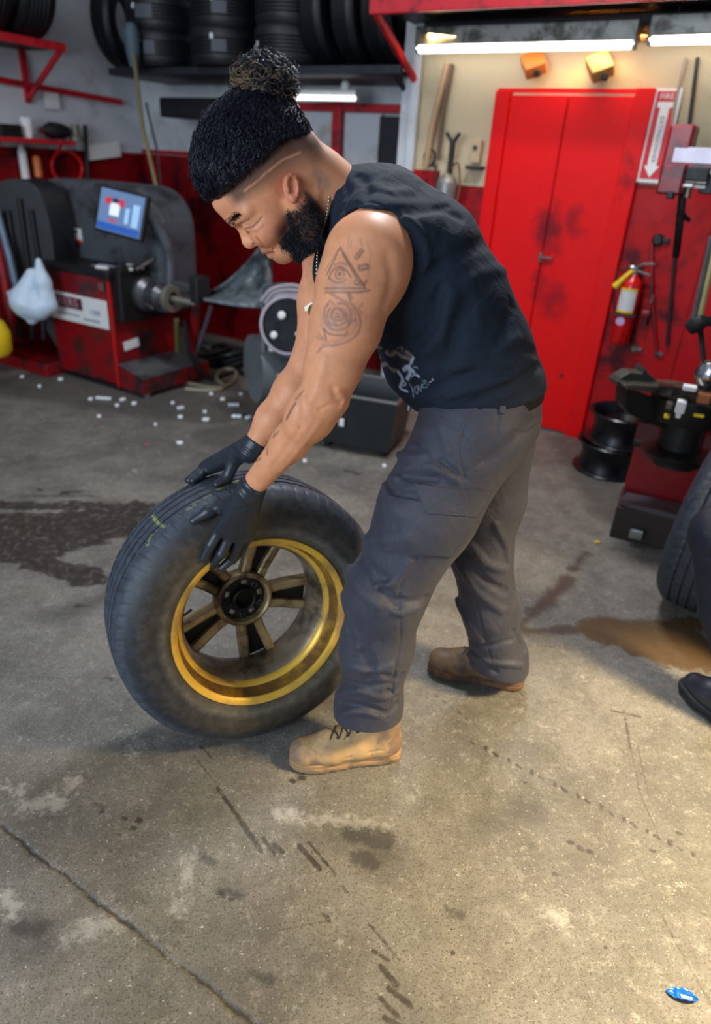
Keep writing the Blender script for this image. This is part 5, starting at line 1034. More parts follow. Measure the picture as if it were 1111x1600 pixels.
# --- wall-mounted bits left of the door
s_, z_ = wp(697, 300, .1); t_ = thing('sprayer', 'grey canister with a black forked handle on the wall left of the door', 'canister', W(s_, z_-.12, .1))
mb = MB(); mb.lathe([(.001, -.12), (.055, -.12), (.062, -.11), (.062, .045), (.054, .075), (.030, .092), (.022, .10), (.001, .10)], W(s_, z_, .1), n=28); mb.build('canister', mat('grey_can', srgb(140, 140, 136), .4, .5, var=.25, scale=12), t_, True)
mb = MB(); top_ = W(s_+.01, z_+.10, .1); mb.tube([top_, top_+ZZ*.17], .018, 10); mb.tube([top_+ZZ*.16, top_+ZZ*.215-AA*.045], .011, 8); mb.tube([top_+ZZ*.16, top_+ZZ*.215+AA*.04], .011, 8); mb.build('forked_handle', M_BLK, t_, True)
mb = MB(); mb.tube(smoothline([top_+ZZ*.02, top_+ZZ*.06+AA*.06+NN*.03, top_-ZZ*.05+AA*.075, top_-ZZ*.16+AA*.065], 5), .006, 6); mb.build('hose', mat('brown_hose', srgb(120, 84, 60), .5), t_, True)
s_, z_ = wp(671, 246, .03); t_ = thing('wire_loop', 'black wire loop hooked on the white wall left of the grey canister', 'wire', W(s_, z_, .03)); mb = MB(); mb.tube([W(s_+.035*math.cos(a), z_+.045*math.sin(a), .03) for a in np.linspace(0, 6.28, 20)][:-1], .007, 6, closed=True); mb.tube(smoothline([W(s_+.03, z_-.03, .03), W(s_+.06, z_-.08, .04), W(s_+.07, z_-.2, .03)], 5), .007, 6); mb.build('loop', M_BLK, t_, True)
for (xa, ya, xb, yb, r_, m_, lab, nm) in [(700, 100, 665, 262, .020, mat('beige_pipe', srgb(186, 150, 112), .5, var=.25), 'beige conduit pipe on the white wall nearest the recess', 'conduit_pipe'), (706, 100, 684, 250, .013, mat('brown_pipe', srgb(112, 84, 66), .5, var=.3), 'thin brown conduit just left of the grey canister', 'conduit_pipe'), (1090, 90, 1042, 540, .010, M_BLK, 'black air hose hanging down the wall right of the extinguisher', 'air_hose'), (1072, 90, 1045, 240, .009, mat('beige_hose', srgb(170, 150, 130), .5), 'pale cable hanging right of the arrow sign', 'cable'), (1018, 380, 1026, 550, .010, M_RM, 'dark red hose hanging beside the fire extinguisher', 'air_hose')]:
    (sa, za), (sb, zb_) = wp(xa, ya, .03), wp(xb, yb, .03); mb = MB(); mb.tube(smoothline([W(sa, za, .03), W((sa+sb)/2-.01, (za+zb_)/2, .035), W(sb, zb_, .03)], 8), r_, 8); o = mb.build(nm, m_, None, True); tag(o, lab, 'pipe' if 'pipe' in nm else 'hose')
s_, z_ = wp(744, 240, .03); t_ = thing('switch_box', 'small beige switch box on the cream wall left of the red door', 'box', W(s_, z_, 0)); mb = MB(); mb.box(W(s_, z_+.01, .025), (.06, .05, .12), RW, .005); mb.build('box', mat('beige_plastic', srgb(196, 168, 132), .5), t_); mb = MB(); mb.box(W(s_+.01, z_-.075, .04), (.10, .08, .02), RW, .003); mb.build('ledge', M_BLK, t_); mb = MB(); mb.lathe([(.001, 0), (.012, 0), (.012, .012), (.001, .014)], W(s_, z_+.03, .05), FW, n=12); mb.build('button', M_BLK, t_)
mb = MB(); sq_ = wp(735, 265, 0); mb.box(W(sq_[0]-.01, SPLIT-.02, .008), (.36, .016, .10), RW); struct(mb, 'trim_5', M_CREAM)
# --- arrow sign
c0 = wp(1042, 140, .02); c1 = wp(1022, 283, .02); zc_ = (1.90+1.475)/2; hh = .43; ws = .135; sc0 = .195
t_ = thing('arrow_sign', 'tall red and white fire extinguisher arrow sign on the wall', 'sign', W(sc0, zc_, .02)); mb = MB(); mb.box(W(sc0, zc_, .035), (ws, .006, hh), RW, .001); mb.build('white_plate', M_WPL, t_)
mb = MB(); mb.box(W(sc0, zc_+.002, .0385), (ws-.034, .003, hh-.03), RW); mb.build('red_field', M_INKR, t_)
mb = MB(); mb.prism([(-.022, .13), (-.022, -.135), (-.038, -.135), (0, -.19), (.038, -.135), (.022, -.135), (.022, .13), (.038, .13), (.038, .155), (-.038, .155), (-.038, .13)], W(sc0, zc_, .0405), FW, .0015); mb.build('white_arrow', M_WPL, t_)
FV = np.stack([-ZZ, AA, NN], 1); text('EXTINGUISHER', .030, FV, W(sc0, zc_-.015, .0425), M_INKD, 'vertical_lettering', t_, .001)
text('FIRE', .036, FW, W(sc0, zc_+.178, .0425), M_WPL, 'top_lettering', t_, .001)
# --- fire extinguisher
s_, z_ = wp(984, 462, .09); t_ = thing('fire_extinguisher', 'red fire extinguisher with white label and yellow horn on the wall', 'fire extinguisher', W(s_, z_-.2, .09)); E0 = W(s_, z_, .09); dt = unit(ZZ+AA*.0)
zb = wp(966, 535, .09)[1]-.0; hb_ = z_-zb
mb = MB(); mb.lathe([(.001, zb-z_), (.045, zb-z_), (.054, zb-z_+.012), (.055, .055), (.045, .085), (.022, .105), (.018, .115), (.001, .115)], E0, n=32); mb.build('cylinder', mat('extinguisher_red', srgb(206, 14, 16), .25, var=.15), t_, True)
mb = MB(); mb.lathe([(.0555, -.085), (.0565, -.083), (.0565, .045), (.0555, .047)], E0, np.stack([AA, BB, ZZ], 1), n=40, capends=False)
lbl = MB(); n_ = 14; a_s = np.linspace(-2.55, -.75, n_); lbl.add([E0+RW@A(.0568*math.cos(a), .0568*math.sin(a), z) for z in (-.085, .042) for a in a_s]+[E0+RW@A(.0545*math.cos(a), .0545*math.sin(a), z) for z in (-.085, .042) for a in a_s], [(i, i+1, n_+i+1, n_+i) for i in range(n_-1)]+[(2*n_+i, 3*n_+i, 3*n_+i+1, 2*n_+i+1) for i in range(n_-1)])
lbl.build('label', mat('label_paper', srgb(214, 214, 214), .5, var=.25, scale=60), t_, True)
for zz_ in (-.082, .038): l2 = MB(); l2.add([E0+RW@A(.0575*math.cos(a), .0575*math.sin(a), zz_+dz_) for dz_ in (-.006, .006) for a in a_s]+[E0+RW@A(.055*math.cos(a), .055*math.sin(a), zz_+dz_) for dz_ in (-.006, .006) for a in a_s], [(i, i+1, n_+i+1, n_+i) for i in range(n_-1)]+[(2*n_+i, 3*n_+i, 3*n_+i+1, 2*n_+i+1) for i in range(n_-1)]); l2.build('label_band', M_YEL, t_)
mb = MB(); ab = -1.75; mb.lathe([(.001, 0), (.024, 0), (.023, .0015), (.001, .0015)], E0+RW@A(.055*math.cos(ab), .055*math.sin(ab), -.135), np.stack([AA, ZZ, NN], 1), n=20); mb.build('round_sticker', mat('lilac', srgb(196, 170, 214), .5), t_)
H0 = E0+ZZ*.115; mb = MB(); mb.tube([H0, H0+ZZ*.04], .014, 10); mb.tube(smoothline([H0+ZZ*.03, H0+ZZ*.055+AA*.03, H0+ZZ*.065+AA*.09], 5), .008, 8); mb.tube([H0+ZZ*.02+AA*.01, H0+ZZ*.005+AA*.085], .007, 8); mb.box(H0+ZZ*.035-AA*.02, (.03, .02, .02), RW, .003); mb.build('valve_handle', M_CHR, t_, True)
mb = MB(); mb.tube([H0+ZZ*.02-AA*.01+NN*.02, H0-ZZ*.015-AA*.04+NN*.03, H0-ZZ*.075-AA*.085+NN*.03], [.012, .014, .019], 12); mb.build('horn', M_YEL, t_, True)
mb = MB(); mb.tube(smoothline([H0+ZZ*.03-AA*.02+NN*.01, H0+ZZ*.0-AA*.09, H0-ZZ*.12-AA*.085, H0-ZZ*.2-AA*.065], 6), .006, 8); mb.build('hose', M_BLK, t_, True)
mb = MB(); mb.box(E0-NN*.06+ZZ*.0, (.05, .03, .3), RW, .002); mb.box(E0+ZZ*-.1+NN*.0, (.125, .125, .012), RW, .002); mb.build('wall_bracket', M_BLK, t_)
for (x, y, lab, m_, sz) in [(991, 545, 'small grey valve on the red wall under the extinguisher', mat('valve_grey', srgb(120, 110, 100), .4, .4), .03), (1027, 553, 'grey hose nozzle hanging low on the red wall', M_GREY, .022), (1028, 375, 'small dark hook plate on the red wall right of the door', M_BLK, .04)]:
    s_, z_ = wp(x, y, .02); mb = MB(); mb.lathe([(.001, 0), (sz*.8, 0), (sz*.8, sz*.6), (sz*.5, sz), (.001, sz)], W(s_, z_, .0), FW, n=16); mb.box(W(s_+sz, z_, .02), (sz, .02, sz*.7), RW, .003); o = mb.build('wall_fitting', m_, None, True); tag(o, lab, 'fitting')
s_, z_ = wp(1012, 490, .05); t_ = thing('spray_gun', 'red spray gun hanging beside the fire extinguisher', 'tool', W(s_, z_, .05)); mb = MB(); mb.tube([W(s_, z_+.06, .05), W(s_-.005, z_-.07, .05)], .012, 8); mb.box(W(s_-.01, z_, .05), (.05, .03, .04), RW, .005); mb.build('body', M_RM, t_, True); mb = MB(); mb.tube([W(s_+.005, z_+.06, .05), W(s_+.005, z_+.10, .05)], .008, 8); mb.build('tip', M_GREY, t_)
# --- left wall: high shelf with two big tyres
LT0 = wlp(0, 52, .45); LT1 = wlp(103, 78, .45); zt = (LT0[1]+LT1[1])/2
t_ = thing('wall_shelf', 'red bracketed shelf high on the left wall carrying two big tyres', 'shelf', WL(LT1[0], zt, .2))
mb = MB(); mb.box(WL(LT1[0]+.6, zt, .44), (1.2, .03, .05), RL, .003); mb.build('front_rail', M_RSH, t_)
mb = MB(); mb.box(WL(LT1[0]+.6, zt, .21), (1.2, .42, .02), RL); mb.build('deck', M_BLK, t_)
for k in range(2): mb = MB(); mb.tube([WL(LT1[0]+.03+.8*k, zt-.02, .43), WL(LT1[0]+.03+.8*k, zt-.30, .02)], .02, 6); mb.box(WL(LT1[0]+.03+.8*k, zt-.16, .015), (.04, .03, .34), RL); mb.build('bracket', M_RSH, t_)
big = make_tyre(.30, .23); big.data.materials[0] = M_STY
for k, lab in ((0, 'big black tyre with a white sticker on the high red shelf, nearer the rack'), (1, 'big black tyre at the top left corner of the frame on the red shelf')):
    o = big if k == 0 else big.copy()
    if k: COL.objects.link(o)
    R_ = axes(LN*.12+LD*-.99); p = WL(LT1[0]+.14+.30*k, zt+.315, .36); o.matrix_world = Matrix([[*R_[i], p[i]] for i in range(3)]+[[0, 0, 0, 1]]); tag(o, lab, 'tyre')
# --- red trims and shelf on the left wall
pa = wlp(0, 118, .03); pb = wlp(190, 160, .03); mb = MB(); mb.tube([WL(pa[0]+.6, pa[1]+.0, .03), WL(pb[0], pb[1], .03)], .022, 6); o = mb.build('trim_6', M_RSH); o['kind'] = 'structure'
pa = wlp(-40, 208, .22); pb = wlp(118, 230, .22); zs_ = (pa[1]+pb[1])/2
t_ = thing('wall_shelf', 'low narrow red shelf on the left wall holding greasy parts', 'shelf', WL(pb[0], zs_, .1)); mb = MB(); mb.box(WL((pa[0]+pb[0])/2, zs_, .11), (pa[0]-pb[0], .24, .03), RL, .003); mb.build('board', M_RSH, t_)
for k in (.1, .6): mb = MB(); mb.tube([WL(pb[0]+k, zs_-.01, .2), WL(pb[0]+k, zs_-.16, .01)], .01, 6); mb.build('bracket', M_RSH, t_)
def onshelf(x): return wlp(x, 215, .12)[0]
t_ = thing('plastic_cup', 'white plastic cup on the low red shelf', 'cup', WL(onshelf(43), zs_+.015, .13)); mb = MB(); mb.lathe([(.001, 0), (.032, 0), (.045, .13), (.042, .13), (.029, .006), (.001, .006)], WL(onshelf(43), zs_+.0155, .13), n=20); mb.build('cup_wall', M_WPL, t_, True)
t_ = thing('impact_wrench', 'black and grey air wrench lying on the low red shelf', 'tool', WL(onshelf(85), zs_+.015, .12)); c_ = WL(onshelf(85), zs_+.075, .12); mb = MB(); mb.tube([c_-LD*.13, c_-LD*.05, c_+LD*.02, c_+LD*.08], [.035, .055, .058, .03], 14); mb.build('housing', M_BLK, t_, True); mb = MB(); mb.tube([c_+LD*.08, c_+LD*.14], .022, 10); mb.build('nose', M_CHR, t_, True); mb = MB(); mb.tube([c_-LD*.06, c_-LD*.10-ZZ*.05], .02, 8); mb.build('grip', M_GREY, t_, True)
t_ = thing('gear_part', 'dull grey metal part at the far end of the low red shelf', 'machine part', WL(onshelf(118), zs_+.015, .13)); mb = MB(); mb.lathe([(.001, 0), (.05, 0), (.05, .03), (.03, .04), (.03, .11), (.001, .11)], WL(onshelf(118), zs_+.0155, .13), n=18); mb.build('body', mat('dull_alloy', srgb(130, 124, 108), .5, .5, var=.4, scale=20), t_, True)
t_ = thing('parts_tin', 'small dark tin at the left end of the low red shelf', 'tin', WL(onshelf(12), zs_+.015, .13)); mb = MB(); mb.box(WL(onshelf(12), zs_+.055, .13), (.16, .10, .078), RL, .006); mb.build('tin', M_DKG, t_)
s_, z_ = wlp(80, 152, .03); mb = MB(); mb.box(WL(s_, z_, .03), (.13, .004, .15), RL); o = tag(mb.build('paper_note', M_WPL), 'white paper note pinned under the red rail on the left wall', 'paper')
s_, z_ = wlp(162, 236, .05); mb = MB(); mb.box(WL(s_, z_, .05), (.34, .012, .11), RL@np.array([[math.cos(.12), 0, math.sin(.12)], [0, 1, 0], [-math.sin(.12), 0, math.cos(.12)]]), .003); o = tag(mb.build('white_board', M_WPL), 'small white board leaning at the foot of the pale wall', 'board')
s_, z_ = wlp(105, 262, .05); t_ = thing('coiled_hose', 'bright red coiled hose hanging under the low shelf', 'hose', WL(s_, z_, .05)); mb = MB(); mb.tube([WL(s_+.14*math.cos(a), z_+.11*math.sin(a), .05+.004*math.sin(3*a)) for a in np.linspace(0, 6.28, 30)][:-1], .012, 8, closed=True); mb.build('coil', mat('bright_red_hose', srgb(226, 26, 26), .35), t_, True)
mb = MB(); mb.tube([WL(s_-.02, z_-.11, .06), WL(s_-.12, z_-.12, .06)], .02, 8); mb.build('fitting', mat('bright_red_hose', (1, 0, 0)), t_, True)
s_, z_ = wlp(58, 258, .06); t_ = thing('spray_can', 'small orange and white spray can hanging under the low shelf', 'can', WL(s_, z_-.06, .06)); mb = MB(); mb.lathe([(.001, -.08), (.03, -.08), (.03, .04), (.02, .06), (.001, .065)], WL(s_, z_, .06), n=16); mb.build('can', mat('orange_can', srgb(236, 130, 60), .4, var=.5, scale=25), t_, True)
s_, z_ = wlp(36, 250, .05); t_ = thing('spray_can', 'tall white spray can left of the orange one', 'can', WL(s_, z_-.1, .05)); mb = MB(); mb.lathe([(.001, -.15), (.03, -.15), (.03, .06), (.018, .08), (.018, .10), (.001, .10)], WL(s_, z_, .05), n=16); mb.build('can', M_WPL, t_, True)
mb = MB(); pA = wlp(133, 195, .06); pB = wlp(137, 282, .06); mb.tube([WL(*pA, .06), WL(*pB, .06)], .018, 8); o = tag(mb.build('iron_bar', M_BLK, None, True), 'short black iron bar upright at the end of the low shelf', 'bar')
pA = at(207, 70, 5.6); pB = at(253, 330, 5.0); t_ = thing('pole_mop', 'thin brass pole with a grey blue head leaning before the tyre rack', 'pole', pB); mb = MB(); mb.tube([pA, (pA+pB)/2+A(-.03, 0, 0), pB], .014, 8); mb.build('pole', mat('brass_pole', srgb(132, 122, 84), .5, .3), t_, True); mb = MB(); mb.lathe([(.001, -.16), (.03, -.15), (.05, -.05), (.055, .05), (.035, .10), (.001, .11)], pA+A(0, 0, .02), n=20); mb.build('head', mat('blue_grey', srgb(74, 92, 104), .6), t_, True)
pA = at(228, 160, 5.3); pB = at(252, 300, 5.2); mb = MB(); mb.tube([pA, (pA+pB)/2+A(.02, 0, 0), pB], .008, 6); o = tag(mb.build('cable', M_BLK, None, True), 'thin black cable hanging behind the brass pole', 'cable')
# --- wheel balancer
K = gnd(188, 611); KL = gnd(103, 590); Lf = abs((KL-K)@AA); zt = vz(K, 432); KR = K+BB*.62
t_ = thing('wheel_balancer', 'red wheel balancing machine with a screen and grey rounded wheel guard', 'machine', K); Wd_ = .55; Lf = .62
cen = K-AA*Lf/2+BB*Wd_/2
mb = MB(); mb.box(cen+ZZ*(zt/2+.02), (Lf, Wd_, zt-.04), RW, .008); cab = mb.build('cabinet', M_RM, t_)
mb = MB(); mb.box(cen+ZZ*.012, (Lf-.04, Wd_-.04, .024), RW); mb.build('foot', M_BLK, t_)
mb = MB(); mb.box(cen+ZZ*(zt+.005)+BB*.0, (Lf+.05, Wd_+.05, .05), RW, .012); topo = mb.build('top_tray', M_DKG, t_)
mb = MB(); mb.box(K+AA*.0-NN*.0+ZZ*zt/2+NN*.002-AA*.006, (.016, .012, zt-.06), RW); mb.build('corner_trim', mat('bright_red', srgb(210, 26, 24), .4), t_)
# sign on the left (room) face
fz = vz(K-AA*.3, 485);
cS = K-AA*.325+NN*.006+ZZ*(vz(K-AA*.3+NN*.006, 484)); mb = MB(); mb.box(cS, (.58, .006, .185), RW, .002); sg = mb.build('name_plate', M_WPL, t_)
mb = MB(); mb.box(cS-AA*.09+ZZ*.035+NN*.004, (.28, .003, .075), RW); mb.build('plate_block', mat('block_maroon', srgb(92, 26, 40), .5), sg)
text('BERS', .074, FW, cS-AA*.09+ZZ*.035+NN*.007, mat('letter_pink', srgb(214, 160, 168), .5), 'plate_lettering', sg, .001, 1.25); text('1200', .045, FW, cS+AA*.17+ZZ*.0+NN*.004, M_INKB, 'plate_number', sg, .001, 1.1)
mb = MB(); mb.box(cS-AA*.10-ZZ*.045+NN*.004, (.22, .001, .010), RW); mb.box(cS+AA*.13-ZZ*.055+NN*.004, (.16, .001, .012), RW); mb.build('plate_rule', mat('rule_grey', srgb(150, 156, 168), .5), sg)
mb = MB(); mb.box(K-AA*.07+NN*.006+ZZ*(zt-.07), (.05, .004, .05), RW, .002); mb.build('badge', mat('badge', srgb(130, 84, 74), .5), t_)
mb = MB(); mb.box(K+BB*.13+AA*.008+ZZ*.30, (.01, .13, .06), RW@np.array([[1, 0, 0], [0, .99, -.1], [0, .1, .99]]), .003); mb.build('white_patch', M_WPL, t_)
# foot tray
T1 = A(0, 0, 0); zt2 = .13; mb = MB(); pts_ = [K+BB*.0+AA*.01, K+AA*.26-BB*.02, K+AA*.26+BB*.60, K+AA*.01+BB*.56]; V_ = [p+ZZ*z for z, dd in ((.03, 0), (zt2, 0)) for p in pts_]
V_[4] = V_[4]+ZZ*.05; V_[7] = V_[7]+ZZ*.05; mb.add(V_, [(0, 1, 2, 3), (4, 5, 6, 7), (0, 1, 5, 4), (1, 2, 6, 5), (2, 3, 7, 6), (3, 0, 4, 7)]); mb.build('foot_tray', M_RM, t_)
mb = MB(); V_ = [p+ZZ*(zt2+.004+(.05 if i in (0, 3) else 0)) for i, p in enumerate(pts_)]; V_ += [v+ZZ*.004 for v in V_]; mb.add(V_, [(0, 1, 2, 3), (4, 5, 6, 7), (0, 1, 5, 4), (1, 2, 6, 5), (2, 3, 7, 6), (3, 0, 4, 7)]); mb.build('tray_mat', M_GREY, t_)
mb = MB(); mb.lathe([(.001, 0), (.02, 0), (.02, .04), (.001, .04)], K+AA*.24+BB*.02, n=12); mb.build('caster', M_GREY, t_)
# shaft and hub on the right face
zc_ = vz(K+BB*.25, 455); Sh = K+BB*.22+ZZ*zc_
mb = MB(); mb.box(Sh+AA*.03-BB*.02, (.10, .36, .34), RW, .015); mb.build('gearbox', M_DKG, t_)
RX = np.stack([BB, ZZ, AA], 1)
mb = MB(); mb.lathe([(.001, 0), (.11, 0), (.11, .05), (.075, .08), (.075, .16), (.045, .19), (.045, .22), (.001, .22)], Sh+AA*.06, RX, n=28); mb.build('flange', mat('worn_steel', srgb(120, 122, 126), .35, .8, var=.5, scale=20), t_, True)
mb = MB(); mb.lathe([(.045, .24), (.085, .24), (.088, .26), (.085, .28), (.045, .28)], Sh+AA*.06, RX, n=32, closed=True); mb.build('clamp_ring', mat('clamp_grey', srgb(150, 144, 130), .4, .6), t_, True)
mb = MB(); mb.lathe([(.001, .2), (.02, .2), (.02, .46), (.015, .47), (.001, .47)], Sh+AA*.06, RX, n=16); mb.build('shaft', mat('clamp_grey', (1, 1, 1)), t_, True)
mb = MB(); mb.tube([Sh+AA*.12+BB*-.1+ZZ*.16, Sh+AA*.14+BB*.04+ZZ*.22], .014, 8); mb.build('lever', M_CHR, t_, True); mb = MB(); mb.tube([Sh+AA*.1-BB*.05-ZZ*.05, Sh+AA*.2-BB*.05-ZZ*.07], .014, 8); mb.build('lever', M_CHR, t_, True)
# guard: big rounded hood standing behind the cabinet
gz = vz(K+BB*.5, 283)-.03; r_ = .17; gl_, gr_ = -AA*.92, AA*.26; gd = BB*.52; bz = zt-.1
def hood_poly(w0, w1, z0, z1, r):
    pl = [(w0, z0)]+[(w0+r-r*math.cos(a), z1-r+r*math.sin(a)) for a in np.linspace(0, math.pi/2, 8)]+[(w1-r*1.3+r*1.3*math.sin(a), z1-r*1.3+r*1.3*math.cos(a)) for a in np.linspace(0, math.pi/2, 8)]+[(w1, z0)]; return pl
M_HOOD = mat('hood_grey', srgb(84, 88, 94), .45, var=.35, scale=7, dirt=srgb(46, 46, 46), dirt_amt=.5, dscale=4)
wl_ = -1.02; wr_ = .20; HR = np.stack([AA, ZZ, NN], 1)
mb = MB(); mb.prism(hood_poly(wl_, wr_, bz-.15, gz, .20), K+BB*.62+ZZ*0, HR, .34); bmh = mb.build('wheel_guard', M_HOOD, t_, False)
bv = bmh.modifiers.new('b', 'BEVEL'); bv.width = .05; bv.segments = 3; bv.limit_method = 'ANGLE'; bv.angle_limit = 1.0
_c = onp(113, 366, K+BB*.272, NN); zl = _c[2]; cS2 = A(_c[0], _c[1], 0); mb = MB(); mb.box(A(cS2[0], cS2[1], zl), (.19, .006, .085), RW); ds = mb.build('guard_decal', M_WPL, t_); mb = MB(); mb.box(A(cS2[0], cS2[1], zl-.038)+NN*.004, (.19, .003, .02), RW); mb.build('decal_band', M_INKR, ds); text('2024', .03, FW, A(cS2[0], cS2[1], zl+.022)+NN*.004, M_INKD, 'decal_lettering', ds, .001, 1.6) if False else None
mb = MB(); mb.box(A(cS2[0], cS2[1], zl+.028)+NN*.004-AA*.03, (.035, .002, .016), RW); mb.box(A(cS2[0], cS2[1], zl+.024)+NN*.004+AA*.05, (.03, .002, .016), RW); mb.build('decal_marks', M_INKD, ds)
# monitor
mc = A(*(K+BB*.10+AA*.075)); mz = vz(mc, 334); mc = A(mc[0], mc[1], mz); nrm = unit(NN*.92+A(.1, 0, .22)); MX = unit(np.cross(ZZ, nrm)); MX = unit(MX-ZZ*.11*1); MY = unit(np.cross(nrm, MX)); MR = np.stack([MX, MY, nrm], 1); MRb = np.stack([MX, -nrm, MY], 1)
mt = thing('monitor', 'tilted flat screen with a blue menu above the red balancer', 'screen', mc-ZZ*.15)
mb = MB(); mb.box(mc, (.37, .04, .27), MRb, .01); mb.build('bezel', M_BLK, mt)
mb = MB(); mb.box(mc+nrm*.021, (.34, .003, .24), MRb); sc_ = mb.build('display', mat('display_blue', srgb(60, 80, 120), .3, emit=(srgb(120, 150, 190), .45), var=.2, scale=9), mt)
def em(n, c, k=.4): return mat('display_'+n, c, .4, emit=(c, k), var=0.)
for (u_, v_, w_, h_, m_) in [(-.045, .012, .075, .075, em('white', srgb(220, 226, 236))), (-.10, .055, .05, .04, em('red', srgb(190, 50, 70))), (.0, .055, .05, .04, em('red', (1, 0, 0))), (-.045, .06, .05, .03, em('navy', srgb(30, 40, 80))), (.055, -.01, .03, .09, em('pale', srgb(150, 185, 220))), (.12, .0, .05, .13, em('pale', (1, 1, 1))), (-.05, -.055, .07, .012, em('red', (1, 0, 0))), (.0, -.095, .33, .04, em('deep', srgb(40, 84, 160)))]:
    mb = MB(); mb.box(mc+nrm*.0235+MX*u_+MY*v_, (w_, .001, h_), MRb); mb.build('display_icon', m_, sc_)
mb = MB(); mb.tube(smoothline([mc-nrm*.02+MX*.13, K+AA*.18+BB*.2+ZZ*(mz+.01), K+AA*.24+BB*.3+ZZ*(mz-.2), K+AA*.24+BB*.3+ZZ*(zt-.05)], 6), .034, 12); mb.build('arm', M_HOOD, mt, True)
# weights and tools on the tray
TZ = zt+.032
for i, (u_, v_, l_, ang, m_, nm, lab) in enumerate([(-.06, .10, .20, .3, M_CHR, 'pliers', 'steel pliers on the balancer tray, left of the weights'), (.02, .22, .17, -.1, M_WPL, 'weight_strip', 'upper white strip of wheel weights on the balancer tray'), (.03, .12, .14, .05, M_WPL, 'weight_strip', 'lower white strip of wheel weights on the balancer tray'), (-.07, .03, .09, .2, M_WPL, 'weight_pack', 'short white packet at the front edge of the balancer tray')]):
    c_ = K+AA*u_+BB*v_+ZZ*(TZ+.01); R_ = RW@RZ(ang)
    if nm == 'pliers':
        g = thing('pliers', lab, 'tool', c_)
        for sg_ in (-1, 1): mb = MB(); mb.tube(smoothline([c_+R_@A(-.13, sg_*.035, 0), c_+R_@A(-.05, sg_*.02, .004), c_, c_+R_@A(.06, -sg_*.012, 0)], 5), .010, 8); mb.build('handle', M_CHR, g, True)
    else:
        mb = MB(); n_ = int(l_/.022)
        for k in range(n_): mb.box(c_+R_@A((k-n_/2)*.022, 0, .0), (.019, .028, .018), R_, .003)
        o = mb.build(nm, m_); tag(o, lab, 'weights')
# right-hand bracket and flared guard (second machine)
g0 = K+AA*.55+BB*.35; t_ = thing('curved_guard', 'flared grey plastic guard on a black bracket behind the man', 'guard', A(g0[0], g0[1], .8))
zq = 1.0; V_, F_ = [], []; cols_ = 16
for i in range(cols_+1):
    u_ = i/cols_
    for j in range(9):
        v_ = j/8; tx = 318+(425-318)*u_; ty = (462-92*u_**1.3)*(1-v_)+(462+16*math.sin(u_*1.57))*v_ if False else (456-100*u_**1.6)+(v_)*(14+112*u_**1.4); V_.append(at(tx, ty, 4.55+.15*math.sin(v_*math.pi)-.25*v_+.02*math.sin(u_*19)))
for i in range(cols_):
    for j in range(8): F_.append((i*9+j, i*9+j+1, (i+1)*9+j+1, (i+1)*9+j))
mb = MB(); mb.add(V_, F_); o = mb.build('guard_shell', mat('guard_grey', srgb(112, 122, 128), .3, var=.4, scale=5, dirt=srgb(40, 44, 48), dirt_amt=.6, dscale=5), t_, True); md_ = o.modifiers.new('s', 'SOLIDIFY'); md_.thickness = .012
b_ = at(312, 452, 4.45); mb = MB(); mb.box(b_, (.07, .12, .16), RW, .01); mb.build('bracket', M_BLK, t_); mb = MB(); mb.box(at(288, 448, 4.6), (.26, .08, .07), RW, .015); mb.build('arm', mat('worn_steel', (1, 1, 1)), t_)
mb = MB(); mb.tube([at(305, 470, 4.75), A(*gnd(300, 585))+A(0, 0, .0)], .035, 10); mb.build('stand', M_RM, t_, True); mb = MB(); mb.tube([at(276, 500, 4.7), gnd(279, 580)+A(0, 0, .02)], .018, 8); mb.build('drain_hose', mat('olive_hose', srgb(120, 118, 70), .5), t_, True)
# --- hoses on the floor
def floor_hose(pts, r, m, lab, nm='air_hose', zz=None):
    P_ = [gnd(x, y, r+.002)+A(0, 0, (zz[i] if zz else 0)) for i, (x, y) in enumerate(pts)]; mb = MB(); mb.tube(smoothline(P_, 7), r, 8); o = mb.build(nm, m, None, True); tag(o, lab, 'hose'); return o
floor_hose([(268, 590), (300, 600), (340, 606), (365, 595), (368, 580), (350, 577), (338, 590), (350, 604), (330, 610), (290, 608)], .014, mat('pale_hose', srgb(150, 140, 116), .5), 'pale hose looped on the floor between balancer and compressor')
mb = MB(); mb.tube(smoothline([at(288, 500, 4.75), at(300, 560, 4.75), gnd(330, 592, .018), gnd(372, 580, .018), gnd(400, 600, .018)], 7), .016, 8); tag(mb.build('air_hose', M_BLK, None, True), 'black hose sagging to the floor behind the balancer tray', 'hose'); mb = MB(); mb.tube(smoothline([at(330, 478, 4.85), at(314, 530, 4.85), at(300, 570, 4.8), gnd(286, 590, .016)], 7), .014, 8); tag(mb.build('air_hose', mat('grey_hose', srgb(70, 72, 84), .5), None, True), 'grey hose crossing in front of the red back wall', 'hose')
floor_hose([(300, 570), (350, 555), (400, 560), (420, 590)], .02, M_DKG, 'thick black cable lying behind the pale hose')
for i, (x, y, r_, lab) in enumerate([(330, 545, .10, 'dark coil heaped on the floor under the grey guard'), (362, 548, .08, 'smaller dark coil beside the compressor')]):
    g = gnd(x, y+25); t_ = thing('cable_coil', lab, 'cable', g)
    for k in range(4): mb = MB(); mb.tube([g+A((r_+.02*k)*math.cos(a), (r_+.015*k)*math.sin(a), .025+.035*k+.02*math.sin(2*a+k)) for a in np.linspace(0, 6.28, 26)][:-1], .018, 8, closed=True); mb.build('turn', M_DKG, t_, True)
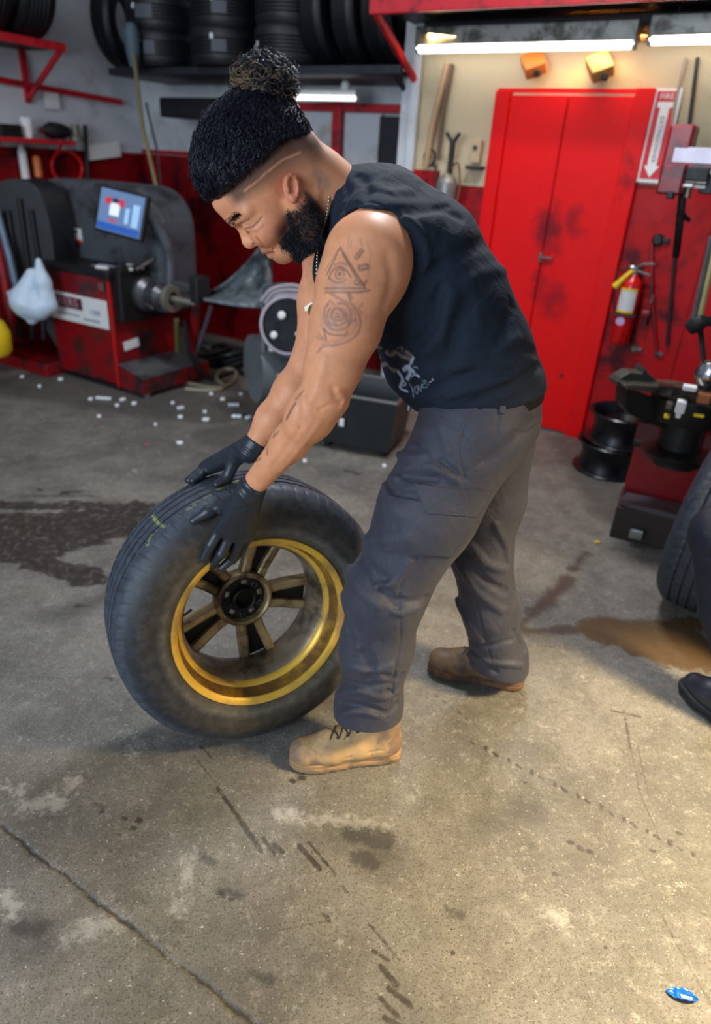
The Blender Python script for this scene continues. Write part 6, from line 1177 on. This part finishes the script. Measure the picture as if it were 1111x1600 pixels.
# --- hose reel / tank machine behind the arms
g = gnd(430, 640); t_ = thing('tyre_inflation_tank', 'grey drum machine with a round reel face behind the man\'s forearms', 'machine', g)
ctr = at(415, 575, 4.15); hw = unit(A(-.9, -.45, 0)); mb = MB(); Rt = axes(hw); rT = .20
mb.lathe([(.001, .0), (.10, .0), (.17, .02), (rT, .07), (rT+.005, .25), (.001, .25)][::1], ctr-hw*.17, Rt, n=40); mb.build('drum', mat('drum_grey', srgb(120, 128, 130), .35, .2, var=.35, scale=6), t_, True)
c2 = at(455, 525, 4.15); mb = MB(); mb.box(A(c2[0], c2[1], .42), (.32, .20, .80), RW, .04); mb.build('frame', mat('frame_grey', srgb(70, 70, 80), .45, var=.4, scale=9), t_)
c3 = at(452, 508, 3.98); mb = MB(); mb.lathe([(.001, 0), (.155, 0), (.165, .008), (.165, .03), (.15, .034), (.146, .016), (.001, .014)], c3, axes(A(-.1, -1, .15)), n=48); fc = mb.build('reel_face', mat('reel_dark', srgb(12, 14, 24), .5, spec=.2, var=.4, scale=12), t_, True)
mb = MB(); mb.lathe([(.150, .01), (.166, .01), (.172, .022), (.166, .036), (.150, .036)], c3, axes(A(-.1, -1, .15)), n=48, closed=True); mb.build('reel_rim', mat('rim_mauve', srgb(140, 128, 136), .4, .3, var=.2), t_, True)
for dx, dz, r_ in ((-.085, -.055, .022), (-.04, .06, .024), (.05, -.04, .012)): mb = MB(); mb.lathe([(.001, 0), (r_, 0), (r_*.7, .012), (.001, .014)], c3+A(dx, -.035, dz), axes(A(-.1, -1, .15)), n=14); mb.build('bolt', M_WPL, t_, True)
for (x, y, w_, h_, m_) in [(425, 542, .035, .05, M_WPL), (448, 549, .12, .022, M_RSH), (430, 588, .12, .045, M_WPL), (445, 565, .16, .02, M_GREY)]: mb = MB(); mb.box(at(x, y, 4.0), (w_, .03, h_), RW, .006); mb.build('fitting', m_, t_)
hz = []; 
mb = MB()
for k in range(3): mb.tube(smoothline([at(408+6*k, 470+4*k, 4.0), at(425+4*k, 452+5*k, 4.0), at(455, 446+7*k, 4.0), at(480, 452+6*k, 4.0)], 6), .012, 8)
mb.build('top_hoses', mat('pale_mauve_hose', srgb(160, 150, 156), .45), t_, True)
mb = MB(); mb.tube([at(412, 480, 4.0), at(412, 560, 4.0), A(*(gnd(418, 620)))+A(0, 0, .02)], .014, 8); mb.build('side_rail', mat('rim_mauve', (1, 1, 1)), t_, True)
# --- black bin
Bc = gnd(607, 722); t_ = thing('parts_bin', 'black metal bin with rim standing behind the man\'s knees', 'bin', Bc)
zt_ = vz(Bc, 630); zb_ = 0; Rb = RZ(math.radians(-18)); 
bw, bd_ = .50, .42
def q_(x, y, z): return Bc+Rb@A(x, y, z)
o4 = lambda x0, x1, y0, y1, z: [q_(x0, y0, z), q_(x1, y0, z), q_(x1, y1, z), q_(x0, y1, z)]
mb = MB(); mb.add(o4(-bw+.06, -.02, .04, bd_-.04, .04)+o4(-bw, .02, 0, bd_, zt_)+o4(-bw+.02, .0, .02, bd_-.02, zt_)+o4(-bw+.08, -.04, .06, bd_-.06, .06), [(0, 1, 2, 3)]+[(i, (i+1) % 4, 4+(i+1) % 4, 4+i) for i in range(4)]+[(4+i, 4+(i+1) % 4, 8+(i+1) % 4, 8+i) for i in range(4)]+[(8+i, 8+(i+1) % 4, 12+(i+1) % 4, 12+i) for i in range(4)]+[(12, 13, 14, 15)])
mb.build('bin_body', mat('bin_black', srgb(38, 42, 44), .4, var=.4, scale=8), t_)
mb = MB(); rim_ = o4(-bw-.005, .025, -.005, bd_+.005, zt_)
for i in range(4): mb.tube([rim_[i], rim_[(i+1) % 4]], .011, 8)
mb.build('rim', mat('rim_grey', srgb(98, 96, 92), .4, .4), t_, True)
for x, y in ((-bw+.1, .08), (-.06, .08), (-bw+.1, bd_-.08), (-.06, bd_-.08)): mb = MB(); mb.lathe([(.001, 0), (.02, 0), (.02, .045), (.001, .045)], q_(x, y, 0), n=10); mb.build('foot', M_BLK, t_)
mb = MB(); mb.box(q_(-.29, -.012+.01, vz(q_(-.29, 0, 0), 660)), (.03, .01, .045), Rb, .004); mb.build('white_sticker', M_WPL, t_)
# --- left machine: dark hood, red base, bag, yellow bottle
gL = gnd(88, 570); t_ = thing('side_machine', 'tall dark curved guard on a red base at the left edge', 'machine', gL)
y_ = 4.85; V_, F_ = [], []
prof_ = [(-30, 345), (-22, 300), (0, 283), (25, 279), (48, 286), (66, 310), (80, 360), (86, 420), (88, 480), (90, 545)]
pr = smoothline([A(x, y, 0) for x, y in prof_], 4)[:, :2]
for x, y in pr: a_ = at(x, y, y_); V_ += [a_, a_+BB*.17+AA*.02]
for i in range(len(pr)-1): F_.append((2*i, 2*i+1, 2*i+3, 2*i+2))
F_.append(tuple(2*i+1 for i in range(len(pr)))); F_.append(tuple(2*i for i in range(len(pr)))); F_.append((0, 1, 2*len(pr)-1, 2*len(pr)-2))
mb = MB(); mb.add(V_, F_); o = mb.build('guard', M_STY, t_, False); md_ = o.modifiers.new('b', 'BEVEL'); md_.width = .02; md_.segments = 3; md_.limit_method = 'ANGLE'; md_.angle_limit = 1.
for x in (12, 30, 48): mb = MB(); mb.tube([at(x, 310+abs(x-30), y_-.01), at(x+16, 430, y_-.01), at(x+20, 530, y_-.01)], .018, 8); mb.build('rib', M_BLK, t_, True)
mb = MB(); c_ = gnd(-10, 585); mb.box(gnd(30, 572)+ZZ*.045+BB*.2, (.78, .50, .09), RW, .01); mb.build('base', M_RM, t_)
mb = MB(); mb.tube([at(-5, 330, y_-.05), at(14, 400, y_-.1), at(30, 470, y_-.1)], .025, 8); mb.build('steel_rail', mat('steel_blue', srgb(130, 146, 164), .35, .6), t_, True)
mb = MB(); mb.tube([at(-12, 350, y_-.08), at(5, 430, y_-.13), at(22, 530, y_-.13)], .03, 8); mb.build('red_rail', M_RM, t_, True); mb = MB(); mb.box(at(-12, 490, y_-.02), (.28, .10, .5), RW, .02); mb.build('red_panel', M_RM, t_)
# bag
bc = at(52, 455, 4.6); BG = Sdf()
for p, q, r0, r1 in [((50, 430), (40, 470), .05, .115), ((40, 470), (60, 480), .11, .10), ((60, 408), (66, 440), .022, .06), ((66, 440), (74, 475), .06, .075), ((14, 458), (30, 462), .016, .05), ((45, 485), (50, 498), .085, .045)]: BG.cap(at(*p, 4.6), at(*q, 4.6), r0*.85, r1*.85, .03)
folds(BG, [([(62, 410), (60, 440), (50, 480)], .014, -.014), ([(68, 415), (74, 450), (80, 480)], .012, -.010), ([(25, 462), (40, 450), (60, 440)], .014, .010), ([(30, 470), (45, 490), (50, 500)], .014, -.012), ([(55, 440), (60, 470), (58, 495)], .012, .010), ([(35, 450), (40, 475), (38, 490)], .010, -.009)], 8)
def bagcol(V):
    C = np.tile(np.array(srgb(196, 212, 226)), (len(V), 1)); paint(V, C, BG, [([(34, 459), (42, 452)], .012, srgb(226, 150, 180), .8), ([(46, 450), (57, 443)], .014, srgb(226, 120, 160), .8)], 4); return C
t = NT('bag_plastic'); t.l(t.n('ShaderNodeAttribute', attribute_name='Col').outputs['Color'], t.b.inputs['Base Color']); t.b.inputs['Roughness'].default_value = .4; t.b.inputs['Subsurface Weight'].default_value = .2; t.bump(t.noise(25, 4, .6), .5, .01)
V, Q = surface_nets(BG, bc-.35, bc+.35, .009); me = npmesh(V, Q); setcol(me, bagcol(V)); o = link('plastic_bag', me, t.m, None, True, True); tag(o, 'white plastic carrier bag with faint pink print hanging on the dark guard', 'bag')
yc = at(0, 525, 4.5); t_ = thing('oil_jug', 'yellow rounded jug cut off at the left edge of the frame', 'jug', A(yc[0]-.02, yc[1], .10)); mb = MB(); mb.lathe([(.001, -.13), (.09, -.13), (.115, -.10), (.12, .02), (.09, .09), (.04, .12), (.03, .15), (.001, .15)], A(yc[0]-.06, yc[1], yc[2]), n=28); mb.build('jug_body', M_YEL, t_, True)
mb = MB(); mb.lathe([(.001, .15), (.035, .15), (.035, .18), (.001, .18)], A(yc[0]-.06, yc[1], yc[2]), n=16); mb.build('cap', M_BLK, t_)
# --- right: tyre changer
gC = gnd(985, 845); t_ = thing('tyre_changer', 'greasy tyre changing machine with clamp table, red pedestal and pedals', 'machine', gC)
Rc = RZ(math.radians(-14)); cx = lambda p: A(*p)
pt_ = [gnd(955, 838), gnd(1055, 862)]; u_ = unit(pt_[1]-pt_[0]); v_ = A(-u_[1], u_[0], 0); Rm = np.stack([u_, v_, ZZ], 1); o0 = pt_[0]
zt1 = vz(o0, 790); zt2_ = vz(o0+v_*.22, 755)
mb = MB(); mb.box(o0+u_*.2+v_*.12+ZZ*zt1/2, (.42, .26, zt1), Rm, .008); mb.build('base', mat('rusty_dark', srgb(58, 44, 38), .6, var=.5, scale=12), t_)
mb = MB(); pz = zt1+.01; mb.prism([(0, 0), (.03, -.025), (.40, -.04), (.40, .11), (.02, .10)], o0+ZZ*pz, Rm, .022); mb.build('pedal_plate', mat('pedal_grey', srgb(98, 92, 98), .35, .5, var=.35, scale=15), t_)
mb = MB(); mb.box(o0+u_*.10-v_*.03+ZZ*(zt1*.40), (.06, .06, .05), Rm, .006); mb.build('bright_pedal', M_CHR, t_)
cp = o0+u_*.20+v_*.26; zt3 = vz(cp-v_*.12-u_*.18, 697)
mb = MB(); mb.box(cp+ZZ*(zt3/2+.02), (.40, .26, zt3-.02), Rm, .01); mb.build('pedestal', M_RM, t_); mb = MB(); mb.box(cp+ZZ*(zt3+.015), (.42, .28, .03), Rm, .006); mb.build('pedestal_top', M_DKG, t_)
# clamp table
tc = at(1085, 612, 2.75); tz = tc[2]
mb = MB(); mb.lathe([(.001, -.10), (.14, -.10), (.16, -.03), (.16, 0), (.001, .0)], tc-A(0, 0, .02), n=32); mb.build('turntable', M_DKG, t_, True)
mb = MB(); mb.lathe([(.001, 0), (.13, -.0), (.15, .03), (.10, .05), (.001, .05)], A(tc[0], tc[1], zt3+.03) , n=24); mb.tube([A(tc[0], tc[1], zt3), A(tc[0], tc[1], tz-.1)], .09, 16); mb.build('gear_housing', M_DKG, t_, True)
M_ARM = mat('arm_steel', srgb(120, 112, 100), .35, .7, var=.5, scale=20, dirt=srgb(50, 44, 40), dirt_amt=.5, dscale=12)
def slab(pix, Y, th, m, nm, par=None, dz=0.):
    mb = MB(); n_ = len(pix); P_ = [at(x, y, Y) for x, y in pix]; V_ = P_+[p+A(-.01, th, .0) for p in P_]; mb.add(V_, [tuple(range(n_)), tuple(range(n_, 2*n_))]+[(i, (i+1) % n_, n_+(i+1) % n_, n_+i) for i in range(n_)]); o = mb.build(nm, m, par or t_); b_ = o.modifiers.new('b', 'BEVEL'); b_.width = .004; b_.segments = 2; return o
M_JAW = mat('jaw_green_grey', srgb(70, 74, 68), .45, .4, var=.4, scale=15)
slab([(962, 597), (970, 590), (984, 582), (1003, 584), (1008, 574), (1013, 583), (1024, 592), (1034, 604), (1000, 602), (975, 600), (966, 604)], 2.72, .07, M_JAW, 'jaw')
slab([(975, 601), (1030, 603), (1075, 606), (1111, 612), (1130, 620), (1130, 650), (1090, 645), (1050, 625), (1010, 612), (980, 609)], 2.66, .10, M_ARM, 'arm_plate')
slab([(978, 606), (990, 610), (1020, 622), (1045, 640), (1060, 668), (1040, 672), (1000, 655), (984, 648), (976, 636)], 2.74, .10, M_DKG, 'lower_arm')
for (x, y, w_, h_, m_, nm) in [(1064, 635, .035, .05, M_WPL, 'clamp'), (1046, 633, .025, .03, M_ARM, 'nut'), (1078, 606, .05, .02, M_WPL, 'pin'), (1060, 648, .02, .02, M_WPL, 'nut'), (1092, 648, .04, .014, M_YEL, 'pin'), (1042, 650, .02, .015, M_YEL, 'pin'), (1100, 622, .05, .04, mat('copper', srgb(176, 110, 70), .4, .7), 'bushing')]: mb = MB(); mb.box(at(x, y, 2.60), (w_, .04, h_), Rm, .005); mb.build(nm, m_, t_)
cc = at(1104, 600, 2.70); mb = MB(); mb.lathe([(.001, -.07), (.03, -.06), (.025, -.02), (.055, .02), (.062, .05), (.045, .085), (.02, .095), (.001, .095)], cc, n=28); mb.build('centring_cone', M_CHR, t_, True)
# column with head
pA = wp(1062, 335, .5); col_t = W(*wp(1070, 235, .45), .45); col_b = gnd(1150, 690); mb = MB(); mb.tube([W(*wp(1055, 480, .40), .40), W(*wp(1072, 300, .45), .45)], .02, 8) if False else None
ct = at(1066, 250, 3.35); t2 = thing('changer_head', 'dark red swing head with silver trim and black brackets at the right edge', 'machine', ct)
mb = MB(); mb.box(ct+A(-.02, 0, .03), (.10, .14, .20), RW, .012); mb.build('head_block', M_RM, t2); mb = MB(); mb.box(at(1052, 280, 3.3), (.10, .12, .12), RW, .01); mb.build('lower_block', M_RM, t2)
mb = MB(); mb.box(at(1100, 246, 3.28), (.24, .10, .07), RW, .006); mb.build('silver_panel', mat('mauve_silver', srgb(186, 176, 190), .35, .3), t2); mb = MB(); mb.box(at(1102, 260, 3.27), (.26, .11, .02), RW, .004); mb.build('panel_edge', M_RM, t2)
for (x, y, w_, h_, m_) in [(1098, 268, .12, .016, M_WPL), (1088, 278, .10, .05, M_ARM), (1072, 290, .06, .012, M_WPL), (1094, 292, .05, .014, M_WPL), (1080, 272, .14, .05, M_DKG), (1108, 285, .06, .09, M_DKG), (1048, 305, .03, .03, M_DKG), (1076, 300, .02, .05, M_ARM)]: mb = MB(); mb.box(at(x, y, 3.25), (w_, .05, h_), RW, .005); mb.build('bracket', m_, t2)
mb = MB(); mb.tube([at(1068, 290, 3.33), at(1062, 350, 3.33), at(1056, 400, 3.4)], .018, 8); mb.tube([at(1060, 330, 3.33), at(1078, 345, 3.33)], [.018, .008], 8); mb.build('hanging_arm', M_DKG, t2, True)
tb0 = at(1120, 370, 2.85); tb1 = at(1090, 505, 2.85); t3 = thing('mount_bar', 'yellowish steel mounting bar with a black knob at the right edge', 'tool', tb1); mb = MB(); mb.tube([tb0, tb1], .015, 8); mb.build('bar', mat('brass_bar', srgb(206, 190, 130), .35, .5), t3, True); mb = MB(); mb.tube([tb0+A(-.02, 0, 0), tb1+A(-.02, 0, 0)], .010, 8); mb.build('sleeve', M_GREY, t3, True); mb = MB(); mb.lathe([(.001, -.04), (.03, -.035), (.038, 0), (.025, .03), (.001, .035)], tb1, axes(A(.4, -.5, .6)), n=16); mb.tube([tb1-A(.03, 0, 0), tb1+A(.12, 0, .02)], .02, 8); mb.build('knob', M_BLK, t3, True)
mb = MB(); mb.tube([tb1+A(.02, 0, -.03), A(cc[0], cc[1]+.05, cc[2]+.05)], .012, 6); mb.build('rod', M_DKG, t3, True)
# --- steel rims stacked on the floor
def make_rim(R=.19, Wd=.17):
    mb = MB(); mb.lathe([(R, 0), (R+.006, .008), (R, .014), (R-.018, .018), (R-.028, .05), (R-.034, .08), (R-.028, .12), (R-.014, Wd-.016), (R, Wd-.012), (R+.006, Wd-.006), (R, Wd), (R-.022, Wd-.008), (R-.036, .12), (R-.042, .08), (R-.036, .04), (R-.02, .008)], n=56, closed=True); o = mb.build('rim_barrel', M_SRIM, None, True, True, 35)
    mb = MB(); mb.lathe([(.035, .105), (.07, .10), (.10, .125), (R-.045, .10), (R-.045, .09), (.10, .115), (.07, .09), (.035, .095)], n=40, closed=True); return o, mb.build('rim_disc', M_SRIM, None, True, True, 35)
M_SRIM = mat('black_rim_steel', srgb(34, 34, 38), .28, .5, var=.4, scale=15)
gR = gnd(968, 752); r1, d1 = make_rim(); 
for k, lab in ((0, 'lower black steel rim of the pair stacked against the red wall'), (1, 'upper black steel rim of the pair stacked against the red wall')):
    t_ = thing('steel_rim', lab, 'rim', A(gR[0]+.03*k-.02, gR[1]+.17, .004+.172*k), 'steel rims by the door wall')
    b1 = r1 if k == 0 else r1.copy(); b2 = d1 if k == 0 else d1.copy()
    for b_ in (b1, b2):
        if k: COL.objects.link(b_)
        b_.parent = t_
# --- leaning tyre at the right
proto2 = None; V, Q = tyre_mesh(.36, .235, .232, 300, 60); me = npmesh(V, Q); setcol(me, np.tile(np.array(srgb(48, 54, 64)), (len(V), 1)))
tcn = A(1.39, 2.31, .362); R_ = axes(unit(A(.80, -.60, -.06))); tcn = tcn+R_[:, 2]*.117; o = link('tyre', me, M_RUB, None, False, True); me.set_sharp_from_angle(angle=.55); o.matrix_world = Matrix([[*R_[i], tcn[i]] for i in range(3)]+[[0, 0, 0, 1]]); tag(o, 'large black tyre standing at the right edge, tread toward the room', 'tyre'); RTY = o
# --- second person, mostly outside the frame
p2 = thing('person', 'person in dark work trousers and black shoes, half hidden at the right edge', 'person', (1.42, 1.86, 0))
Q2 = Sdf(); 
_t = gnd(1064, 1072); _h = _t+.31*unit(gnd(1130, 1128)-_t); ank = A(_h[0], _h[1], .15)+.12*unit(_t-_h); kne = at(1122, 835, 1.74); hip = A(1.66, 1.78, .72); 
Q2.chain([ank, (ank+kne)/2+A(.0, .02, 0), kne+A(.01, 0, 0), hip], [.062, .075, .082, .115], k=.03); Q2.chain([ank+A(.34, .10, 0), kne+A(.30, .12, .0), hip+A(.10, .14, 0)], [.062, .082, .11], k=.03)
Q2.chain([hip+A(.04, .06, .02), A(1.62, 1.86, 1.02), A(1.55, 1.86, 1.25)], [.15, .15, .14], k=.05); 
Q2.groove([(kne+A(-.06, -.05, -.05), kne+A(.05, -.09, -.02))], .012, -.008); Q2.groove([(ank+A(-.06, -.05, .04), ank+A(.06, -.06, .06))], .010, -.008); Q2.groove([(ank+A(-.07, -.03, .09), ank+A(.05, -.07, .08))], .010, .007)
sdf_obj('work_clothes', Q2, (.85, 1.35, .06), (2.05, 2.25, 1.45), .009, cloth('navy_work_cloth', srgb(26, 30, 42), .7, 1200), p2)
BD2 = Sdf(); BD2.chain([A(1.55, 1.86, 1.25), A(1.50, 1.85, 1.40), A(1.48, 1.84, 1.52)], [.07, .055, .10], k=.03); BD2.ell(A(1.46, 1.84, 1.56), (.085, .078, .115), None, .02); BD2.cap(A(1.378, 1.84, 1.575), A(1.362, 1.84, 1.54), .010, .014, .01); BD2.cap(A(1.385, 1.815, 1.495), A(1.385, 1.865, 1.495), .010, .010, .005); BD2.groove([(A(1.372, 1.82, 1.495), A(1.372, 1.86, 1.495))], .004, -.004); BD2.ell(A(1.395, 1.84, 1.46), (.03, .03, .022), None, .015); BD2.ell(A(1.376, 1.812, 1.585), (.014, .014, .010), None, .008, 's'); BD2.ell(A(1.376, 1.868, 1.585), (.014, .014, .010), None, .008, 's'); BD2.ell(A(1.39, 1.812, 1.582), .012, None, .002); BD2.ell(A(1.39, 1.868, 1.582), .012, None, .002)
for sy in (-1, 1): BD2.ell(A(1.48, 1.84+.078*sy, 1.55), (.016, .01, .028), None, .005); BD2.chain([A(1.56, 1.86+.19*sy, 1.24), A(1.50, 1.86+.22*sy, .98), A(1.34, 1.86+.12*sy, .86)], [.062, .048, .034], k=.02)
for sy in (-1, 1):
    h0 = A(1.34, 1.86+.12*sy, .86); BD2.cap(h0, h0+A(-.07, -.01*sy, -.02), .03, .034, .01)
    for k in range(4): f0 = h0+A(-.085, -.03+.019*k, -.025); BD2.chain([f0, f0+A(-.04, 0, -.018), f0+A(-.055, 0, -.045)], [.010, .009, .008], .004)
    BD2.chain([h0+A(-.03, -.03*sy, -.01), h0+A(-.07, -.05*sy, -.03)], [.012, .010], .005)
sdf_obj('body', BD2, (1.15, 1.5, .78), (1.75, 2.25, 1.72), .007, mat('skin_second', srgb(150, 104, 78), .5, var=.15), p2)
HR2 = Sdf(); HR2.ell(A(1.475, 1.84, 1.60), (.095, .086, .095), None, 0); HR2.plane(A(1.45, 1.84, 1.585), A(-.75, 0, -.66), .01); sdf_obj('hair', HR2, (1.3, 1.7, 1.45), (1.65, 2.0, 1.75), .008, M_HAIR, p2)
M_SHB = mat('shoe_black', srgb(40, 44, 54), .42, var=.35, scale=30)
def shoe(heel, ang, lab):
    X = A(math.cos(ang), math.sin(ang), 0); Yv = A(-X[1], X[0], 0); w_ = lambda x, y, z: A(*heel)+X*x+Yv*y+ZZ*z
    U = Sdf(); U.chain([w_(.045, 0, .065), w_(.13, 0, .06), w_(.21, 0, .052), w_(.265, 0, .046)], [.042, .044, .044, .038], k=.03); U.cap(w_(.05, 0, .08), w_(.06, 0, .13), .042, .042, .03); U.cap(w_(.09, 0, .10), w_(.2, 0, .07), .034, .03, .03); U.plane(w_(0, 0, .03), -ZZ, .003)
    U.groove([(w_(.10, -.05, .05), w_(.16, -.03, .09)), (w_(.2, -.05, .04), w_(.22, -.02, .08))], .004, -.003)
    b_, _ = sdf_obj('shoe', U, A(*heel)-A(.4, .4, .02), A(*heel)+A(.4, .4, .22), .005, M_SHB, p2); b_['label'] = lab
    S_ = Sdf(); S_.chain([w_(.045, 0, .03), w_(.14, 0, .03), w_(.22, 0, .03), w_(.27, 0, .03)], [.048, .046, .052, .044], k=.02); S_.plane(w_(0, 0, .004), -ZZ, .002); S_.plane(w_(0, 0, .038), ZZ, .004); S_.groove([(w_(.0, -.06, .02), w_(.3, -.06, .02))], .004, -.003)
    sdf_obj('sole', S_, A(*heel)-A(.4, .4, .02), A(*heel)+A(.4, .4, .1), .005, mat('sole_black', srgb(28, 30, 36), .6), b_)
    lc = MB(); top = w_(.13, 0, .115)
    lc.tube(smoothline([top, top+X*.02+Yv*.03+ZZ*.02, top+X*.04+Yv*.05, top+X*.02+Yv*.03-ZZ*.01, top], 5), .0025, 6); lc.tube(smoothline([top, top+X*.02-Yv*.03+ZZ*.025, top+X*.04-Yv*.05, top+X*.02-Yv*.03-ZZ*.01, top], 5), .0025, 6); lc.build('lace', M_BLK, b_, True)
_t = gnd(1064, 1072); _h = _t+.31*unit(gnd(1130, 1128)-_t); shoe((_h[0], _h[1], 0), math.atan2(_t[1]-_h[1], _t[0]-_h[0]), 'black chunky shoe nearest the frame edge'); shoe((1.74, 1.84, 0), math.radians(195), 'black shoe outside the frame')
# --- wheel weights and scraps on the floor
M_WT = mat('weight_white', srgb(244, 246, 250), .4, var=.1); M_SC = mat('blue_wrapper', srgb(24, 104, 190), .3, var=.3, scale=40)
wts = [(60, 578, 9, 0), (68, 575, 8, .6), (95, 594, 7, .2), (62, 605, 5, .3), (162, 624, 22, 0), (192, 626, 9, 1.2), (142, 625, 6, .1), (183, 635, 6, .4), (210, 632, 7, 0), (155, 652, 5, .2), (282, 639, 10, .7), (282, 653, 7, .1), (322, 657, 9, 1.4), (281, 694, 8, .8), (365, 634, 16, .2), (370, 652, 14, .1), (388, 654, 9, 1.), (303, 611, 10, .1), (330, 617, 6, .3), (376, 617, 5, .4), (396, 610, 14, .2), (243, 665, 4, .3), (270, 631, 5, .2), (476, 722, 6, .2), (35, 590, 5, 0), (320, 645, 5, .5), (600, 730, 6, .2), (348, 625, 7, .1)]
WL_ = {(162, 624): 'long white wheel weight strip on the floor before the balancer corner', (192, 626): 'short white weight beside the long strip before the balancer', (282, 639): 'upper white weight of the pair below the balancer tray', (282, 653): 'lower white weight of the pair below the balancer tray', (322, 657): 'upright-lying white weight midway between balancer tray and hands', (281, 694): 'lone pale weight nearest the rolling wheel', (365, 634): 'broken weight strip just left of the far forearm', (370, 652): 'thick white weight strip nearest the far glove', (388, 654): 'white weight touching the outline of the far forearm', (60, 578): 'white weight by the red base at the left', (68, 575): 'white weight tucked against the red base at the left', (95, 594): 'white weight at the left foot of the balancer cabinet', (396, 610): 'white weight strip beside the grey drum', (210, 632): 'white weight under the caster of the foot tray', (476, 722): 'white weight between the arms and the black bin'}
pr_w = {}
def wt_mesh(n):
    if n in pr_w: return pr_w[n]
    mb = MB(); k = max(1, n)
    for i in range(k): mb.box(((i-(k-1)/2)*.021, 0, .006), (.019, .020, .011), None, .003)
    me = pydata(mb.V, mb.F); me.materials.append(M_WT); pr_w[n] = me; return me
for i, (x, y, wpx, a_) in enumerate(wts):
    g = gnd(x, y); L_ = wpx/proj(g+A(1, 0, 0))[0]*0+wpx*(np.dot(g-EYE, _fw))/FPX; n_ = max(1, int(round(L_/.024))); o = bpy.data.objects.new('wheel_weight', wt_mesh(n_)); COL.objects.link(o); o.location = (g[0], g[1], .0005); o.rotation_euler = (0, 0, a_); s1 = L_/(n_*.024); o.scale = (s1, max(.9, s1), 1.2)
    o.scale = (o.scale[0]*1.25, o.scale[1]*1.35, 1.3); tag(o, WL_.get((x, y), 'tiny white wheel weight chip dropped on the concrete floor'), 'wheel weight', 'scattered wheel weights')
g = gnd(230, 695); mb = MB(); mb.box(g+ZZ*.003, (.02, .018, .006), None, .002); tag(mb.build('paper_scrap', mat('red_scrap', srgb(200, 60, 80), .5)), 'tiny red scrap of paper on the grey floor', 'scrap')
g = gnd(933, 848); mb = MB(); mb.box(g+ZZ*.004, (.028, .014, .007), RZ(.3), .002); tag(mb.build('yellow_scrap', M_YEL), 'tiny yellow cap on the floor before the tyre changer', 'scrap')
g = gnd(1065, 1557); V_, F_ = [], []; n1, n2 = 12, 6
for i in range(n1+1):
    for j in range(n2+1):
        u_ = i/n1-.5; v_ = j/n2-.5; ta = (1-abs(2*u_)**3)*.9+.1; x = u_*.062; y = v_*.024*ta; z = .002+.010*abs(2*v_)**1.6*(.6+.4*math.sin(u_*5+1))+.002*math.sin(u_*30); V_.append(g+RZ(math.radians(-14))@A(x, y, z))
for i in range(n1):
    for j in range(n2): F_.append((i*(n2+1)+j, (i+1)*(n2+1)+j, (i+1)*(n2+1)+j+1, i*(n2+1)+j+1))
mb = MB(); mb.add(V_, F_); o = mb.build('wrapper_scrap', M_SC, None, True); md_ = o.modifiers.new('s', 'SOLIDIFY'); md_.thickness = .0008; tag(o, 'curled blue plastic wrapper scrap at the lower right of the floor', 'wrapper')
mb = MB(); mb.box(g+RZ(math.radians(-14))@A(.008, -.002, .0052), (.022, .006, .001), RZ(math.radians(-14))); mb.build('white_print', M_WPL, o)
